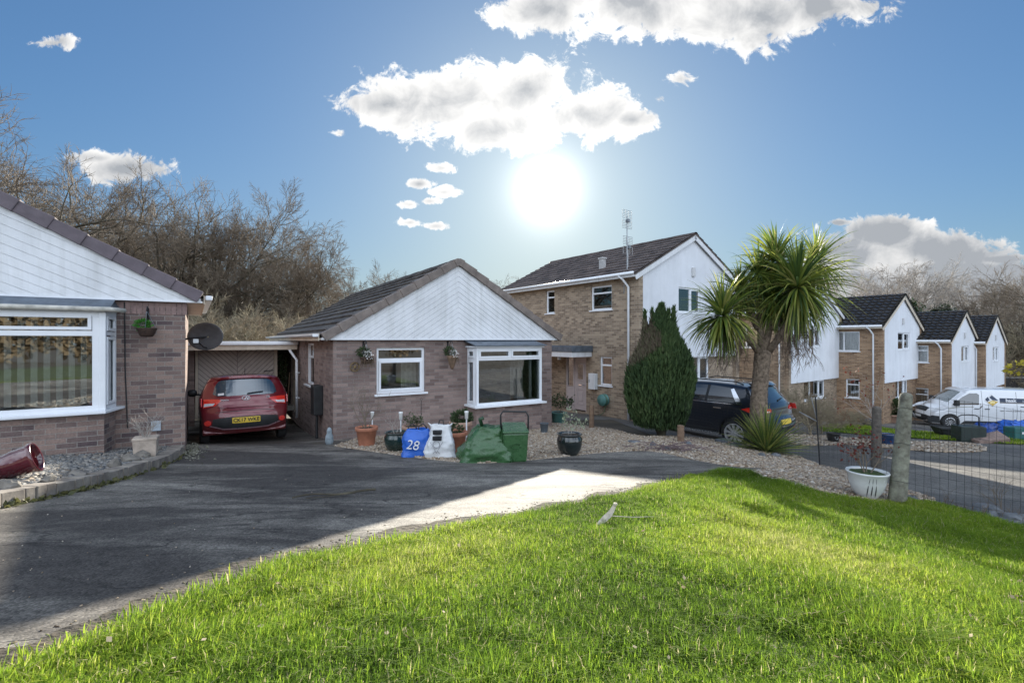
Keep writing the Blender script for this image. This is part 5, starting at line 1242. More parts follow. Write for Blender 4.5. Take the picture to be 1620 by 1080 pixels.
# ---------------------------------------------------------------- trees and plants
def tube_arrays(polys, n=3):
    """polys: list of (points Nx3, radii N). Returns vertex and quad arrays, all tubes n-sided"""
    Vs = []; Fs = []; base = 0
    cs = np.array([(math.cos(2*math.pi*j/n), math.sin(2*math.pi*j/n)) for j in range(n)])
    for pts, rad in polys:
        pts = np.asarray(pts, float); k = len(pts); t = np.empty_like(pts)
        t[1:-1] = pts[2:]-pts[:-2]; t[0] = pts[1]-pts[0]; t[-1] = pts[-1]-pts[-2]
        t /= (np.linalg.norm(t, axis=1, keepdims=True)+1e-9)
        ref = np.array([0.31, 0.17, 0.93]) if abs(t[0, 2]) < 0.85 else np.array([0.93, 0.2, 0.1])
        a = np.cross(t, ref); a /= (np.linalg.norm(a, axis=1, keepdims=True)+1e-9); b = np.cross(t, a)
        r = np.asarray(rad)[:, None, None]
        V = pts[:, None, :]+r*(a[:, None, :]*cs[None, :, 0:1]+b[:, None, :]*cs[None, :, 1:2])
        Vs.append(V.reshape(-1, 3))
        i = np.arange(k-1)[:, None]*n; j = np.arange(n)[None, :]; jn = (j+1) % n
        Fs.append(np.stack([i+j, i+jn, i+n+jn, i+n+j], -1).reshape(-1, 4)+base); base += k*n
    return np.concatenate(Vs), np.concatenate(Fs)
def grow(seed, p0, d0, length, rad, levels, spec):
    """spec per level: (children, angle, length ratio, radius ratio, segments, wiggle, up pull)"""
    r = np.random.default_rng(seed); out = [[] for _ in range(levels+1)]
    stack = [(np.array(p0, float), np.array(d0, float), length, rad, 0)]
    while stack:
        p, d, L, ra, lv = stack.pop(); ch, ang, lr, rr, segs, wig, upw = spec[lv][:7]
        pts = [p]; dirs = [d]; q = p.copy(); dd = d.copy()
        for s in range(segs):
            dd = dd+r.normal(size=3)*wig; dd[2] += upw; dd /= np.linalg.norm(dd); q = q+dd*L/segs; pts.append(q.copy()); dirs.append(dd.copy())
        tip = 0.45 if lv < levels else 0.3; ra = max(ra, 0.0 if levels < 4 else (0.013, 0.013, 0.012, 0.011, 0.010, 0.0085, .008)[lv]) if levels > 3 else ra
        rads = [ra*(1-(1-tip)*i/segs) for i in range(segs+1)]
        out[lv].append((np.array(pts), rads))
        if lv < levels:
            n = max(1, int(round(ch*r.uniform(0.8, 1.2))))
            for c in range(n):
                t = (0.30+0.70*(c+r.uniform(0.1, 0.9))/n) if lv else (spec[0][7]+(1-spec[0][7])*(c+r.uniform(0.2, .8))/n)
                f = min(t, 0.999)*segs; i = int(f); pp = pts[i]+(pts[i+1]-pts[i])*(f-i); bd = dirs[min(i+1, segs)]
                az = c*2.4+r.uniform(-.6, .6); a = np.cross(bd, [0.2, 0.1, 1.0]); a /= np.linalg.norm(a)+1e-9; b = np.cross(bd, a)
                th = ang*r.uniform(0.65, 1.3); nd_ = bd*math.cos(th)+(a*math.cos(az)+b*math.sin(az))*math.sin(th)
                stack.append((pp, nd_/np.linalg.norm(nd_), L*lr*r.uniform(0.7, 1.2)*(1.15-0.45*t if lv else 1), rads[i]*rr, lv+1))
            if lv:      # the leader carries on
                stack.append((pts[-1], dirs[-1], L*lr*0.8, rads[-1]*0.9, lv+1))
    return out
def np_mesh(name, V, Fq):
    o = mesh_np(name, V, Fq, None); me = o.data; bpy.data.objects.remove(o); return me
TREES = {}
def tree_proto(key, seed, spec, length, rad, levels, matT, matC, sides=3, ivy=0, d0=(0, 0, 1)):
    lv = grow(seed, (0, 0, -0.3), d0, length, rad, levels, spec)
    a_, b_ = tube_arrays(lv[0], 9), tube_arrays(lv[1]+(lv[2] if levels > 3 else []), 5); me_t = np_mesh('trunk', np.concatenate([a_[0], b_[0]]), np.concatenate([a_[1], b_[1]+len(a_[0])]))
    V, Fq = tube_arrays([q for l in lv[(3 if levels > 3 else 2):] for q in l], sides); me_c = np_mesh('crown', V, Fq)
    me_t.materials.append(matT); me_c.materials.append(matC)
    me_t.polygons.foreach_set('use_smooth', [True]*len(me_t.polygons))
    me_i = None
    if ivy:
        r = np.random.default_rng(seed+5); P = []
        segs = [(q, ra) for l in lv[:2] for q, ra in l]
        for _ in range(ivy):
            pts, ra = segs[r.integers(len(segs)) if r.uniform() > 0.5 else 0]; f = r.uniform(0, len(pts)-1.01); i = int(f)
            P.append(pts[i]+(pts[i+1]-pts[i])*(f-i)+r.normal(size=3)*(ra[i]+0.10)*0.8)
        me_i = leaf_mesh('ivy', np.array(P), 0.10, seed); me_i.materials.append(M_ivy)
    TREES[key] = (me_t, me_c, me_i)
def leaf_mesh(name, P, size, seed, flat=0.0, long=1.0):
    r = np.random.default_rng(seed); n = len(P)
    a = r.normal(size=(n, 3)); a[:, 2] *= (1-flat); a /= np.linalg.norm(a, axis=1, keepdims=True)
    b = np.cross(a, r.normal(size=(n, 3))); b /= np.linalg.norm(b, axis=1, keepdims=True); s = size*r.uniform(0.5, 1.3, (n, 1))
    V = np.stack([P, P+a*s*0.5*long+b*s*0.35, P+a*s*long, P+a*s*0.5*long-b*s*0.35], 1)
    Fq = np.arange(n*4).reshape(-1, 4)
    return np_mesh(name, V, Fq)
def tree(key, label, x, y, s, rz, group, cat='tree', sz=1.0, z=None, name='bare_tree', tilt=0.0):
    me_t, me_c, me_i = TREES[key]
    t = thing(name, label, cat, (x, y, (tz(x, y) if z is None else z)-0.05), rz, group); t.scale = (s, s, s*sz); t.rotation_euler[1] = tilt
    link('trunk', me_t, None, t); link('crown', me_c, None, t)
    if me_i: link('ivy', me_i, None, t)
    return t
# (children, angle, length ratio, radius ratio, segments, wiggle, up pull, first fork)
OAK = [(8, 0.95, 0.75, 0.62, 7, 0.10, 0.03, 0.22), (6, 0.75, 0.62, 0.62, 6, 0.20, 0.03), (6, 0.70, 0.60, 0.6, 5, 0.24, 0.02), (5, 0.65, 0.60, 0.6, 4, 0.25, 0.02), (4, 0.6, 0.62, 0.65, 3, 0.22, 0.02), (3, .5, .6, .7, 2, .2, .0)]
ASH = [(9, 0.60, 0.55, 0.55, 8, 0.05, 0.02, 0.25), (6, 0.55, 0.60, 0.6, 6, 0.12, 0.06), (6, 0.5, 0.55, 0.6, 4, 0.15, 0.05), (5, 0.5, 0.60, 0.6, 3, 0.16, 0.04), (4, 0.45, 0.62, 0.7, 3, 0.16, 0.02), (3, .5, .6, .7, 2, .2, .0)]
BIRCH = [(13, 0.65, 0.42, 0.42, 9, 0.04, 0.02, 0.2), (7, 0.6, 0.55, 0.55, 6, 0.12, -0.01), (6, 0.6, 0.6, 0.6, 5, 0.16, -0.10), (5, 0.5, 0.6, 0.7, 4, 0.14, -0.16), (3, .4, .7, .7, 3, .14, -.15)]
BRUSH = [(12, 0.8, 0.75, 0.5, 3, 0.12, 0.02, 0.05), (7, 0.55, 0.62, 0.6, 5, 0.16, 0.03), (6, 0.6, 0.6, 0.6, 4, 0.22, 0.02), (6, 0.65, 0.55, 0.7, 3, 0.25, 0.0), (4, .6, .6, .7, 2, .2, 0)]
tree_proto('oak1', 1, OAK, 6.4, 0.30, 5, M_bark, M_twig, ivy=900)
tree_proto('oak2', 22, OAK, 6.2, 0.27, 5, M_bark, M_twig, ivy=300)
tree_proto('ash1', 3, ASH, 8.0, 0.20, 5, M_bark, M_twig, ivy=500)
tree_proto('ash2', 14, ASH, 8.2, 0.18, 5, M_bark, M_twig)
tree_proto('birch', 5, BIRCH, 8.6, 0.15, 4, M_bark, M_twig)
tree_proto('brush', 6, BRUSH, 2.3, 0.07, 4, M_brush, M_brush)
tree_proto('brush2', 9, BRUSH, 2.1, 0.07, 4, M_brush, M_brush, ivy=500)
tree_proto('pale', 10, [(12, 0.62, 0.55, 0.55, 8, 0.05, 0.02, 0.2), (7, 0.55, 0.60, 0.6, 6, 0.12, 0.06), (7, 0.5, 0.55, 0.6, 4, 0.15, 0.05), (6, 0.5, 0.60, 0.6, 3, 0.16, 0.04), (4, 0.45, 0.62, 0.7, 3, 0.16, 0.02)], 7.6, 0.15, 4, M_twigP, M_twigP)
GW = 'bare trees of the wood behind the bungalows'
def WX(px, d): return (px-810)/F*d
wood = [('oak1', -10, 22, 1.2, 'big spreading bare oak with ivy on its limbs, leftmost above the left bungalow roof'), ('oak2', 110, 25, 1.15, 'spreading bare oak second from the left in the wood'),
  ('oak1', 215, 27, 1.02, 'ivy-clad bare oak rising over the middle of the left bungalow roof slope'), ('oak2', 290, 28, 0.98, 'bare oak standing over the lower end of the left roof slope'),
  ('ash1', 350, 30, 0.92, 'upright bare tree with ivy stem above the satellite dish'), ('oak2', 405, 31, 0.88, 'round headed bare tree above the garage roof'), ('ash2', 450, 33, 0.86, 'narrow bare tree between the garage and the middle bungalow'),
  ('birch', 490, 33, 0.98, 'weeping fine-twigged bare birch at the right end of the wood'), ('oak1', 60, 33, 1.45, 'tall bare oak standing behind the first row at the far left'), ('oak2', 180, 36, 1.25, 'tall bare oak in the second row over the left bungalow'),
  ('ash1', 260, 38, 1.15, 'tall bare tree in the second row over the left roof slope'), ('oak1', 330, 40, 1.12, 'second-row bare oak over the satellite dish'), ('ash2', 400, 42, 1.02, 'second-row bare tree over the garage'), ('birch', 455, 44, 1.05, 'second-row bare birch over the garage gutter'),
  ('ash1', 525, 46, 0.80, 'low bare tree just left of the middle bungalow roof'), ('ash2', 565, 50, 0.82, 'small bare tree over the left slope of the middle bungalow'), ('birch', 612, 50, 0.88, 'bare tree poking over the middle bungalow tiles'), ('ash1', 655, 54, 0.86, 'small bare tree near the middle bungalow ridge'),
  ('ash2', 765, 54, 0.84, 'small bare tree just right of the middle bungalow ridge'), ('birch', 812, 56, 0.90, 'bare tree between the middle bungalow and the nearest tall house'), ('ash1', 845, 58, 0.80, 'low bare tree touching the left end of the tall house roof'),
  ('oak2', -70, 30, 1.5, 'tall bare oak partly cut off by the left edge'), ('oak1', 140, 45, 1.4, 'distant bare oak deep in the wood at the left')]
for i, (k, px_, d_, s_, lb_) in enumerate(wood):
    tree(k, lb_, WX(px_, d_), d_, s_, i*1.7, GW)
GB = 'tangled brushwood shrubs in front of the wood'
brush = [('brush', 335, 20, 1.15, 'tan brushwood thicket behind the satellite dish'), ('brush2', 385, 21, 1.2, 'tan brushwood thicket over the middle of the garage roof'), ('brush', 430, 22, 1.1, 'tan brushwood thicket beside the bungalow eaves'),
   ('brush2', 300, 22, 1.35, 'tan brushwood thicket at the end of the left bungalow roof'), ('brush', 360, 24, 1.5, 'taller brushwood thicket behind the garage'), ('brush2', 415, 26, 1.45, 'taller brushwood thicket left of the middle bungalow'),
   ('brush', 465, 27, 1.3, 'brushwood thicket behind the tiles of the middle bungalow'), ('brush2', 505, 29, 1.3, 'brushwood thicket over the middle bungalow roof edge'), ('brush2', 250, 25, 1.5, 'brushwood thicket behind the left roof slope'),
   ('brush', 540, 34, 1.5, 'distant brushwood over the middle bungalow tiles'), ('brush', 180, 27, 1.6, 'brushwood hidden low behind the left bungalow roof'), ('brush2', 440, 36, 1.9, 'distant brushwood behind the garage'), ('brush', 385, 34, 1.9, 'distant brushwood in the gap over the carport')]
for i, (k, px_, d_, s_, lb_) in enumerate(brush):
    tree(k, lb_, WX(px_, d_), d_, s_, i*2.1+0.4, GB, 'shrub', name='brushwood_shrub')
# trees behind the row of houses on the right
GR = 'bare trees behind the row of houses'
rt = [('pale', 1345, 50, 0.98, 'pale bare tree over the roof beside the palm'), ('pale', 1385, 52, 1.08, 'pale bare tree over the dark roof right of the palm'), ('birch', 1420, 54, 1.12, 'fine-twigged bare tree behind the aerial'),
  ('pale', 1462, 52, 1.12, 'pale bare tree between the two dark roofs'), ('pale', 1500, 54, 1.10, 'pale bare tree above the house over the van cab'), ('birch', 1535, 56, 1.05, 'fine-twigged bare tree over the farthest house'), ('pale', 1565, 52, 0.92, 'pale bare tree right of the farthest gable'),
  ('oak2', 1618, 40, 0.98, 'dark bare tree cut by the right edge above the far hedge'), ('ash1', 1600, 46, 0.80, 'bare tree behind the dark one at the right edge'), ('pale', 1300, 52, 0.80, 'pale bare tree half hidden by the palm'), ('ash2', 1585, 60, 0.95, 'distant bare tree at the right edge of the row'), ('pale', 1640, 50, 1.1, 'pale bare tree partly cut off by the right edge')]
for i, (k, px_, d_, s_, lb_) in enumerate(rt):
    tree(k, lb_, WX(px_, d_), d_, s_, i*1.3+0.2, GR)
for i, (px_, d_, s_, lb_) in enumerate([(1590, 40, 1.7, 'brushwood bank right of the farthest house'), (1612, 42, 1.6, 'brushwood at the right edge behind the van'), (1575, 46, 1.9, 'brushwood directly behind the farthest gable'), (1635, 44, 1.8, 'brushwood cut off by the right edge')]):
    tree('brush2', lb_, WX(px_, d_), d_, s_, i*2.0, 'brushwood beyond the farthest house', 'shrub', name='brushwood_shrub')
def evergreen(label, px_, d_, h, w_, seed, name='evergreen_tree'):
    x = WX(px_, d_); z = tz(x, d_); t = thing(name, label, 'tree', (x, d_, z), 0)
    m = MB(); m.tube([(0, 0, -0.2), (0.1, 0, h*0.5), (0.05, 0, h*0.9)], [0.2, 0.13, 0.04], 8); m.build('trunk', M_bark, t)
    r = np.random.default_rng(seed); cl = []
    for _ in range(46):
        a = r.uniform(0, 6.28); zz = r.uniform(0.28, 0.97); ww = w_*math.sin(min(1, (1.05-zz)*1.7)*1.5)*r.uniform(0.2, 1); cl.append((ww*math.cos(a), ww*math.sin(a), zz*h, r.uniform(0.3, 0.75)))
    P = np.concatenate([np.array(c[:3])+r.normal(size=(260, 3))*c[3]*0.5 for c in cl])
    me = leaf_mesh('crown', P, 0.22, seed); me.materials.append(M_ivy); link('crown', me, None, t); return t
evergreen('dark evergreen behind the gap left of the van house', 1438, 46, 8.6, 1.9, 3); evergreen('second dark evergreen over the house above the van cab', 1490, 48, 8.2, 1.5, 4)

# --- columnar conifer beside the drive: upright sprays on a dense body
cx, cy = 3.43, 11.05; cz = tz(cx, cy)
con = thing('conifer', 'tall egg-shaped dark green conifer on the gravel by the driveway', 'tree', (cx, cy, cz), 0)
m = MB(); m.tube([(0, 0, -0.1), (0.03, 0.02, 0.35), (0, 0, 2.4)], [0.11, 0.08, 0.03], 9); m.tube([(0.04, 0, 0.05), (0.18, 0.05, 0.4), (0.3, 0.1, 1.2)], [0.06, 0.05, 0.02], 7); m.tube([(-0.04, 0, 0.05), (-0.18, 0.05, 0.4), (-0.3, 0.1, 1.2)], [0.06, 0.05, 0.02], 7)
m.build('trunk', M_bark, con, True)
def con_r(t): # radius by height 0..1
    return 0.77*max(0.0, math.sin(math.pi*min(1, (t*0.92+0.10))**0.78))**0.75*(1.0 if t < 0.55 else 1-0.55*((t-0.55)/0.45)**1.3)
r = np.random.default_rng(8); HC = 2.82; V = []; T = []; n_s = 30000
tt = r.uniform(0.015, 1, n_s)**0.85; az = r.uniform(0, 6.283, n_s)
lump = np.array([mnoise.noise(Vector((math.cos(a)*1.6, math.sin(a)*1.6, t*2.2)))+0.5*mnoise.noise(Vector((math.cos(a)*5, math.sin(a)*5, t*6))) for a, t in zip(az, tt)])
rad_ = np.array([con_r(t) for t in tt])*(0.98+0.20*lump)*r.uniform(0.72, 1.04, n_s)**0.6
Pc = np.stack([rad_*np.cos(az), rad_*np.sin(az), 0.10+tt*HC], -1)
# a ragged top of three leaders
lead = [(0.02, 0.0, 2.86, .20), (-0.34, 0.05, 2.70, .15), (0.30, 0.08, 2.80, .15), (0.16, 0.0, 2.72, .12), (-0.16, 0.1, 2.74, .13)]
PL_ = []
for lx, ly, lz, lw in lead:
    k = 700; u = r.uniform(0, 1, k); a = r.uniform(0, 6.28, k); q = lw*(1-u)*r.uniform(.3, 1, k)
    PL_.append(np.stack([lx+q*np.cos(a), ly+q*np.sin(a), lz-0.7+u*0.80], -1))
Pc = np.concatenate([Pc]+PL_)
n_s = len(Pc); an = np.arctan2(Pc[:, 1], Pc[:, 0])+r.normal(size=n_s)*0.5; out = r.uniform(0.05, 0.45, n_s)
dirv = np.stack([np.cos(an)*out, np.sin(an)*out, np.full(n_s, 1.0)], -1)+r.normal(size=(n_s, 3))*0.14; dirv /= np.linalg.norm(dirv, axis=1, keepdims=True)
side = np.cross(dirv, r.normal(size=(n_s, 3))); side /= np.linalg.norm(side, axis=1, keepdims=True); ln_ = r.uniform(0.07, 0.19, (n_s, 1)); wd = r.uniform(0.008, 0.020, (n_s, 1))
Vv = np.stack([Pc, Pc+dirv*ln_*0.5+side*wd, Pc+dirv*ln_, Pc+dirv*ln_*0.5-side*wd], 1)
tone = (0.45+0.35*np.array([mnoise.noise(Vector((p[0]*1.3, p[1]*1.3, p[2]*1.1))) for p in Pc])+0.15*r.normal(size=n_s)).clip(0, 1)
brown = np.array([mnoise.noise(Vector((p[0]*1.1+3, p[1]*1.1, p[2]*0.9+5))) for p in Pc]); tone = np.where(brown > 0.30, 1.0-0.15*r.uniform(size=n_s), tone*0.8)
M_con = tone_mat('conifer_spray', [(0.03, 0.05, 0.022), (0.05, 0.085, 0.035), (0.08, 0.125, 0.045), (0.12, 0.15, 0.065), (0.15, 0.11, 0.085)], 0.75, 0.2, 0.2)
oc = mesh_np('crown', Vv, np.arange(n_s*4).reshape(-1, 4), M_con, np.repeat(tone, 4), con)
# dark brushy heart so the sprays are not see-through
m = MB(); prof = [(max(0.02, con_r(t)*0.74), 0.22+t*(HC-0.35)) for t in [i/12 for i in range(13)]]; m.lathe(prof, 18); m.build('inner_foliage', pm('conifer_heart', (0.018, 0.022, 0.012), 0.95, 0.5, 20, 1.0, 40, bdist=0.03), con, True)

# --- cabbage palm: trunk, forked limbs and heads of sword leaves
bx, by = G(1203, 712); bz = tz(bx, by)
palm = thing('palm_tree', 'cabbage palm with forked trunk and spiky leaf heads in front of the parked crossover', 'tree', (bx, by, bz), 0)
SC = by/F       # metres per photo pixel at the trunk
def pp_(px_, py_, dy=0.0):
    d_ = by+dy; return Vector(((px_-810)/F*d_-bx, dy, CAMH-(py_-HOR)/F*d_-bz))
M_pbark = pm('palm_bark', (0.17, 0.125, 0.09), 0.95, 0.45, 14, 1.0, 38, col2=(0.30, 0.23, 0.17), bdist=0.03)
m = MB()
pts = [pp_(1203, 722), pp_(1202, 700), pp_(1199, 660), pp_(1202, 610), pp_(1206, 570), pp_(1207, 552)]
m.tube(pts, [0.24, 0.195, 0.178, 0.170, 0.170, 0.19], 16)
tr = m.build('trunk', M_pbark, palm, True)
sub = tr.modifiers.new('detail', 'SUBSURF'); sub.levels = 3; sub.render_levels = 3
tx = bpy.data.textures.new('bark_relief', 'VORONOI'); tx.noise_scale = 0.06
dm = tr.modifiers.new('relief', 'DISPLACE'); dm.texture = tx; dm.strength = 0.045; dm.mid_level = 0.5
heads = [(1143, 500, -0.25, 62, 1.0), (1228, 415, 0.35, 58, 1.35), (1262, 455, -0.35, 78, 1.0), (1200, 438, 0.5, 55, .8), (1290, 418, 0.5, 60, .8), (1170, 462, 0.6, 48, 0.5), (1222, 478, 0.2, 46, .5), (1262, 490, 0.3, 50, .5)]
m = MB()
limb = [[(1203, 560, 0), (1188, 540, -.03), (1165, 522, -.15), (1143, 506, -.25)], [(1206, 565, 0), (1215, 530, .1), (1222, 480, .25), (1232, 415, .35)],
        [(1212, 560, 0), (1232, 535, -.1), (1250, 505, -.25), (1262, 465, -.35)], [(1205, 555, 0), (1203, 520, .2), (1200, 480, .4), (1200, 448, .5)], [(1222, 520, .1), (1250, 480, .3), (1275, 450, .4), (1290, 425, .5)], [(1200, 520, .2), (1185, 490, .4), (1170, 460, .6)]]
for lp_ in limb:
    k = len(lp_); m.tube([pp_(*q) for q in lp_], [0.085-0.03*i/(k-1) for i in range(k)], 9)
m.build('limbs', M_pbark, palm, True)
def sword_leaves(n, L, W_, seed, droop=0.9, up=0.5, thmax=2.0, base=0.06):
    r = np.random.default_rng(seed); segs = 6; V = []; Fq = []; T = []; b0 = 0
    for i in range(n):
        a = r.uniform(0, 6.283); u = (i+0.5)/n; th = thmax*u**0.75*r.uniform(0.85, 1.12); l = L*r.uniform(0.72, 1.08); w0 = W_*r.uniform(0.8, 1.15)
        h = np.array([math.cos(a), math.sin(a), 0]); sd_ = np.array([-math.sin(a), math.cos(a), 0]); p = h*base*math.sin(th)+np.array([0, 0, base*math.cos(th)]); ang = th; tone_ = r.uniform(0, 1)
        tw = r.normal()*0.5
        for s in range(segs+1):
            t = s/segs; w_ = w0*(0.55+0.9*t if t < 0.35 else 0.86*(1-(t-0.35)/0.65)**0.8+0.01); nrm = h*math.sin(ang+math.pi/2)+np.array([0, 0, math.cos(ang+math.pi/2)])
            s2 = sd_*math.cos(tw*t)+nrm*math.sin(tw*t)
            V += [p-s2*w_/2-nrm*w_*0.12, p+s2*w_/2-nrm*w_*0.12]; T += [tone_]*2
            if s < segs:
                Fq.append((b0+2*s, b0+2*s+1, b0+2*s+3, b0+2*s+2)); d = h*math.sin(ang)+np.array([0, 0, math.cos(ang)]); p = p+d*l/segs; ang += droop*(0.10+0.28*t)*r.uniform(0.6, 1.3)*(0.5+0.6*math.sin(min(ang, 3.1)))
                ang = min(ang, 3.0)
        b0 += 2*(segs+1)
    return np.array(V), np.array(Fq), np.array(T)
M_palm = tone_mat('palm_sword_leaf', [(0.055, 0.10, 0.035), (0.11, 0.17, 0.04), (0.20, 0.26, 0.05), (0.31, 0.35, 0.07), (0.42, 0.38, 0.14)], 0.4, 0.45, 0.4)
for i, (hx, hy, dy, rp, _) in enumerate(heads):
    V, Fq, T = sword_leaves(430 if i < 3 else 240, rp*SC*1.16, 0.058, 40+i, droop=0.72, thmax=2.75)
    c = pp_(hx, hy, dy); V = V+np.array(c); mesh_np('leaf_head', V, Fq, M_palm, T, palm)
# hanging spent flower stalks and dead leaves
M_dead = pm('dead_leaf', (0.25, 0.19, 0.15), 0.9, 0.35, 8, 0, trans=0.2)
def stalks(n, cx_, cy_, dy, seed, spread, length):
    r = np.random.default_rng(seed); polys = []
    for _ in range(n):
        p = np.array(pp_(cx_, cy_, dy))+r.normal(size=3)*np.array([spread*0.35, spread*0.4, 0.10]); d = np.array([r.normal()*0.35, r.normal()*0.35, -0.7]); pts = [p.copy()]
        L = length*r.uniform(0.4, 1.0)
        for s in range(7):
            d = d+np.array([r.normal()*0.16, r.normal()*0.16, -0.14]); d /= np.linalg.norm(d); p = p+d*L/7; pts.append(p.copy())
            if s in (1, 2, 3, 4, 5):
                for _k in range(2):
                    dd = d+r.normal(size=3)*0.5; dd /= np.linalg.norm(dd); q = p.copy(); br = [q.copy()]
                    for _s in range(3): dd = dd+np.array([0, 0, -0.2])+r.normal(size=3)*0.12; dd /= np.linalg.norm(dd); q = q+dd*L*0.09; br.append(q.copy())
                    polys.append((br, [0.004, 0.0035, 0.003, 0.002]))
        polys.append((pts, [0.007-0.0006*j for j in range(8)]))
    V, Fq = tube_arrays(polys, 3); return V, Fq
for i, a in enumerate([(48, 1150, 522, -.1, 1, 0.5, 1.05), (16, 1178, 528, 0.1, 2, 0.3, 0.9), (42, 1248, 522, -.1, 3, 0.45, 1.0), (16, 1276, 520, 0.0, 4, 0.3, 0.85)]):
    V, Fq = stalks(*a); mesh_np('spent_flower_stalks', V, Fq, M_dead, None, palm)
# spiky young plant at the foot of the palm
yx, yy = G(1212, 716)
yuc = thing('yucca_plant', 'spiky green sword-leaved clump at the foot of the palm trunk', 'plant', (yx, yy, tz(yx, yy)), 0)
V, Fq, T = sword_leaves(330, 1.02, 0.045, 77, droop=0.28, thmax=1.5, base=0.04); mesh_np('leaves', V, Fq, M_palm, T, yuc)
m = MB(); m.tube([(0, 0, -0.05), (0, 0, 0.12)], 0.05, 8); m.build('stem', M_pbark, yuc)
# ---------------------------------------------------------------- beds, pots, bags, fence and the rest
def GL(px, py, lift=0.0):
    k = (px-810)/F; lo, hi = 0.5, 90.0
    for _ in range(60):
        d = 0.5*(lo+hi)
        if CAMH-(py-HOR)/F*d > tz(k*d, d)+lift: lo = d
        else: hi = d
    return Vector((k*lo, lo, tz(k*lo, lo)+lift))
# left raised bed and its brick edging
LIFT = 0.12
kc = smooth_poly([GL(*p)[:2] for p in [(-90, 828), (-40, 815), (0, 804), (60, 791), (140, 773), (210, 753), (255, 738), (282, 725), (293, 715)]], 8)
kin = []
for i, p in enumerate(kc):
    a = Vector(kc[max(i-1, 0)]); b = Vector(kc[min(i+1, len(kc)-1)]); t = (b-a).normalized(); kin.append((p[0]-t[1]*0.19, p[1]+t[0]*0.19))
M_kerb = pm('worn_edging_brick', (0.235, 0.20, 0.175), 0.9, 0.35, 5, 0.6, 40, col2=(0.34, 0.30, 0.25))
edg = thing('brick_edging', 'curved brick edging of the gravel bed in front of the left bungalow', 'edging', (0, 0, 0))
path = [Vector(p) for p in kc]; acc = [0]
for i in range(1, len(path)): acc.append(acc[-1]+(path[i]-path[i-1]).length)
def along(s, P=path):
    s = max(0, min(s, acc[-1]-1e-6)); i = max(j for j in range(len(acc)) if acc[j] <= s); i = min(i, len(P)-2)
    return P[i]+(P[i+1]-P[i])*((s-acc[i])/(acc[i+1]-acc[i]))
pin = [Vector(p) for p in kin]
m = MB(); s = 0; rk = random.Random(5); mt = MB()
while s < acc[-1]-0.02:
    l = rk.choice((0.105, 0.105, 0.215, 0.215)); e = min(s+l, acc[-1]); g_ = 0.005
    a, b, c, d = along(s+g_), along(e-g_), along(e-g_, pin), along(s+g_, pin)
    z = lambda p, h: tz(p[0], p[1])+h
    hh = LIFT+rk.uniform(-0.006, 0.008); o2 = rk.uniform(-0.006, 0.006)
    # upright face brick and the top brick
    n = (Vector((a[0]-d[0], a[1]-d[1]))).normalized()*o2
    a2, b2 = a+n, b+n
    m.add([(*a2, z(a, -0.1)), (*b2, z(b, -0.1)), (*c, z(c, -0.1)), (*d, z(d, -0.1)), (*a2, z(a, hh)), (*b2, z(b, hh)), (*c, z(c, hh)), (*d, z(d, hh))],
          [(0, 3, 2, 1), (4, 5, 6, 7), (0, 1, 5, 4), (1, 2, 6, 5), (2, 3, 7, 6), (3, 0, 4, 7)])
    s = e
m.build('edging_bricks', M_kerb, edg, bevel=0.006)
lbM = lb.matrix_world if False else Matrix.Translation((-5.51, 8.10, 0)) @ Matrix.Rotation(R(33.5), 4, 'Z')
wallp = [(lbM @ Vector(p))[:2] for p in [(-0.02, 0.05, 0), (-1.0, 0.05, 0), (-1.2, -0.4, 0), (-4.4, -0.4, 0), (-6.5, 0.05, 0)]]
bedL = [(a*0.5+b*0.5) if False else a for a, b in zip(kin, kin)]+[tuple(p) for p in wallp]
sheet('slate_bed', bedL, LIFT-0.02, M_slate, 0.25, 'stuff', skirt=0.08)
rng = np.random.default_rng(31)
o = stones('loose_slate', scatter(bedL, 9000, rng), 0.032, M_slt, 32, LIFT-0.012); tag(o, kind='stuff')
# weeds at the foot of the edging
wp = []
for i in range(900):
    s = rk.uniform(0, acc[-1]*0.97); p = along(s); q = along(s, pin); n = (p-q).normalized(); dn = 1.0 if s < acc[-1]*0.42 else 0.35
    if rk.random() < dn: wp.append((*(p+n*abs(rk.gauss(0, 0.035))), 0))
P = np.array([(x, y, tz(x, y)+0.01) for x, y, _ in wp])
me = leaf_mesh('weeds', P, 0.055, 4, 0.5); me.materials.append(pm('weed_leaf', (0.09, 0.12, 0.035), 0.6, 0.5, 20, 0, trans=0.3, col2=(0.22, 0.2, 0.08))); tag(link('weeds', me), kind='stuff')
ps = np.array([(GL(303+rk.gauss(0, 9), 712+rk.gauss(0, 7), 0)[:]) for _ in range(500)]); ps[:, 2] += 0.01
me = leaf_mesh('leaf_litter', ps, 0.05, 6, 0.7); me.materials.append(pm('mixed_litter', (0.12, 0.12, 0.07), 0.9, 0.5, 30, 0, col2=(0.4, 0.38, 0.3))); tag(link('leaf_litter', me), kind='stuff')

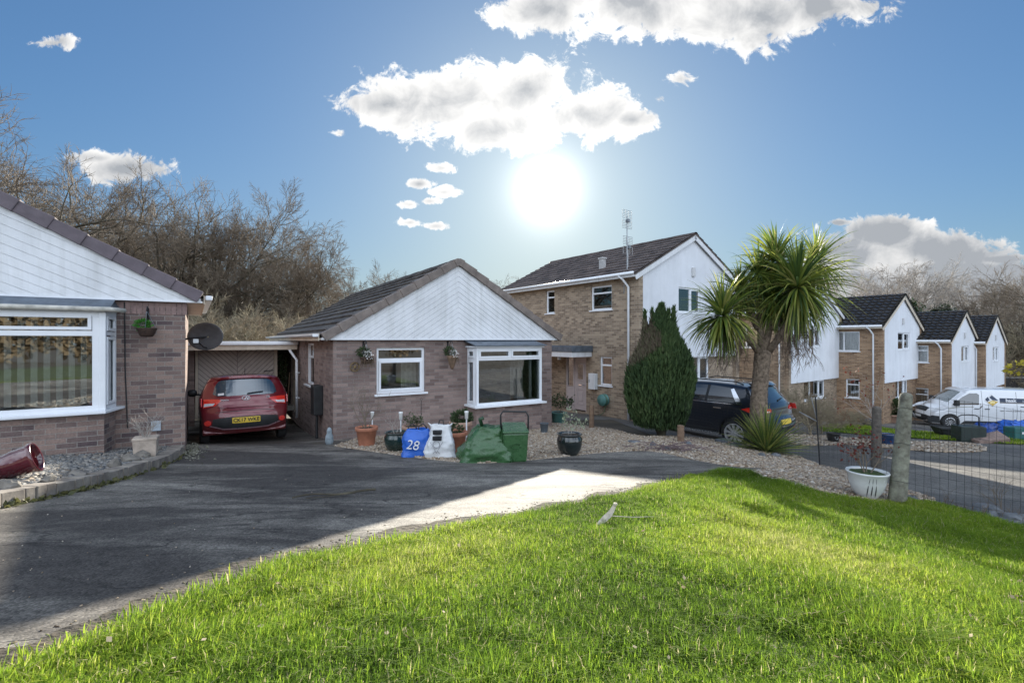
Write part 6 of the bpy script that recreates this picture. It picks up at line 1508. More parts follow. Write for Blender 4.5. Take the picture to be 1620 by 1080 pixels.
def rock(label, px_, py_, w_, h_, seed, lift=0.0, mat=None, group=None, dz=0.0):
    p = GL(px_, py_, lift); bm = bmesh.new(); bmesh.ops.create_icosphere(bm, subdivisions=3, radius=1); r = random.Random(seed); of = Vector((seed*3.1, seed*1.7, 0))
    for v in bm.verts:
        q = v.co.copy(); k = 1+0.42*mnoise.noise(q*1.1+of)+0.16*mnoise.noise(q*3+of)
        # facet the stone by clipping against a few planes
        v.co = q*k
    for _ in range(7):
        n = Vector((r.uniform(-1, 1), r.uniform(-1, 1), r.uniform(-0.3, 1))).normalized(); d = r.uniform(0.55, 0.85)
        for v in bm.verts:
            e_ = v.co.dot(n)-d
            if e_ > 0: v.co -= n*e_*0.9
    an = r.uniform(0, 3.1)
    for v in bm.verts:
        x, y = v.co.x*w_/2, v.co.y*w_*0.36; v.co = Vector((x*math.cos(an)*1-y*math.sin(an)*.6, x*math.sin(an)*.6+y*math.cos(an), v.co.z*h_*0.55+h_*0.22))
    me = bpy.data.meshes.new('rock'); bm.to_mesh(me); bm.free()
    o = link('rock', me, mat or M_stone, None, False); o.location = (p.x, p.y, p.z+dz); tag(o, label, 'rock', group); return o
RK = [('flat pale rock beside the tipped maroon pot', 75, 768, .30, .10), ('mossy rock at the far left end of the brick edging', 16, 778, .34, .14), ('long slab of rock behind the brick edging, between the maroon pot and the rounder rocks', 122, 757, .42, .09), ('brown boulder midway along the brick edging', 183, 744, .36, .17),
      ('boulder just right of the largest brown one on the slate bed', 208, 735, .34, .15), ('pointed rock in front of the pale square planter', 226, 729, .30, .17), ('greenish rock nearest the corner end of the brick edging', 242, 719, .30, .15)]
for i, (lb_, a, b, c, d) in enumerate(RK): rock(lb_, a, b-7, c*0.72, d*0.8, i+1, LIFT, M_stone, 'rocks on the slate bed', 0.0)
RG = [('grey rock left of the crossover rear wheel', 1140, 700, .42, .16), ('flat grey rock in front of the crossover rear wheel', 1162, 706, .40, .12), ('pale grey rock below the rear wheel beside the yucca', 1176, 699, .30, .12), ('dark rock in front of the yucca', 1205, 722, .34, .12),
      ('long pale rock right of the yucca foot', 1243, 718, .46, .13), ('dark rock between yucca and pale rock', 1226, 722, .28, .12), ('small pale rock at the foot of the conifer', 1033, 706, .22, .13), ('dark flat rock left of the conifer foot', 1003, 700, .34, .08), ('grey stone right of the timber stump', 1090, 704, .20, .10), ('brown flat stone in front of the conifer', 1056, 712, .30, .10)]
for i, (lb_, a, b, c, d) in enumerate(RG): rock(lb_, a, b, c, d, i+20, 0.01, M_stoneG, 'rocks on the golden gravel')
for i, (lb_, a, b, c, d) in enumerate([('grey rock at the right edge of the lawn by the wire fence', 1565, 815, .55, .16), ('dark rock cut off by the right edge at the fence foot', 1608, 826, .45, .14), ('white stone just right of the round fence post', 1452, 797, .16, .07), ('pale broken stone right of the fence post foot', 1440, 790, .16, .08)]):
    rock(lb_, a, b, c, d, i+40, 0.02, M_stoneG, 'stones at the fence foot')

# ---- pots
def pot_mesh(prof, mat, parent, n=32, name='pot', sq=1.0):
    m = MB(); m.lathe(prof, n, (0, 0, 0), None, sq); return m.build(name, mat, parent, True, recalc=False)
def pot(label, px_, py_, r, h, style, mat, rz=0, group=None, cat='plant pot', fill=None, name='plant_pot', lift=0.02):
    p = GL(px_, py_, lift); t = thing(name, label, cat, p, rz, group); e = 0.022
    if style == 'terra':
        prof = [(0, 0.004), (r*0.70, 0), (r*0.72, 0.01), (r*0.93, h*0.80), (r*1.0, h*0.81), (r*1.03, h*0.83), (r*1.05, h*0.97), (r*1.02, h), (r*0.95, h), (r*0.90, h*0.9), (r*0.86, h*0.88)]
    elif style == 'round':
        prof = [(0, 0.004), (r*0.62, 0), (r*0.66, 0.01), (r*0.90, h*0.28), (r*1.0, h*0.55), (r*0.98, h*0.76), (r*0.88, h*0.88), (r*0.87, h*0.92), (r*0.97, h*0.965), (r*0.99, h), (r*0.92, h*1.005), (r*0.84, h*0.95), (r*0.84, h*0.86)]
    elif style == 'bowl':
        prof = [(0, 0.004), (r*0.42, 0), (r*0.48, 0.012), (r*0.74, h*0.30), (r*0.88, h*0.60), (r*0.94, h*0.88), (r*1.0, h*0.92), (r*1.03, h*0.97), (r*1.0, h), (r*0.92, h*0.985), (r*0.88, h*0.9)]
    else:
        prof = [(0, 0.003), (r*0.72, 0), (r*0.76, 0.01), (r*0.96, h*0.92), (r*1.0, h*0.93), (r*1.0, h), (r*0.93, h), (r*0.9, h*0.9)]
    body = pot_mesh(prof, mat, t)
    m = MB(); bmn = []
    zs = h*0.90; k = 20
    vs = [(0, 0, zs+0.012)]
    for ring in (0.45, 0.88):
        for i in range(k):
            a = 2*math.pi*i/k; vs.append((r*ring*math.cos(a), r*ring*math.sin(a), zs+rnd.uniform(-0.008, 0.012)))
    fs = [(0, 1+i, 1+(i+1) % k) for i in range(k)]+[(1+i, 1+k+i, 1+k+(i+1) % k, 1+(i+1) % k) for i in range(k)]
    m.add(vs, fs); m.build('soil', fill or M_soil, t, True, recalc=False)
    return t, h
def twigs(parent, h0, n, height, spread, seed, mat=None, rad=0.008, lv=2, leaves=None, lsize=0.03, nl=0, name='stems'):
    sp_ = [(4, 0.6, 0.62, 0.7, 5, 0.10, 0.05, 0.3), (4, 0.55, 0.6, 0.65, 4, 0.14, 0.05), (3, 0.6, 0.6, 0.7, 3, 0.15, 0.03), (2, .6, .6, .7, 2, .15, 0)]
    r = np.random.default_rng(seed); pl = []; tips = []
    for i in range(n):
        a = r.uniform(0, 6.28); d = np.array([math.cos(a)*spread*r.uniform(.3, 1), math.sin(a)*spread*r.uniform(.3, 1), 1.0]); d /= np.linalg.norm(d)
        lvls = grow(int(seed*100+i), (0.02*math.cos(a), 0.02*math.sin(a), h0-0.02), d, height*r.uniform(0.7, 1.1), rad, lv, sp_)
        for l in lvls: pl += l
        for l in lvls[1:]:
            for q, _ in l: tips += [q[-1], q[len(q)//2]]
    V, Fq = tube_arrays(pl, 4); mesh_np(name, V, Fq, mat or M_twig, None, parent)
    if leaves is not None and nl:
        tips = np.array(tips); P = tips[r.integers(0, len(tips), nl)]+r.normal(size=(nl, 3))*0.02
        me = leaf_mesh('leaves', P, lsize, seed); me.materials.append(leaves); link('leaves', me, None, parent)
def tuft(parent, h0, n, L, seed, mat, w_=0.008, name='leaves'):
    V, Fq, T = sword_leaves(n, L, w_, seed, droop=0.35, thmax=1.1, base=0.01); V[:, 2] += h0; mesh_np(name, V, Fq, mat, T, parent)
def leafball(parent, c, r_, n, size, seed, mat, name='leaves', sq=0.8):
    r = np.random.default_rng(seed); d = r.normal(size=(n, 3)); d /= np.linalg.norm(d, axis=1, keepdims=True); P = d*(r.uniform(0.25, 1, (n, 1))**0.6)*r_*np.array([1, 1, sq])+np.array(c)
    me = leaf_mesh(name, P, size, seed); me.materials.append(mat); return link(name, me, None, parent)
GP = 'pots along the bungalow front'
t, h = pot('terracotta pot with a tall bare shrub, leftmost in front of the bungalow', 580, 704, 0.195, 0.34, 'terra', M_terra, group=GP); twigs(t, h*.9, 5, 0.62, 0.75, 1, M_twig, 0.009, 2)
t, h = pot('dark green glazed pot between the terracotta pot and the blue bag', 627, 712, 0.205, 0.31, 'round', M_glazeG, group=GP); twigs(t, h*.9, 4, 0.28, 0.9, 2, M_twigP, 0.004, 2)
t, h = pot('pinkish clay pot with straggly plant behind the blue bag', 654, 700, 0.21, 0.33, 'terra', M_terraP, group=GP); twigs(t, h*.9, 6, 0.18, 0.8, 3, M_twig, 0.004, 2, M_leafG, 0.04, 260)
t, h = pot('terracotta pot squeezed between the white bag and the green sack', 720, 717, 0.19, 0.36, 'terra', M_terra, group=GP); leafball(t, (0, 0, h+0.03), 0.11, 260, 0.045, 5, M_leafG)
t, h = pot('pale clay pot with green plant standing behind the terracotta one, beside the bay', 729, 701, 0.21, 0.42, 'terra', M_terraP, group=GP); leafball(t, (0.02, 0.02, h+0.07), 0.2, 900, 0.05, 6, M_leafG, sq=0.65)
t, h = pot('black glazed pot standing alone on the gravel left of the conifer', 901, 718, 0.205, 0.33, 'round', M_glazeK, group=GP); twigs(t, h*.9, 3, 0.2, 0.6, 8, M_twigP, 0.003, 1)
t, h = pot('small slate grey pot at the right corner of the bay', 861, 684, 0.10, 0.22, 'plain', pm('slate_plastic', (0.09, 0.11, 0.13), 0.5), group=GP)
t, h = pot('teal planter with a leafy shrub by the porch', 884, 668, 0.23, 0.30, 'plain', M_teal, group=GP); twigs(t, h*.9, 5, 0.36, 0.8, 9, M_twig, 0.006, 2, M_leafG, 0.06, 420)
t = thing('sapling', 'thin pale-flowered sapling standing in front of the teal planter', 'shrub', GL(903, 690, 0.02)); twigs(t, 0.0, 3, 0.42, 0.5, 10, M_twigP, 0.006, 2, pm('pale_leaf', (0.32, 0.36, 0.24), 0.6, 0.3, 9, 0, trans=0.3), 0.055, 170)
t, h = pot('large white glazed pot holding a red-leaved shrub beside the round fence post', 1372, 786, 0.190, 0.280, 'bowl', M_glazeW, 0.4, cat='plant pot', fill=M_moss, lift=0.02)
m = MB()
for k in range(5):
    a = 3.6+k*0.16; q = [(0.190*(0.50+0.1*i)*1.0*math.cos(a+0.05*i), 0.190*(0.5+0.1*i)*math.sin(a+0.05*i), 0.04+0.06*i) for i in range(5)]
    zz = [(0.42, 0), (0.76, .30), (0.885, .60), (0.945, .88)]
    pts = []
    for i in range(6):
        f = 0.1+0.75*i/5; rr = 0.190*(0.5+0.46*(f**0.6))+0.004; pts.append((rr*math.cos(a+0.25*f-0.1*k*f), rr*math.sin(a+0.25*f-0.1*k*f), 0.280*f))
    if k in (0, 2, 4): m.tube(pts, [0.001, 0.004, 0.005, 0.004, 0.003, 0.001], 5)
m.build('painted_reeds', M_ink, t)
twigs(t, h*.9, 5, 0.36, 0.85, 12, M_twig, 0.007, 2, pm('maple_red', (0.15, 0.035, 0.025), 0.7, 0.4, 14, 0, trans=0.3), 0.035, 190)
t, h = pot('black pot with a round emblem on the far side of the wire fence', 1318, 699, 0.17, 0.27, 'plain', M_black, group='pots by the neighbour drive'); 
m = MB(frame((0, -0.15, 0.15), (1, 0, 0), (0, 0.15, 1), (0, -1, 0.1))); m.lathe([(0.035, 0.0), (0.045, 0.008), (0.055, 0.0)], 16); m.build('emblem', M_metal, t, recalc=False)
t, h = pot('blue glazed pot left of the round fence post, beyond the wire', 1404, 703, 0.20, 0.31, 'plain', M_glazeB, group='pots by the neighbour drive')
t, h = pot('terracotta trough with a dark plant against the dark tiled house left of the van', 1412, 668, 0.36, 0.42, 'terra', M_terraP, group='pots by the neighbour drive'); leafball(t, (-.05, 0, .75), .36, 300, 0.22, 44, M_leafG, sq=1.2)
t, h = pot('small grey stone bowl on the grass in front of the dark tiled house', 1372, 672, 0.30, 0.26, 'bowl', M_stoneG, group='pots by the neighbour drive')
# pale square planter with a bare shrub on the left bed
p = GL(231, 720, LIFT); t = thing('square_planter', 'pale square planter with a bare shrub against the left bungalow wall', 'planter', p, R(30)); t.scale = (.8, .8, .85)
m = MB(); m.add([(-.155, -.155, 0), (.155, -.155, 0), (.155, .155, 0), (-.155, .155, 0), (-.17, -.17, .27), (.17, -.17, .27), (.17, .17, .27), (-.17, .17, .27)], [(0, 3, 2, 1), (4, 5, 6, 7), (0, 1, 5, 4), (1, 2, 6, 5), (2, 3, 7, 6), (3, 0, 4, 7)]); m.build('planter_body', pm('pale_clay', (0.46, 0.38, 0.31), 0.85, 0.3, 6, 0.4), t, bevel=0.01)
m = MB(); m.box(-.18, .18, -.18, .18, .27, .31); m.build('planter_rim', pm('pale_clay', (0.46, 0.38, 0.31)), t, bevel=0.01)
twigs(t, .3, 9, 0.34, 1.1, 21, M_twigP, 0.007, 2)
# tipped maroon pot
p = GL(24, 756, LIFT); t = thing('plant_pot', 'glossy maroon pot lying tipped over on the slate bed', 'plant pot', p+Vector((0, 0, 0.14)), 0); t.scale = (.8, .8, .8)
ax = Vector((0.80, 0.50, 0.30)).normalized(); ex = ax.cross(Vector((0, 0, 1))).normalized(); Mp = frame(ax*-0.22, ex, ax.cross(ex), ax)
m = MB(Mp); r_ = 0.17
m.lathe([(0, 0.0), (0.115, 0), (0.125, 0.01), (0.165, 0.24), (0.172, 0.37), (0.186, 0.385), (0.188, 0.42), (0.178, 0.43), (0.165, 0.42), (0.16, 0.36), (0.12, 0.05), (0, 0.03)], 32); m.build('pot', M_glazeR, t, True, recalc=False)
# hanging baskets
def basket(label, M, kind, group='hanging baskets on wall brackets'):
    loc = M.translation; t = thing('hanging_basket', label, 'hanging basket', loc, 0, group); Q = Matrix.Translation(-loc) @ M
    m = MB(Q); m.box(-0.015, 0.015, -0.02, 0.0, -0.02, 0.28); m.tube([(0, -0.01, 0.26), (0, -0.16, 0.30), (0, -0.25, 0.26), (0, -0.25, 0.22)], 0.009, 6); m.tube([(0, -0.01, 0.06), (0, -0.09, 0.16), (0, -0.18, 0.285)], 0.008, 6)
    m.build('bracket', M_iron, t, True)
    zt = 0.0 if kind != 'cone' else 0.02
    m = MB(Q); c0 = Vector((0, -0.25, 0.22))
    for k in range(3): a = 2.1*k+0.4; m.tube([c0, (0.125*math.cos(a), -0.25+0.125*math.sin(a), zt-0.05)], 0.0035, 4)
    m.build('chains', M_metal, t)
    if kind == 'cone': prof = [(0.0, -0.36), (0.03, -0.35), (0.07, -0.24), (0.115, -0.10), (0.13, -0.05), (0.12, -0.045), (0.10, -0.07)]
    else: prof = [(0, -0.19), (0.075, -0.185), (0.10, -0.15), (0.135, -0.06), (0.14, -0.045), (0.12, -0.05), (0.10, -0.08)]
    m = MB(Q); m.lathe(prof, 20, (0, -0.25, 0)); m.build('basket', M_wood if kind == 'cone' else pm('basket_brown', (0.06, 0.035, 0.025), 0.8, 0.4, 30, 0.6, 60), t, True, recalc=False)
    cc_ = Q @ Vector((0, -0.25, 0.0))
    if kind == 'green': leafball(t, tuple(cc_+Vector((-0.07, 0, 0.0))), 0.10, 260, 0.045, 3, pm('bright_leaf', (0.06, 0.22, 0.03), 0.5, 0.3, 9, 0, trans=0.3))
    else:
        leafball(t, tuple(cc_+Vector((-0.06, 0, 0.05))), 0.13, 500, 0.035, 5 if kind == 'cone' else 7, M_leafG)
        leafball(t, tuple(cc_+Vector((0.05, -0.05, 0.0))), 0.09, 70, 0.045, 8, M_petal, 'flowers')
        r = np.random.default_rng(9); pl = []
        for _ in range(26 if kind != 'cone' else 8):
            a = r.uniform(-3.1, 0.2); q = np.array([0.12*math.cos(a), -0.25+0.12*math.sin(a), -0.04]); pts = [Q @ Vector(q)]
            for s in range(4): q = q+np.array([r.normal()*.015, r.normal()*.015, -0.055*r.uniform(.6, 1.3)]); pts.append(Q @ Vector(q))
            pl.append(([tuple(v) for v in pts], [0.006, .007, .006, .004, .002]))
        V, Fq = tube_arrays(pl, 3); mesh_np('trailing_stems', V, Fq, pm('dry_brown', (0.16, 0.11, 0.07), 0.9), None, t)
    return t
bM = Matrix.Translation((-3.62, 9.73, 0)) @ Matrix.Rotation(R(32), 4, 'Z')
basket('hanging basket with a bright green plant on the left bungalow wall', lbM @ Matrix.Translation((-0.50, 0, 2.34)), 'green')
basket('hanging basket of white pansies left of the small window', bM @ Matrix.Translation((0.60, 0, 1.80)), 'flower')
basket('cone shaped hanging basket between the small window and the bay', bM @ Matrix.Translation((2.52, 0, 1.80)), 'cone')
hM = Matrix.Translation((12.2, 21.4, -1.95)) @ Matrix.Rotation(R(37.5), 4, 'Z')
basket('dark basket at the right brick pier of the house behind the palm', hM @ Matrix.Translation((6.1, -0.13, 2.0)), 'plain2')
t = thing('wall_plaque', 'round brass-coloured wheel plaque on the brick left of the small window', 'plaque', bM @ Vector((0.42, -0.03, 1.55)), R(32)); Q = frame((0, 0, 0), (1, 0, 0), (0, 0, 1), (0, -1, 0))
m = MB(Q); m.lathe([(0.078, 0), (0.085, 0.012), (0.095, 0.012), (0.10, 0)], 24)
for k in range(6): a = k*math.pi/3; m.tube([(0, 0, 0.006), (0.085*math.cos(a), 0.085*math.sin(a), 0.006)], 0.006, 4)
m.lathe([(0, 0.016), (0.022, 0.012), (0.026, 0)], 12); m.build('wheel_rim', pm('aged_brass', (0.28, 0.20, 0.10), 0.5, 0.4, 20, 0.2, metal=0.6), t, recalc=False)
# white solar stake lights
for i, (px_, py_, h_, lb_) in enumerate([(589, 703, .62, 'white stake light in the leftmost terracotta pot'), (634, 712, .66, 'white stake light behind the dark green pot'), (738, 713, .68, 'white stake light beside the pale clay pot')]):
    q = GL(px_, py_, 0.0); t = thing('stake_light', lb_, 'garden light', q, 0, 'white stake lights among the pots')
    m = MB(); m.tube([(0, 0, -0.02), (0, 0, h_-0.13)], 0.012, 8); m.build('stake', M_white, t)
    m = MB(); m.lathe([(0.012, h_-0.14), (0.028, h_-0.13), (0.032, h_-0.03), (0.038, h_-0.02), (0.034, h_), (0, h_+0.005)], 14); m.build('lamp_head', pm('frosted_white', (0.75, 0.75, 0.72), 0.3, 0.1), t, True, recalc=False)
t = thing('garden_stake', 'thin black rod standing against the wall above the blue bag', 'stake', GL(666, 697, 0)); m = MB(); m.tube([(0, 0, 0), (0.005, 0, 0.8)], 0.006, 5); m.tube([(0.005, 0, 0.8), (0.03, 0, 0.83), (0.005, 0, 0.86), (-0.02, 0, 0.83), (0.005, 0, 0.8)], 0.004, 4); m.build('rod', M_iron, t)

# ---- bags
def bag(name, label, px_, py_, w_, d_, h_, mat, seed, rz, top=0.7, lean=0.0, crumple=0.03, cat='bag', parts=None, topnarrow=0.55, lift=0.02):
    p = GL(px_, py_, lift); t = thing(name, label, cat, p, rz); bm = bmesh.new(); N = 48; K = 22; rows = []
    for k in range(K+1):
        f = k/K; sx = w_/2*(1-(1-top)*f**1.2); sy = d_/2*(1-(1-topnarrow)*f**1.5); row = []
        for i in range(N):
            a = 2*math.pi*i/N; c, s_ = math.cos(a), math.sin(a); e = 0.45
            x = sx*math.copysign(abs(c)**e, c); y = sy*math.copysign(abs(s_)**e, s_); z = f*h_
            q = Vector((x*5, y*5, z*5+seed)); n1_ = mnoise.noise(q)+0.6*abs(mnoise.noise(q*2.3))-0.3; n2_ = mnoise.noise(q*4.5)
            bul = 1+0.10*math.sin(f*math.pi)
            nn = Vector((x, y, 0)).normalized(); x = x*bul+nn.x*crumple*(n1_*1.4+0.5*n2_); y = y*bul+nn.y*crumple*(n1_*1.4+0.5*n2_); z += crumple*0.9*mnoise.noise(Vector((x*7, y*7, seed+3)))*f
            row.append(bm.verts.new((x+lean*f*f, y, max(z, 0))))
        rows.append(row)
    for k in range(K):
        for i in range(N): bm.faces.new([rows[k][i], rows[k][(i+1) % N], rows[k+1][(i+1) % N], rows[k+1][i]])
    c = bm.verts.new((lean, 0, h_*0.86))
    for i in range(N): bm.faces.new([rows[K][i], rows[K][(i+1) % N], c])
    me = bpy.data.meshes.new('bag_body'); bm.to_mesh(me); bm.free(); b = link('bag_body', me, mat, t, True)
    return t, b
def plastic(name, col, rough=0.3, trans=0.15):
    return pm(name, col, rough, 0.12, 6, 0.5, 16, spec=0.6, bdist=0.02, trans=trans)
M_blueb = plastic('blue_woven_plastic', (0.03, 0.15, 0.62), 0.4); M_whiteb = plastic('white_woven_plastic', (0.78, 0.79, 0.8), 0.4); M_greenb = plastic('green_sack_plastic', (0.045, 0.12, 0.045), 0.28, 0.1)
t, b = bag('blue_bag', 'bright blue recycling bag with 28 painted in white', 661, 720, 0.49, 0.26, 0.42, M_blueb, 1, R(3), 0.72)
place_text('painted_number', '28', 0.20, M_white, t, frame((-0.055, -0.153, 0.19), (0.99, -0.02, -0.14), (0.14, 0.10, 0.98), (0, -1, 0.1)), -0.002, 0.1, 0.05)
for dx in (-0.10, 0.06):
    m = MB(); m.tube([(dx-0.05, -0.05, 0.34), (dx-0.04, -0.03, 0.46), (dx+0.02, 0.0, 0.50), (dx+0.07, 0.02, 0.44), (dx+0.07, 0.03, 0.36)], 0.010, 6); m.build('handle', M_black, t, True)
t, b = bag('white_bag', 'white recycling bag with black printed panels and pointed corners', 697, 722, 0.50, 0.26, 0.50, M_whiteb, 5, R(-4), 0.55, 0.0, 0.034)
for i, (z0_, z1_, xx) in enumerate(((0.365, 0.425, 0.058), (0.275, 0.335, 0.062))):
    m = MB(); m.box(-xx-0.03, xx-0.02, -0.150-0.002*i, -0.06, z0_, z1_); m.build('printed_panel', M_ink, t, bevel=0.003)
m = MB(); m.lathe([(0.045, 0), (0.05, 0.004), (0.055, 0)], 20, (-0.03, 0.22, 0.158), frame((0, 0, 0), (1, 0, 0), (0, 0, 1), (0, -1, 0)))
for s_ in (-1, 1):
    m.tube([(-0.03, -0.160, 0.09), (-0.03+s_*0.06, -0.160, 0.20), (-0.03+s_*0.10, -0.157, 0.26)], 0.004, 4); m.tube([(-0.03+s_*0.02, -0.162, 0.12), (-0.03+s_*0.05, -0.160, 0.08)], 0.004, 4)
m.build('printed_emblem', pm('grey_print', (0.30, 0.30, 0.32), 0.6), t, recalc=False)
for s_ in (-1, 1):
    m = MB(); m.add([(s_*0.13, -0.03, 0.45), (s_*0.05, 0.0, 0.45), (s_*0.20, -0.02, 0.53), (s_*0.15, 0.05, 0.45)], [(0, 1, 2), (1, 3, 2), (0, 2, 3), (0, 3, 1)]); m.build('corner_flap', M_whiteb, t)
m = MB(); m.tube([(-0.04, 0.0, 0.46), (-0.02, 0.02, 0.56), (0.03, 0.03, 0.56), (0.05, 0.02, 0.46)], 0.009, 6); m.build('handle', M_black, t, True)
t, b = bag('garden_sack', 'large slumped green garden sack in front of the bay', 768, 727, 0.84, 0.50, 0.50, M_greenb, 9, R(5), 0.42, 0.05, 0.055)
m = MB(); m.tube([(-0.05, 0.0, 0.50), (-0.08, -0.02, 0.60), (-0.03, -0.03, 0.62)], 0.03, 6); m.build('tied_neck', pm('dark_green_plastic', (0.02, 0.06, 0.025), 0.4), t, True)
p = GL(814, 727, 0.02); t = thing('food_caddy', 'green lidded caddy with upright handle right of the green sack', 'caddy', p, R(6))
m = MB(); m.add([(-.16, -.15, 0), (.16, -.15, 0), (.16, .15, 0), (-.16, .15, 0), (-.185, -.175, .42), (.185, -.175, .42), (.185, .175, .42), (-.185, .175, .42)], [(0, 3, 2, 1), (4, 5, 6, 7), (0, 1, 5, 4), (1, 2, 6, 5), (2, 3, 7, 6), (3, 0, 4, 7)]); m.build('caddy_body', M_greenb, t, bevel=0.025)
m = MB(); m.add([(-.195, -.19, .42), (.195, -.19, .42), (.195, .19, .42), (-.195, .19, .42), (-.19, -.185, .45), (.19, -.185, .45), (.17, .17, .53), (-.17, .17, .53)], [(0, 3, 2, 1), (4, 5, 6, 7), (0, 1, 5, 4), (1, 2, 6, 5), (2, 3, 7, 6), (3, 0, 4, 7)]); m.build('lid', M_greenb, t, bevel=0.015)
m = MB(); m.tube([(-.20, 0, .38), (-.205, 0, .66), (-.17, 0, .715), (.17, 0, .70), (.205, 0, .64), (.20, 0, .38)], 0.013, 8); m.build('handle', M_black, t, True)
m = MB(frame((0, -0.175, 0.24), (1, 0, 0), (0, 0.06, 1), (0, -1, 0))); m.lathe([(0.06, 0), (0.07, 0.01), (0.075, 0)], 20, (0, 0, 0), None, 0.5); m.build('moulded_badge', M_greenb, t, recalc=False)
# rubbish by the van
p = GL(1516, 690, 0.03); t = thing('tray', 'low black plastic tray on the grass in front of the van', 'tray', p, R(-15)); m = MB(); m.add([(-.55, -.3, 0), (.55, -.3, 0), (.55, .3, 0), (-.55, .3, 0), (-.68, -.38, .30), (.68, -.38, .30), (.68, .38, .30), (-.68, .38, .30)], [(0, 3, 2, 1), (0, 1, 5, 4), (1, 2, 6, 5), (2, 3, 7, 6), (3, 0, 4, 7)]); m.build('tray_body', M_black, t)
m = MB(); m.box(-.70, .70, -.40, -.37, .28, .33); m.box(-.70, .70, .37, .40, .28, .33); m.box(-.70, -.67, -.37, .37, .28, .33); m.box(.67, .70, -.37, .37, .28, .33); m.build('rim', M_black, t)
p = GL(1532, 697, 0.03); t = thing('recycling_box', 'dark green recycling box with raised handle beside the blue bag near the van', 'box', p, R(-10)); m = MB(); m.box(-.36, .36, -.24, .24, 0, .50); m.build('box_body', pm('dark_green_box', (0.02, 0.032, 0.028), 0.5), t, bevel=0.03)
m = MB(); m.tube([(-.3, 0, .5), (-.3, 0, .78), (-.2, 0, .84), (.2, 0, .84), (.3, 0, .78), (.3, 0, .5)], 0.018, 6); m.build('handle', M_black, t, True)
t, b = bag('blue_bag', 'slumped dark blue bag lying between the green box and the van', 1556, 695, 1.05, 0.7, 0.55, pm('navy_bag_plastic', (0.02, 0.06, 0.26), 0.3, 0.4, 4, 0.6, 8, bdist=0.03), 14, R(20), 0.4, 0.12, 0.12)
p = GL(1562, 699, 0.03); t = thing('cardboard', 'crumpled pinkish cardboard under the slumped blue bag', 'cardboard', p, R(10)); m = MB(); m.add([(-.6, -.2, 0), (.6, -.22, .02), (.65, .2, .06), (-.5, .2, .05), (-.6, -.2, .10), (.55, -.25, .14), (.7, .2, .32), (-.5, .2, .12)], [(0, 3, 2, 1), (4, 5, 6, 7), (0, 1, 5, 4), (1, 2, 6, 5), (2, 3, 7, 6), (3, 0, 4, 7)]); m.build('sheet', pm('pink_card', (0.24, 0.17, 0.14), 0.8, 0.3, 8, 0.4), t)
t, b = bag('blue_bag', 'bright blue bag by the rear wheel of the van, cut off by the right edge', 1603, 690, 1.1, 0.7, 0.62, M_blueb, 17, R(0), 0.5, 0, 0.12)
p = GL(1609, 693, 0.03); t = thing('recycling_box', 'teal recycling box in front of the bright blue bag at the right edge', 'box', p, R(5)); m = MB(); m.box(-.33, .33, -.2, .2, 0, .42); m.build('box_body', pm('deep_teal', (0.02, 0.11, 0.10), 0.5), t, bevel=0.03)
m = MB(); m.box(-.05, .05, -.206, -.19, .18, .26); m.build('sticker', M_white, t)

# ---- posts, stakes and wire
def post(label, pb, pt, r0, r1, mat, name='wooden_post', n=14, lift=0.0, round_=True, cat='post', off=0.0, rough=0.012, group=None):
    b = GL(pb[0], pb[1], lift); d = b.y; top = Vector(((pt[0]-810)/F*d, d+off, CAMH-(pt[1]-HOR)/F*d))
    t = thing(name, label, cat, b, 0, group); v = top-b; m = MB(); K = 14; pts = [v*(i/K)*1.0+Vector((0, 0, -0.1 if i == 0 else 0)) for i in range(K+1)]
    rr = [r0+(r1-r0)*i/K+rnd.uniform(-rough, rough)*0.3 for i in range(K+1)]; m.tube(pts, rr, n if round_ else 4); o = m.build('post_shaft', mat, t, round_)
    if round_:
        s1 = o.modifiers.new('d', 'SUBSURF'); s1.levels = s1.render_levels = 2
        tx_ = bpy.data.textures.new('weathering', 'CLOUDS'); tx_.noise_scale = 0.09; dm_ = o.modifiers.new('w', 'DISPLACE'); dm_.texture = tx_; dm_.strength = rough*1.2
    return t, b, top
fp, fb, ft = post('thick round weathered fence post with wire wrapped round it', (1419, 799), (1434, 620), 0.084, 0.056, M_post, 'fence_post', 16, rough=0.004)
m = MB()
for k, f in enumerate((0.22, 0.55, 0.86)):
    c = (ft-fb)*f; rr = 0.088-0.028*f; m.tube([(c.x+rr*math.cos(a), c.y+rr*math.sin(a), c.z+0.01*math.sin(a*2)) for a in [i*math.pi/8 for i in range(17)]], 0.0018, 4)
m.build('wire_wraps', M_iron, fp)
t2, b2, tp2 = post('dark weathered post behind the white pot', (1386, 745), (1387, 642), 0.085, 0.075, pm('dark_post', (0.12, 0.105, 0.09), 0.95, 0.4, 10, 1.0, 36, bdist=0.02), 'fence_post', 14)
t3, b3, tp3 = post('thin black metal stake standing in the gravel right of the yucca', (1297, 738), (1290, 626), 0.014, 0.014, M_iron, 'fence_stake', 6, rough=0.0)
m = MB(); q = tp3-b3; m.tube([q*0.64, q*0.64+Vector((-0.30, 0.05, 0.17))], 0.011, 5); m.build('brace', M_metal, t3); m = MB(); m.tube([q*0.66, q*0.97+Vector((-0.05, 0.05, 0.01))], 0.009, 5); m.build('prop', M_metal, t3)
t4, b4, tp4 = post('short sawn timber stump behind the conifer, by the crossover sill', (1077, 700), (1077, 672), 0.075, 0.072, M_wood, 'timber_stump', 10)
t5, b5, tp5 = post('square timber post on the path by the porch', (936, 678), (936, 640), 0.07, 0.07, M_wood, 'timber_post', 8, rough=0.0)
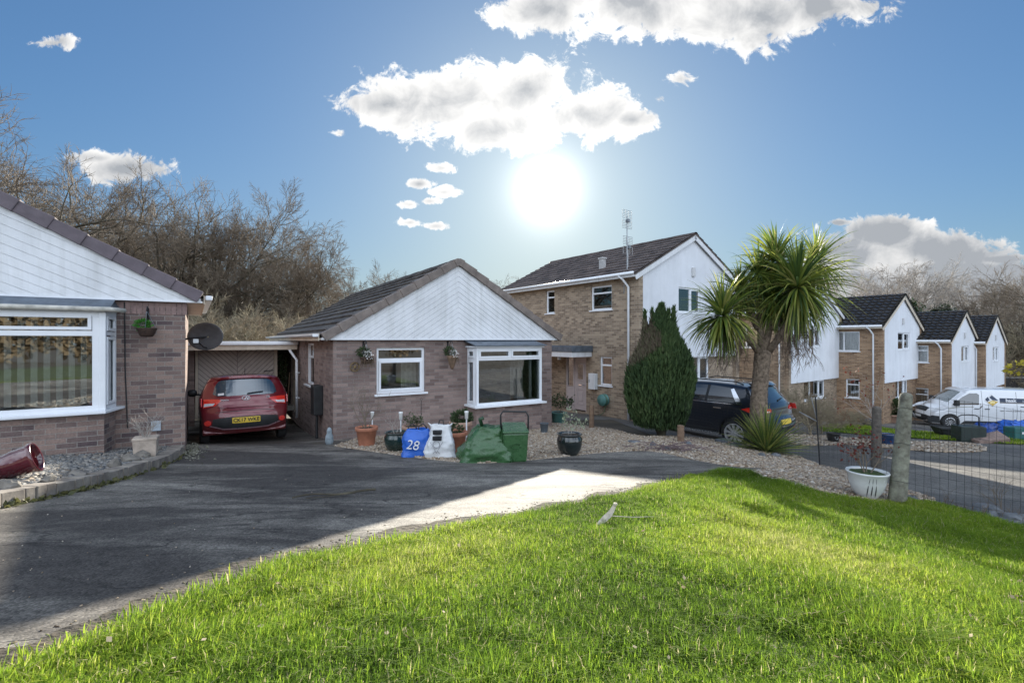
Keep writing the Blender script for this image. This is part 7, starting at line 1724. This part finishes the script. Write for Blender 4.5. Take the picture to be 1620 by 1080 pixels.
def wire(label, A, B, h, dx, dz, rad, name='wire_fence', sagg=0.02):
    t = thing(name, label, 'fence', A, 0, 'wire netting fence sections'); m = MB(); v = B-A; L_ = Vector((v.x, v.y)).length; n = int(L_/dx); r = random.Random(3)
    base = lambda f: Vector((v.x*f, v.y*f, tz(A.x+v.x*f, A.y+v.y*f)-A.z+0.01))
    pl = []
    for i in range(n+1):
        f = i/n; p = base(f); j = r.uniform(-.008, .008); pl.append(([tuple(p), tuple(p+Vector((j, r.uniform(-.01, .01), h*0.5))), tuple(p+Vector((j, 0, h)))], [rad]*3))
    k = int(h/dz)
    for i in range(k+1):
        pts = []; nn = max(8, n//3)
        for q in range(nn+1):
            f = q/nn; p = base(f)+Vector((0, 0, i*h/k+0.006*math.sin(f*17+i)-sagg*math.sin(math.pi*f))); pts.append(tuple(p))
        pl.append((pts, [rad]*len(pts)))
    V_, F_ = tube_arrays(pl, 3); mesh_np('netting', V_, F_, M_iron, None, t); return t
Af = Vector((fb.x+0.09, fb.y-0.02, fb.z)); Bf = Vector((7.6, 5.05, tz(7.6, 5.05)))
wire('open wire netting running right from the round fence post in front of the van', Af, Bf, 1.18, 0.085, 0.11, 0.0017)
wire('wire netting between the black stake and the round fence post, behind the white pot', b3, Vector((fb.x-0.08, fb.y+0.05, fb.z)), 0.72, 0.06, 0.06, 0.0012)
wire('fine wire netting from the timber stump to the black stake, behind the palm', b4+Vector((0.1, 0, 0)), b3, 0.85, 0.055, 0.055, 0.0011)
# board fence far right behind the van
A = Vector((WX(1578, 38), 38, 0)); t = thing('board_fence', 'dark board fence behind the van roof at the right edge', 'fence', (A.x, A.y, tz(A.x, A.y)), R(-4))
m = MB()
for i in range(60): m.box(i*0.16, i*0.16+0.15, 0, 0.02+0.008*(i % 2), 0, 1.75+0.01*(i % 3))
m.build('boards', pm('dark_board', (0.035, 0.03, 0.028), 0.8, 0.4, 6, 0.4), t)
m = MB(); m.box(-0.05, 9.7, -0.02, 0.05, 1.76, 1.82); m.build('coping', pm('pale_coping', (0.3, 0.3, 0.3), 0.8), t)
# debris, stick, driftwood, leaves
a, b = GL(462, 790, 0.02), GL(594, 777, 0.02); t = thing('stick', 'long thin dead branch lying on the driveway', 'stick', a); v = b-a
m = MB(); m.tube([v*f+Vector((0, 0.02*math.sin(f*6), 0.018+0.01*math.sin(f*9))) for f in [i/9 for i in range(10)]], [0.007+0.006*i/9 for i in range(10)], 6); m.tube([v*0.15, v*0.45+Vector((0, -0.04, 0.01)), v*0.75+Vector((0, -0.02, 0.01))], 0.004, 5); m.build('branch', M_bark, t)
p = GL(944, 836, 0.04); t = thing('dead_palm_leaf', 'pale curled dead palm leaf base lying on the lawn', 'dead leaf', p, R(-8)); t.scale = (.62, .62, .62)
m = MB(); pts = [(0.0, 0, 0.02), (0.05, 0.05, 0.04), (0.11, 0.12, 0.075), (0.16, 0.17, 0.115), (0.19, 0.20, 0.16), (0.20, 0.21, 0.185)]
vs = []; fs = []
for i, q in enumerate(pts):
    w_ = [0.012, 0.035, 0.040, 0.028, 0.020, 0.012][i]; vs += [(q[0]-w_, q[1]+w_*.4, q[2]+0.012), (q[0], q[1], q[2]-0.01), (q[0]+w_, q[1]-w_*.4, q[2]+0.012), (q[0], q[1], q[2]+0.004)]
for i in range(len(pts)-1):
    for j in range(4): fs.append((i*4+j, i*4+(j+1) % 4, i*4+4+(j+1) % 4, i*4+4+j))
m.add(vs, fs); m.lathe([(0, 0.02), (0.02, 0.015), (0.026, 0), (0.016, -0.015), (0, -0.02)], 10, (0.205, 0.215, 0.19)); m.tube([(0.16, 0.17, 0.08), (0.4, 0.25, 0.05), (0.62, 0.30, 0.05)], [0.007, 0.005, 0.002], 5)
m.build('leaf_base', pm('bleached_leaf', (0.50, 0.44, 0.34), 0.8, 0.3, 20, 0.4), t, False)
lw = []
for _ in range(120): q = G(rnd.uniform(150, 1620), rnd.uniform(830, 1080)); lw.append(q)
lw = [q for q in lw if in_poly(np.array([q]), lawn_poly)[0]]; P = np.array([(x, y, tz(x, y)+0.06+rnd.uniform(0, .02)) for x, y in lw]+[tuple(GL(1612+rnd.gauss(0, 8), 932+rnd.gauss(0, 10), 0.07)) for _ in range(26)])
me = leaf_mesh('fallen_leaves', P, 0.022, 8, 0.3); me.materials.append(pm('pale_dead_leaf', (0.42, 0.34, 0.22), 0.8, 0.4, 9, 0, trans=0.2)); tag(link('fallen_leaves', me), kind='stuff')
# dry branches heaped at the conifer foot
p = GL(1058, 712, 0.02); t = thing('branch_pile', 'heap of dry cut branches on the gravel right of the conifer foot', 'branches', p); r = np.random.default_rng(4); pl = []
for _ in range(90):
    q = r.normal(size=3)*np.array([0.32, 0.10, 0.03])+np.array([0.05, 0, 0.05]); q[2] = abs(q[2]); d = r.normal(size=3)*np.array([1, .5, .18]); d /= np.linalg.norm(d); l = r.uniform(.12, .4); pl.append(([q, q+d*l*.5+r.normal(size=3)*.02, q+d*l+np.array([0, 0, -.02])], [0.006, .005, .002]))
V_, F_ = tube_arrays(pl, 4); mesh_np('branches', V_, F_, pm('purple_brown_twig', (0.17, 0.12, 0.12), 0.9), None, t)
# shrubs before the far houses
def bush(label, px_, py_, s_, key='brush', mat=None, rz=0.0, leaves=None, nl=0, name='shrub', r_=0.5):
    x, y = G(px_, py_); me_t, me_c, me_i = TREES[key]; t = thing(name, label, 'shrub', (x, y, tz(x, y)), rz); t.scale = (s_, s_, s_); link('trunk', me_t, None, t); link('crown', me_c, None, t)
    if leaves: leafball(t, (0, 0, r_*1.4), r_, nl, 0.09, 5, leaves)
    return t
bush('bare grey hedge-like shrub in front of the house behind the palm', 1285, 690, 0.42, 'brush', None, 0.5); bush('second bare shrub beside the black stake, against the brick wall', 1300, 686, 0.36, 'brush2', None, 1.5)
bush('low red-leaved shrub at the foot of the pier, in front of the dark tiled house', 1328, 680, 0.24, 'brush', None, 0.9, M_leafR, 500, r_=1.5)
bush('low reddish shrub further right along the brick flank', 1362, 676, 0.2, 'brush2', None, 2.2, M_leafR, 260, r_=1.4)
bush('small leafy shrub below the blind window of the dark tiled house', 1345, 678, 0.2, 'brush', None, 2.9, M_leafG, 500, r_=1.5)
x, y = G(1587, 812); t = thing('dead_sapling', 'small dead sapling behind the wire at the right edge', 'shrub', (x, y, tz(x, y))); twigs(t, 0, 3, 0.38, 0.6, 33, M_twig, 0.005, 2)
x, y = G(1390, 700); t = thing('sapling', 'slim sapling with a few reddish leaves rising behind the dark post', 'shrub', (x, y, tz(x, y))); twigs(t, 0, 2, 1.25, 0.22, 35, M_twigP, 0.016, 2, M_leafR, 0.07, 90)
x, y = G(1465, 794)
for i in range(9):
    px_ = 1455+i*19; q = G(px_, 797+i*4.2); twp = thing('dry_weed', 'clump of dry brown weed stalks at the wire fence foot', 'weed', (q[0], q[1], tz(*q)), i, 'dry weed clumps along the fence foot'); twigs(twp, 0, 4, 0.10+0.05*(i % 3), 0.5, 60+i, pm('dry_brown', (0.16, 0.11, 0.07), 0.9), 0.003, 1)
# yellow leaved branch near the right edge, in the sun
x, d_ = WX(1615, 26), 26; t = thing('small_tree', 'small tree with a few bright yellow-green leaves at the right edge above the van', 'tree', (x+0.6, d_, tz(x, d_)))
m = MB(); m.tube([(0.3, 0, 0), (0.3, 0, 2.4), (0.0, 0, 3.05), (-1.2, 0, 3.4)], [0.05, 0.04, 0.02, 0.006], 6); m.build('trunk', M_bark, t)
leafball(t, (-0.6, 0, 3.05), 0.62, 60, 0.26, 6, M_leafY, 'crown', 0.55)
# dark plants and leaning tools in the passage beside the garage
gM = Matrix.Translation((gx, gy, 0)) @ Matrix.Rotation(R(32), 4, 'Z')
q = gM @ Vector((2.22, 1.15, 0)); t = thing('climbing_plant', 'dark ivy hanging in the passage beside the garage door', 'plant', q); P = np.array([(rnd.gauss(0, .07), rnd.gauss(0, .08), 0.3+1.5*rnd.random()) for _ in range(900)]); me = leaf_mesh('leaves', P, 0.06, 2); me.materials.append(M_leafG); link('leaves', me, None, t)
m = MB(); m.tube([(0, 0, 0), (0.03, 0, 0.9), (-0.02, 0, 1.8)], 0.012, 5); m.build('stem', M_bark, t)
q = gM @ Vector((2.33, 0.9, 0)); t = thing('garden_pole', 'pale pole leaning in the dark passage beside the garage', 'pole', q); m = MB(); m.tube([(0, 0, 0.02), (0.06, 0.05, 1.15)], 0.012, 6); m.build('shaft', M_wood, t)
q = gM @ Vector((2.6, 1.6, -0.02)); t = thing('door_step', 'low concrete step at the side door of the middle bungalow', 'step', q, R(32)); m = MB(); m.box(-0.3, 0.25, -0.4, 0.5, 0, 0.14); m.build('slab', pm('concrete', (0.33, 0.31, 0.28), 0.9, 0.2, 5, 0.4), t, bevel=0.01)
# grey rat-guard cloth / small statue at the corner
q = GL(521, 703, 0.0); t = thing('garden_ornament', 'small blue-grey bird ornament at the left corner of the middle bungalow', 'ornament', q, 0.3); m = MB(); m.lathe([(0, 0), (0.06, 0.0), (0.075, 0.06), (0.07, 0.15), (0.045, 0.22), (0.05, 0.26), (0.03, 0.31), (0, 0.33)], 16, (0, 0, 0), None, 0.8); m.tube([(0, -0.02, 0.27), (0.0, -0.09, 0.25)], [0.015, 0.003], 5); m.build('figure', pm('blue_grey_stone', (0.25, 0.30, 0.33), 0.8, 0.35, 12, 0.4), t, True)
# what stands behind the camera and shows in the window glass
hb = thing('hedge', 'long sunlit brown beech hedge across the road, mirrored in the window glass', 'hedge', (0, -13, tz(0, -13)))
r = np.random.default_rng(77); n = 26000; P = np.stack([r.uniform(-34, 34, n), r.normal(size=n)*0.5, r.uniform(0, 1, n)*2.3], -1); P[:, 2] += 0.5*np.sin(P[:, 0]*0.9)
me = leaf_mesh('foliage', P, 0.32, 4); me.materials.append(pm('beech_leaf', (0.20, 0.15, 0.09), 0.8, 0.4, 0.4, 0, trans=0.2)); link('foliage', me, None, hb)
m = MB()
for i in range(34): m.tube([(-33+i*2, 0, -0.1), (-33+i*2+rnd.uniform(-.2, .2), 0, 2.0)], 0.06, 5)
m.build('stems', M_bark, hb)
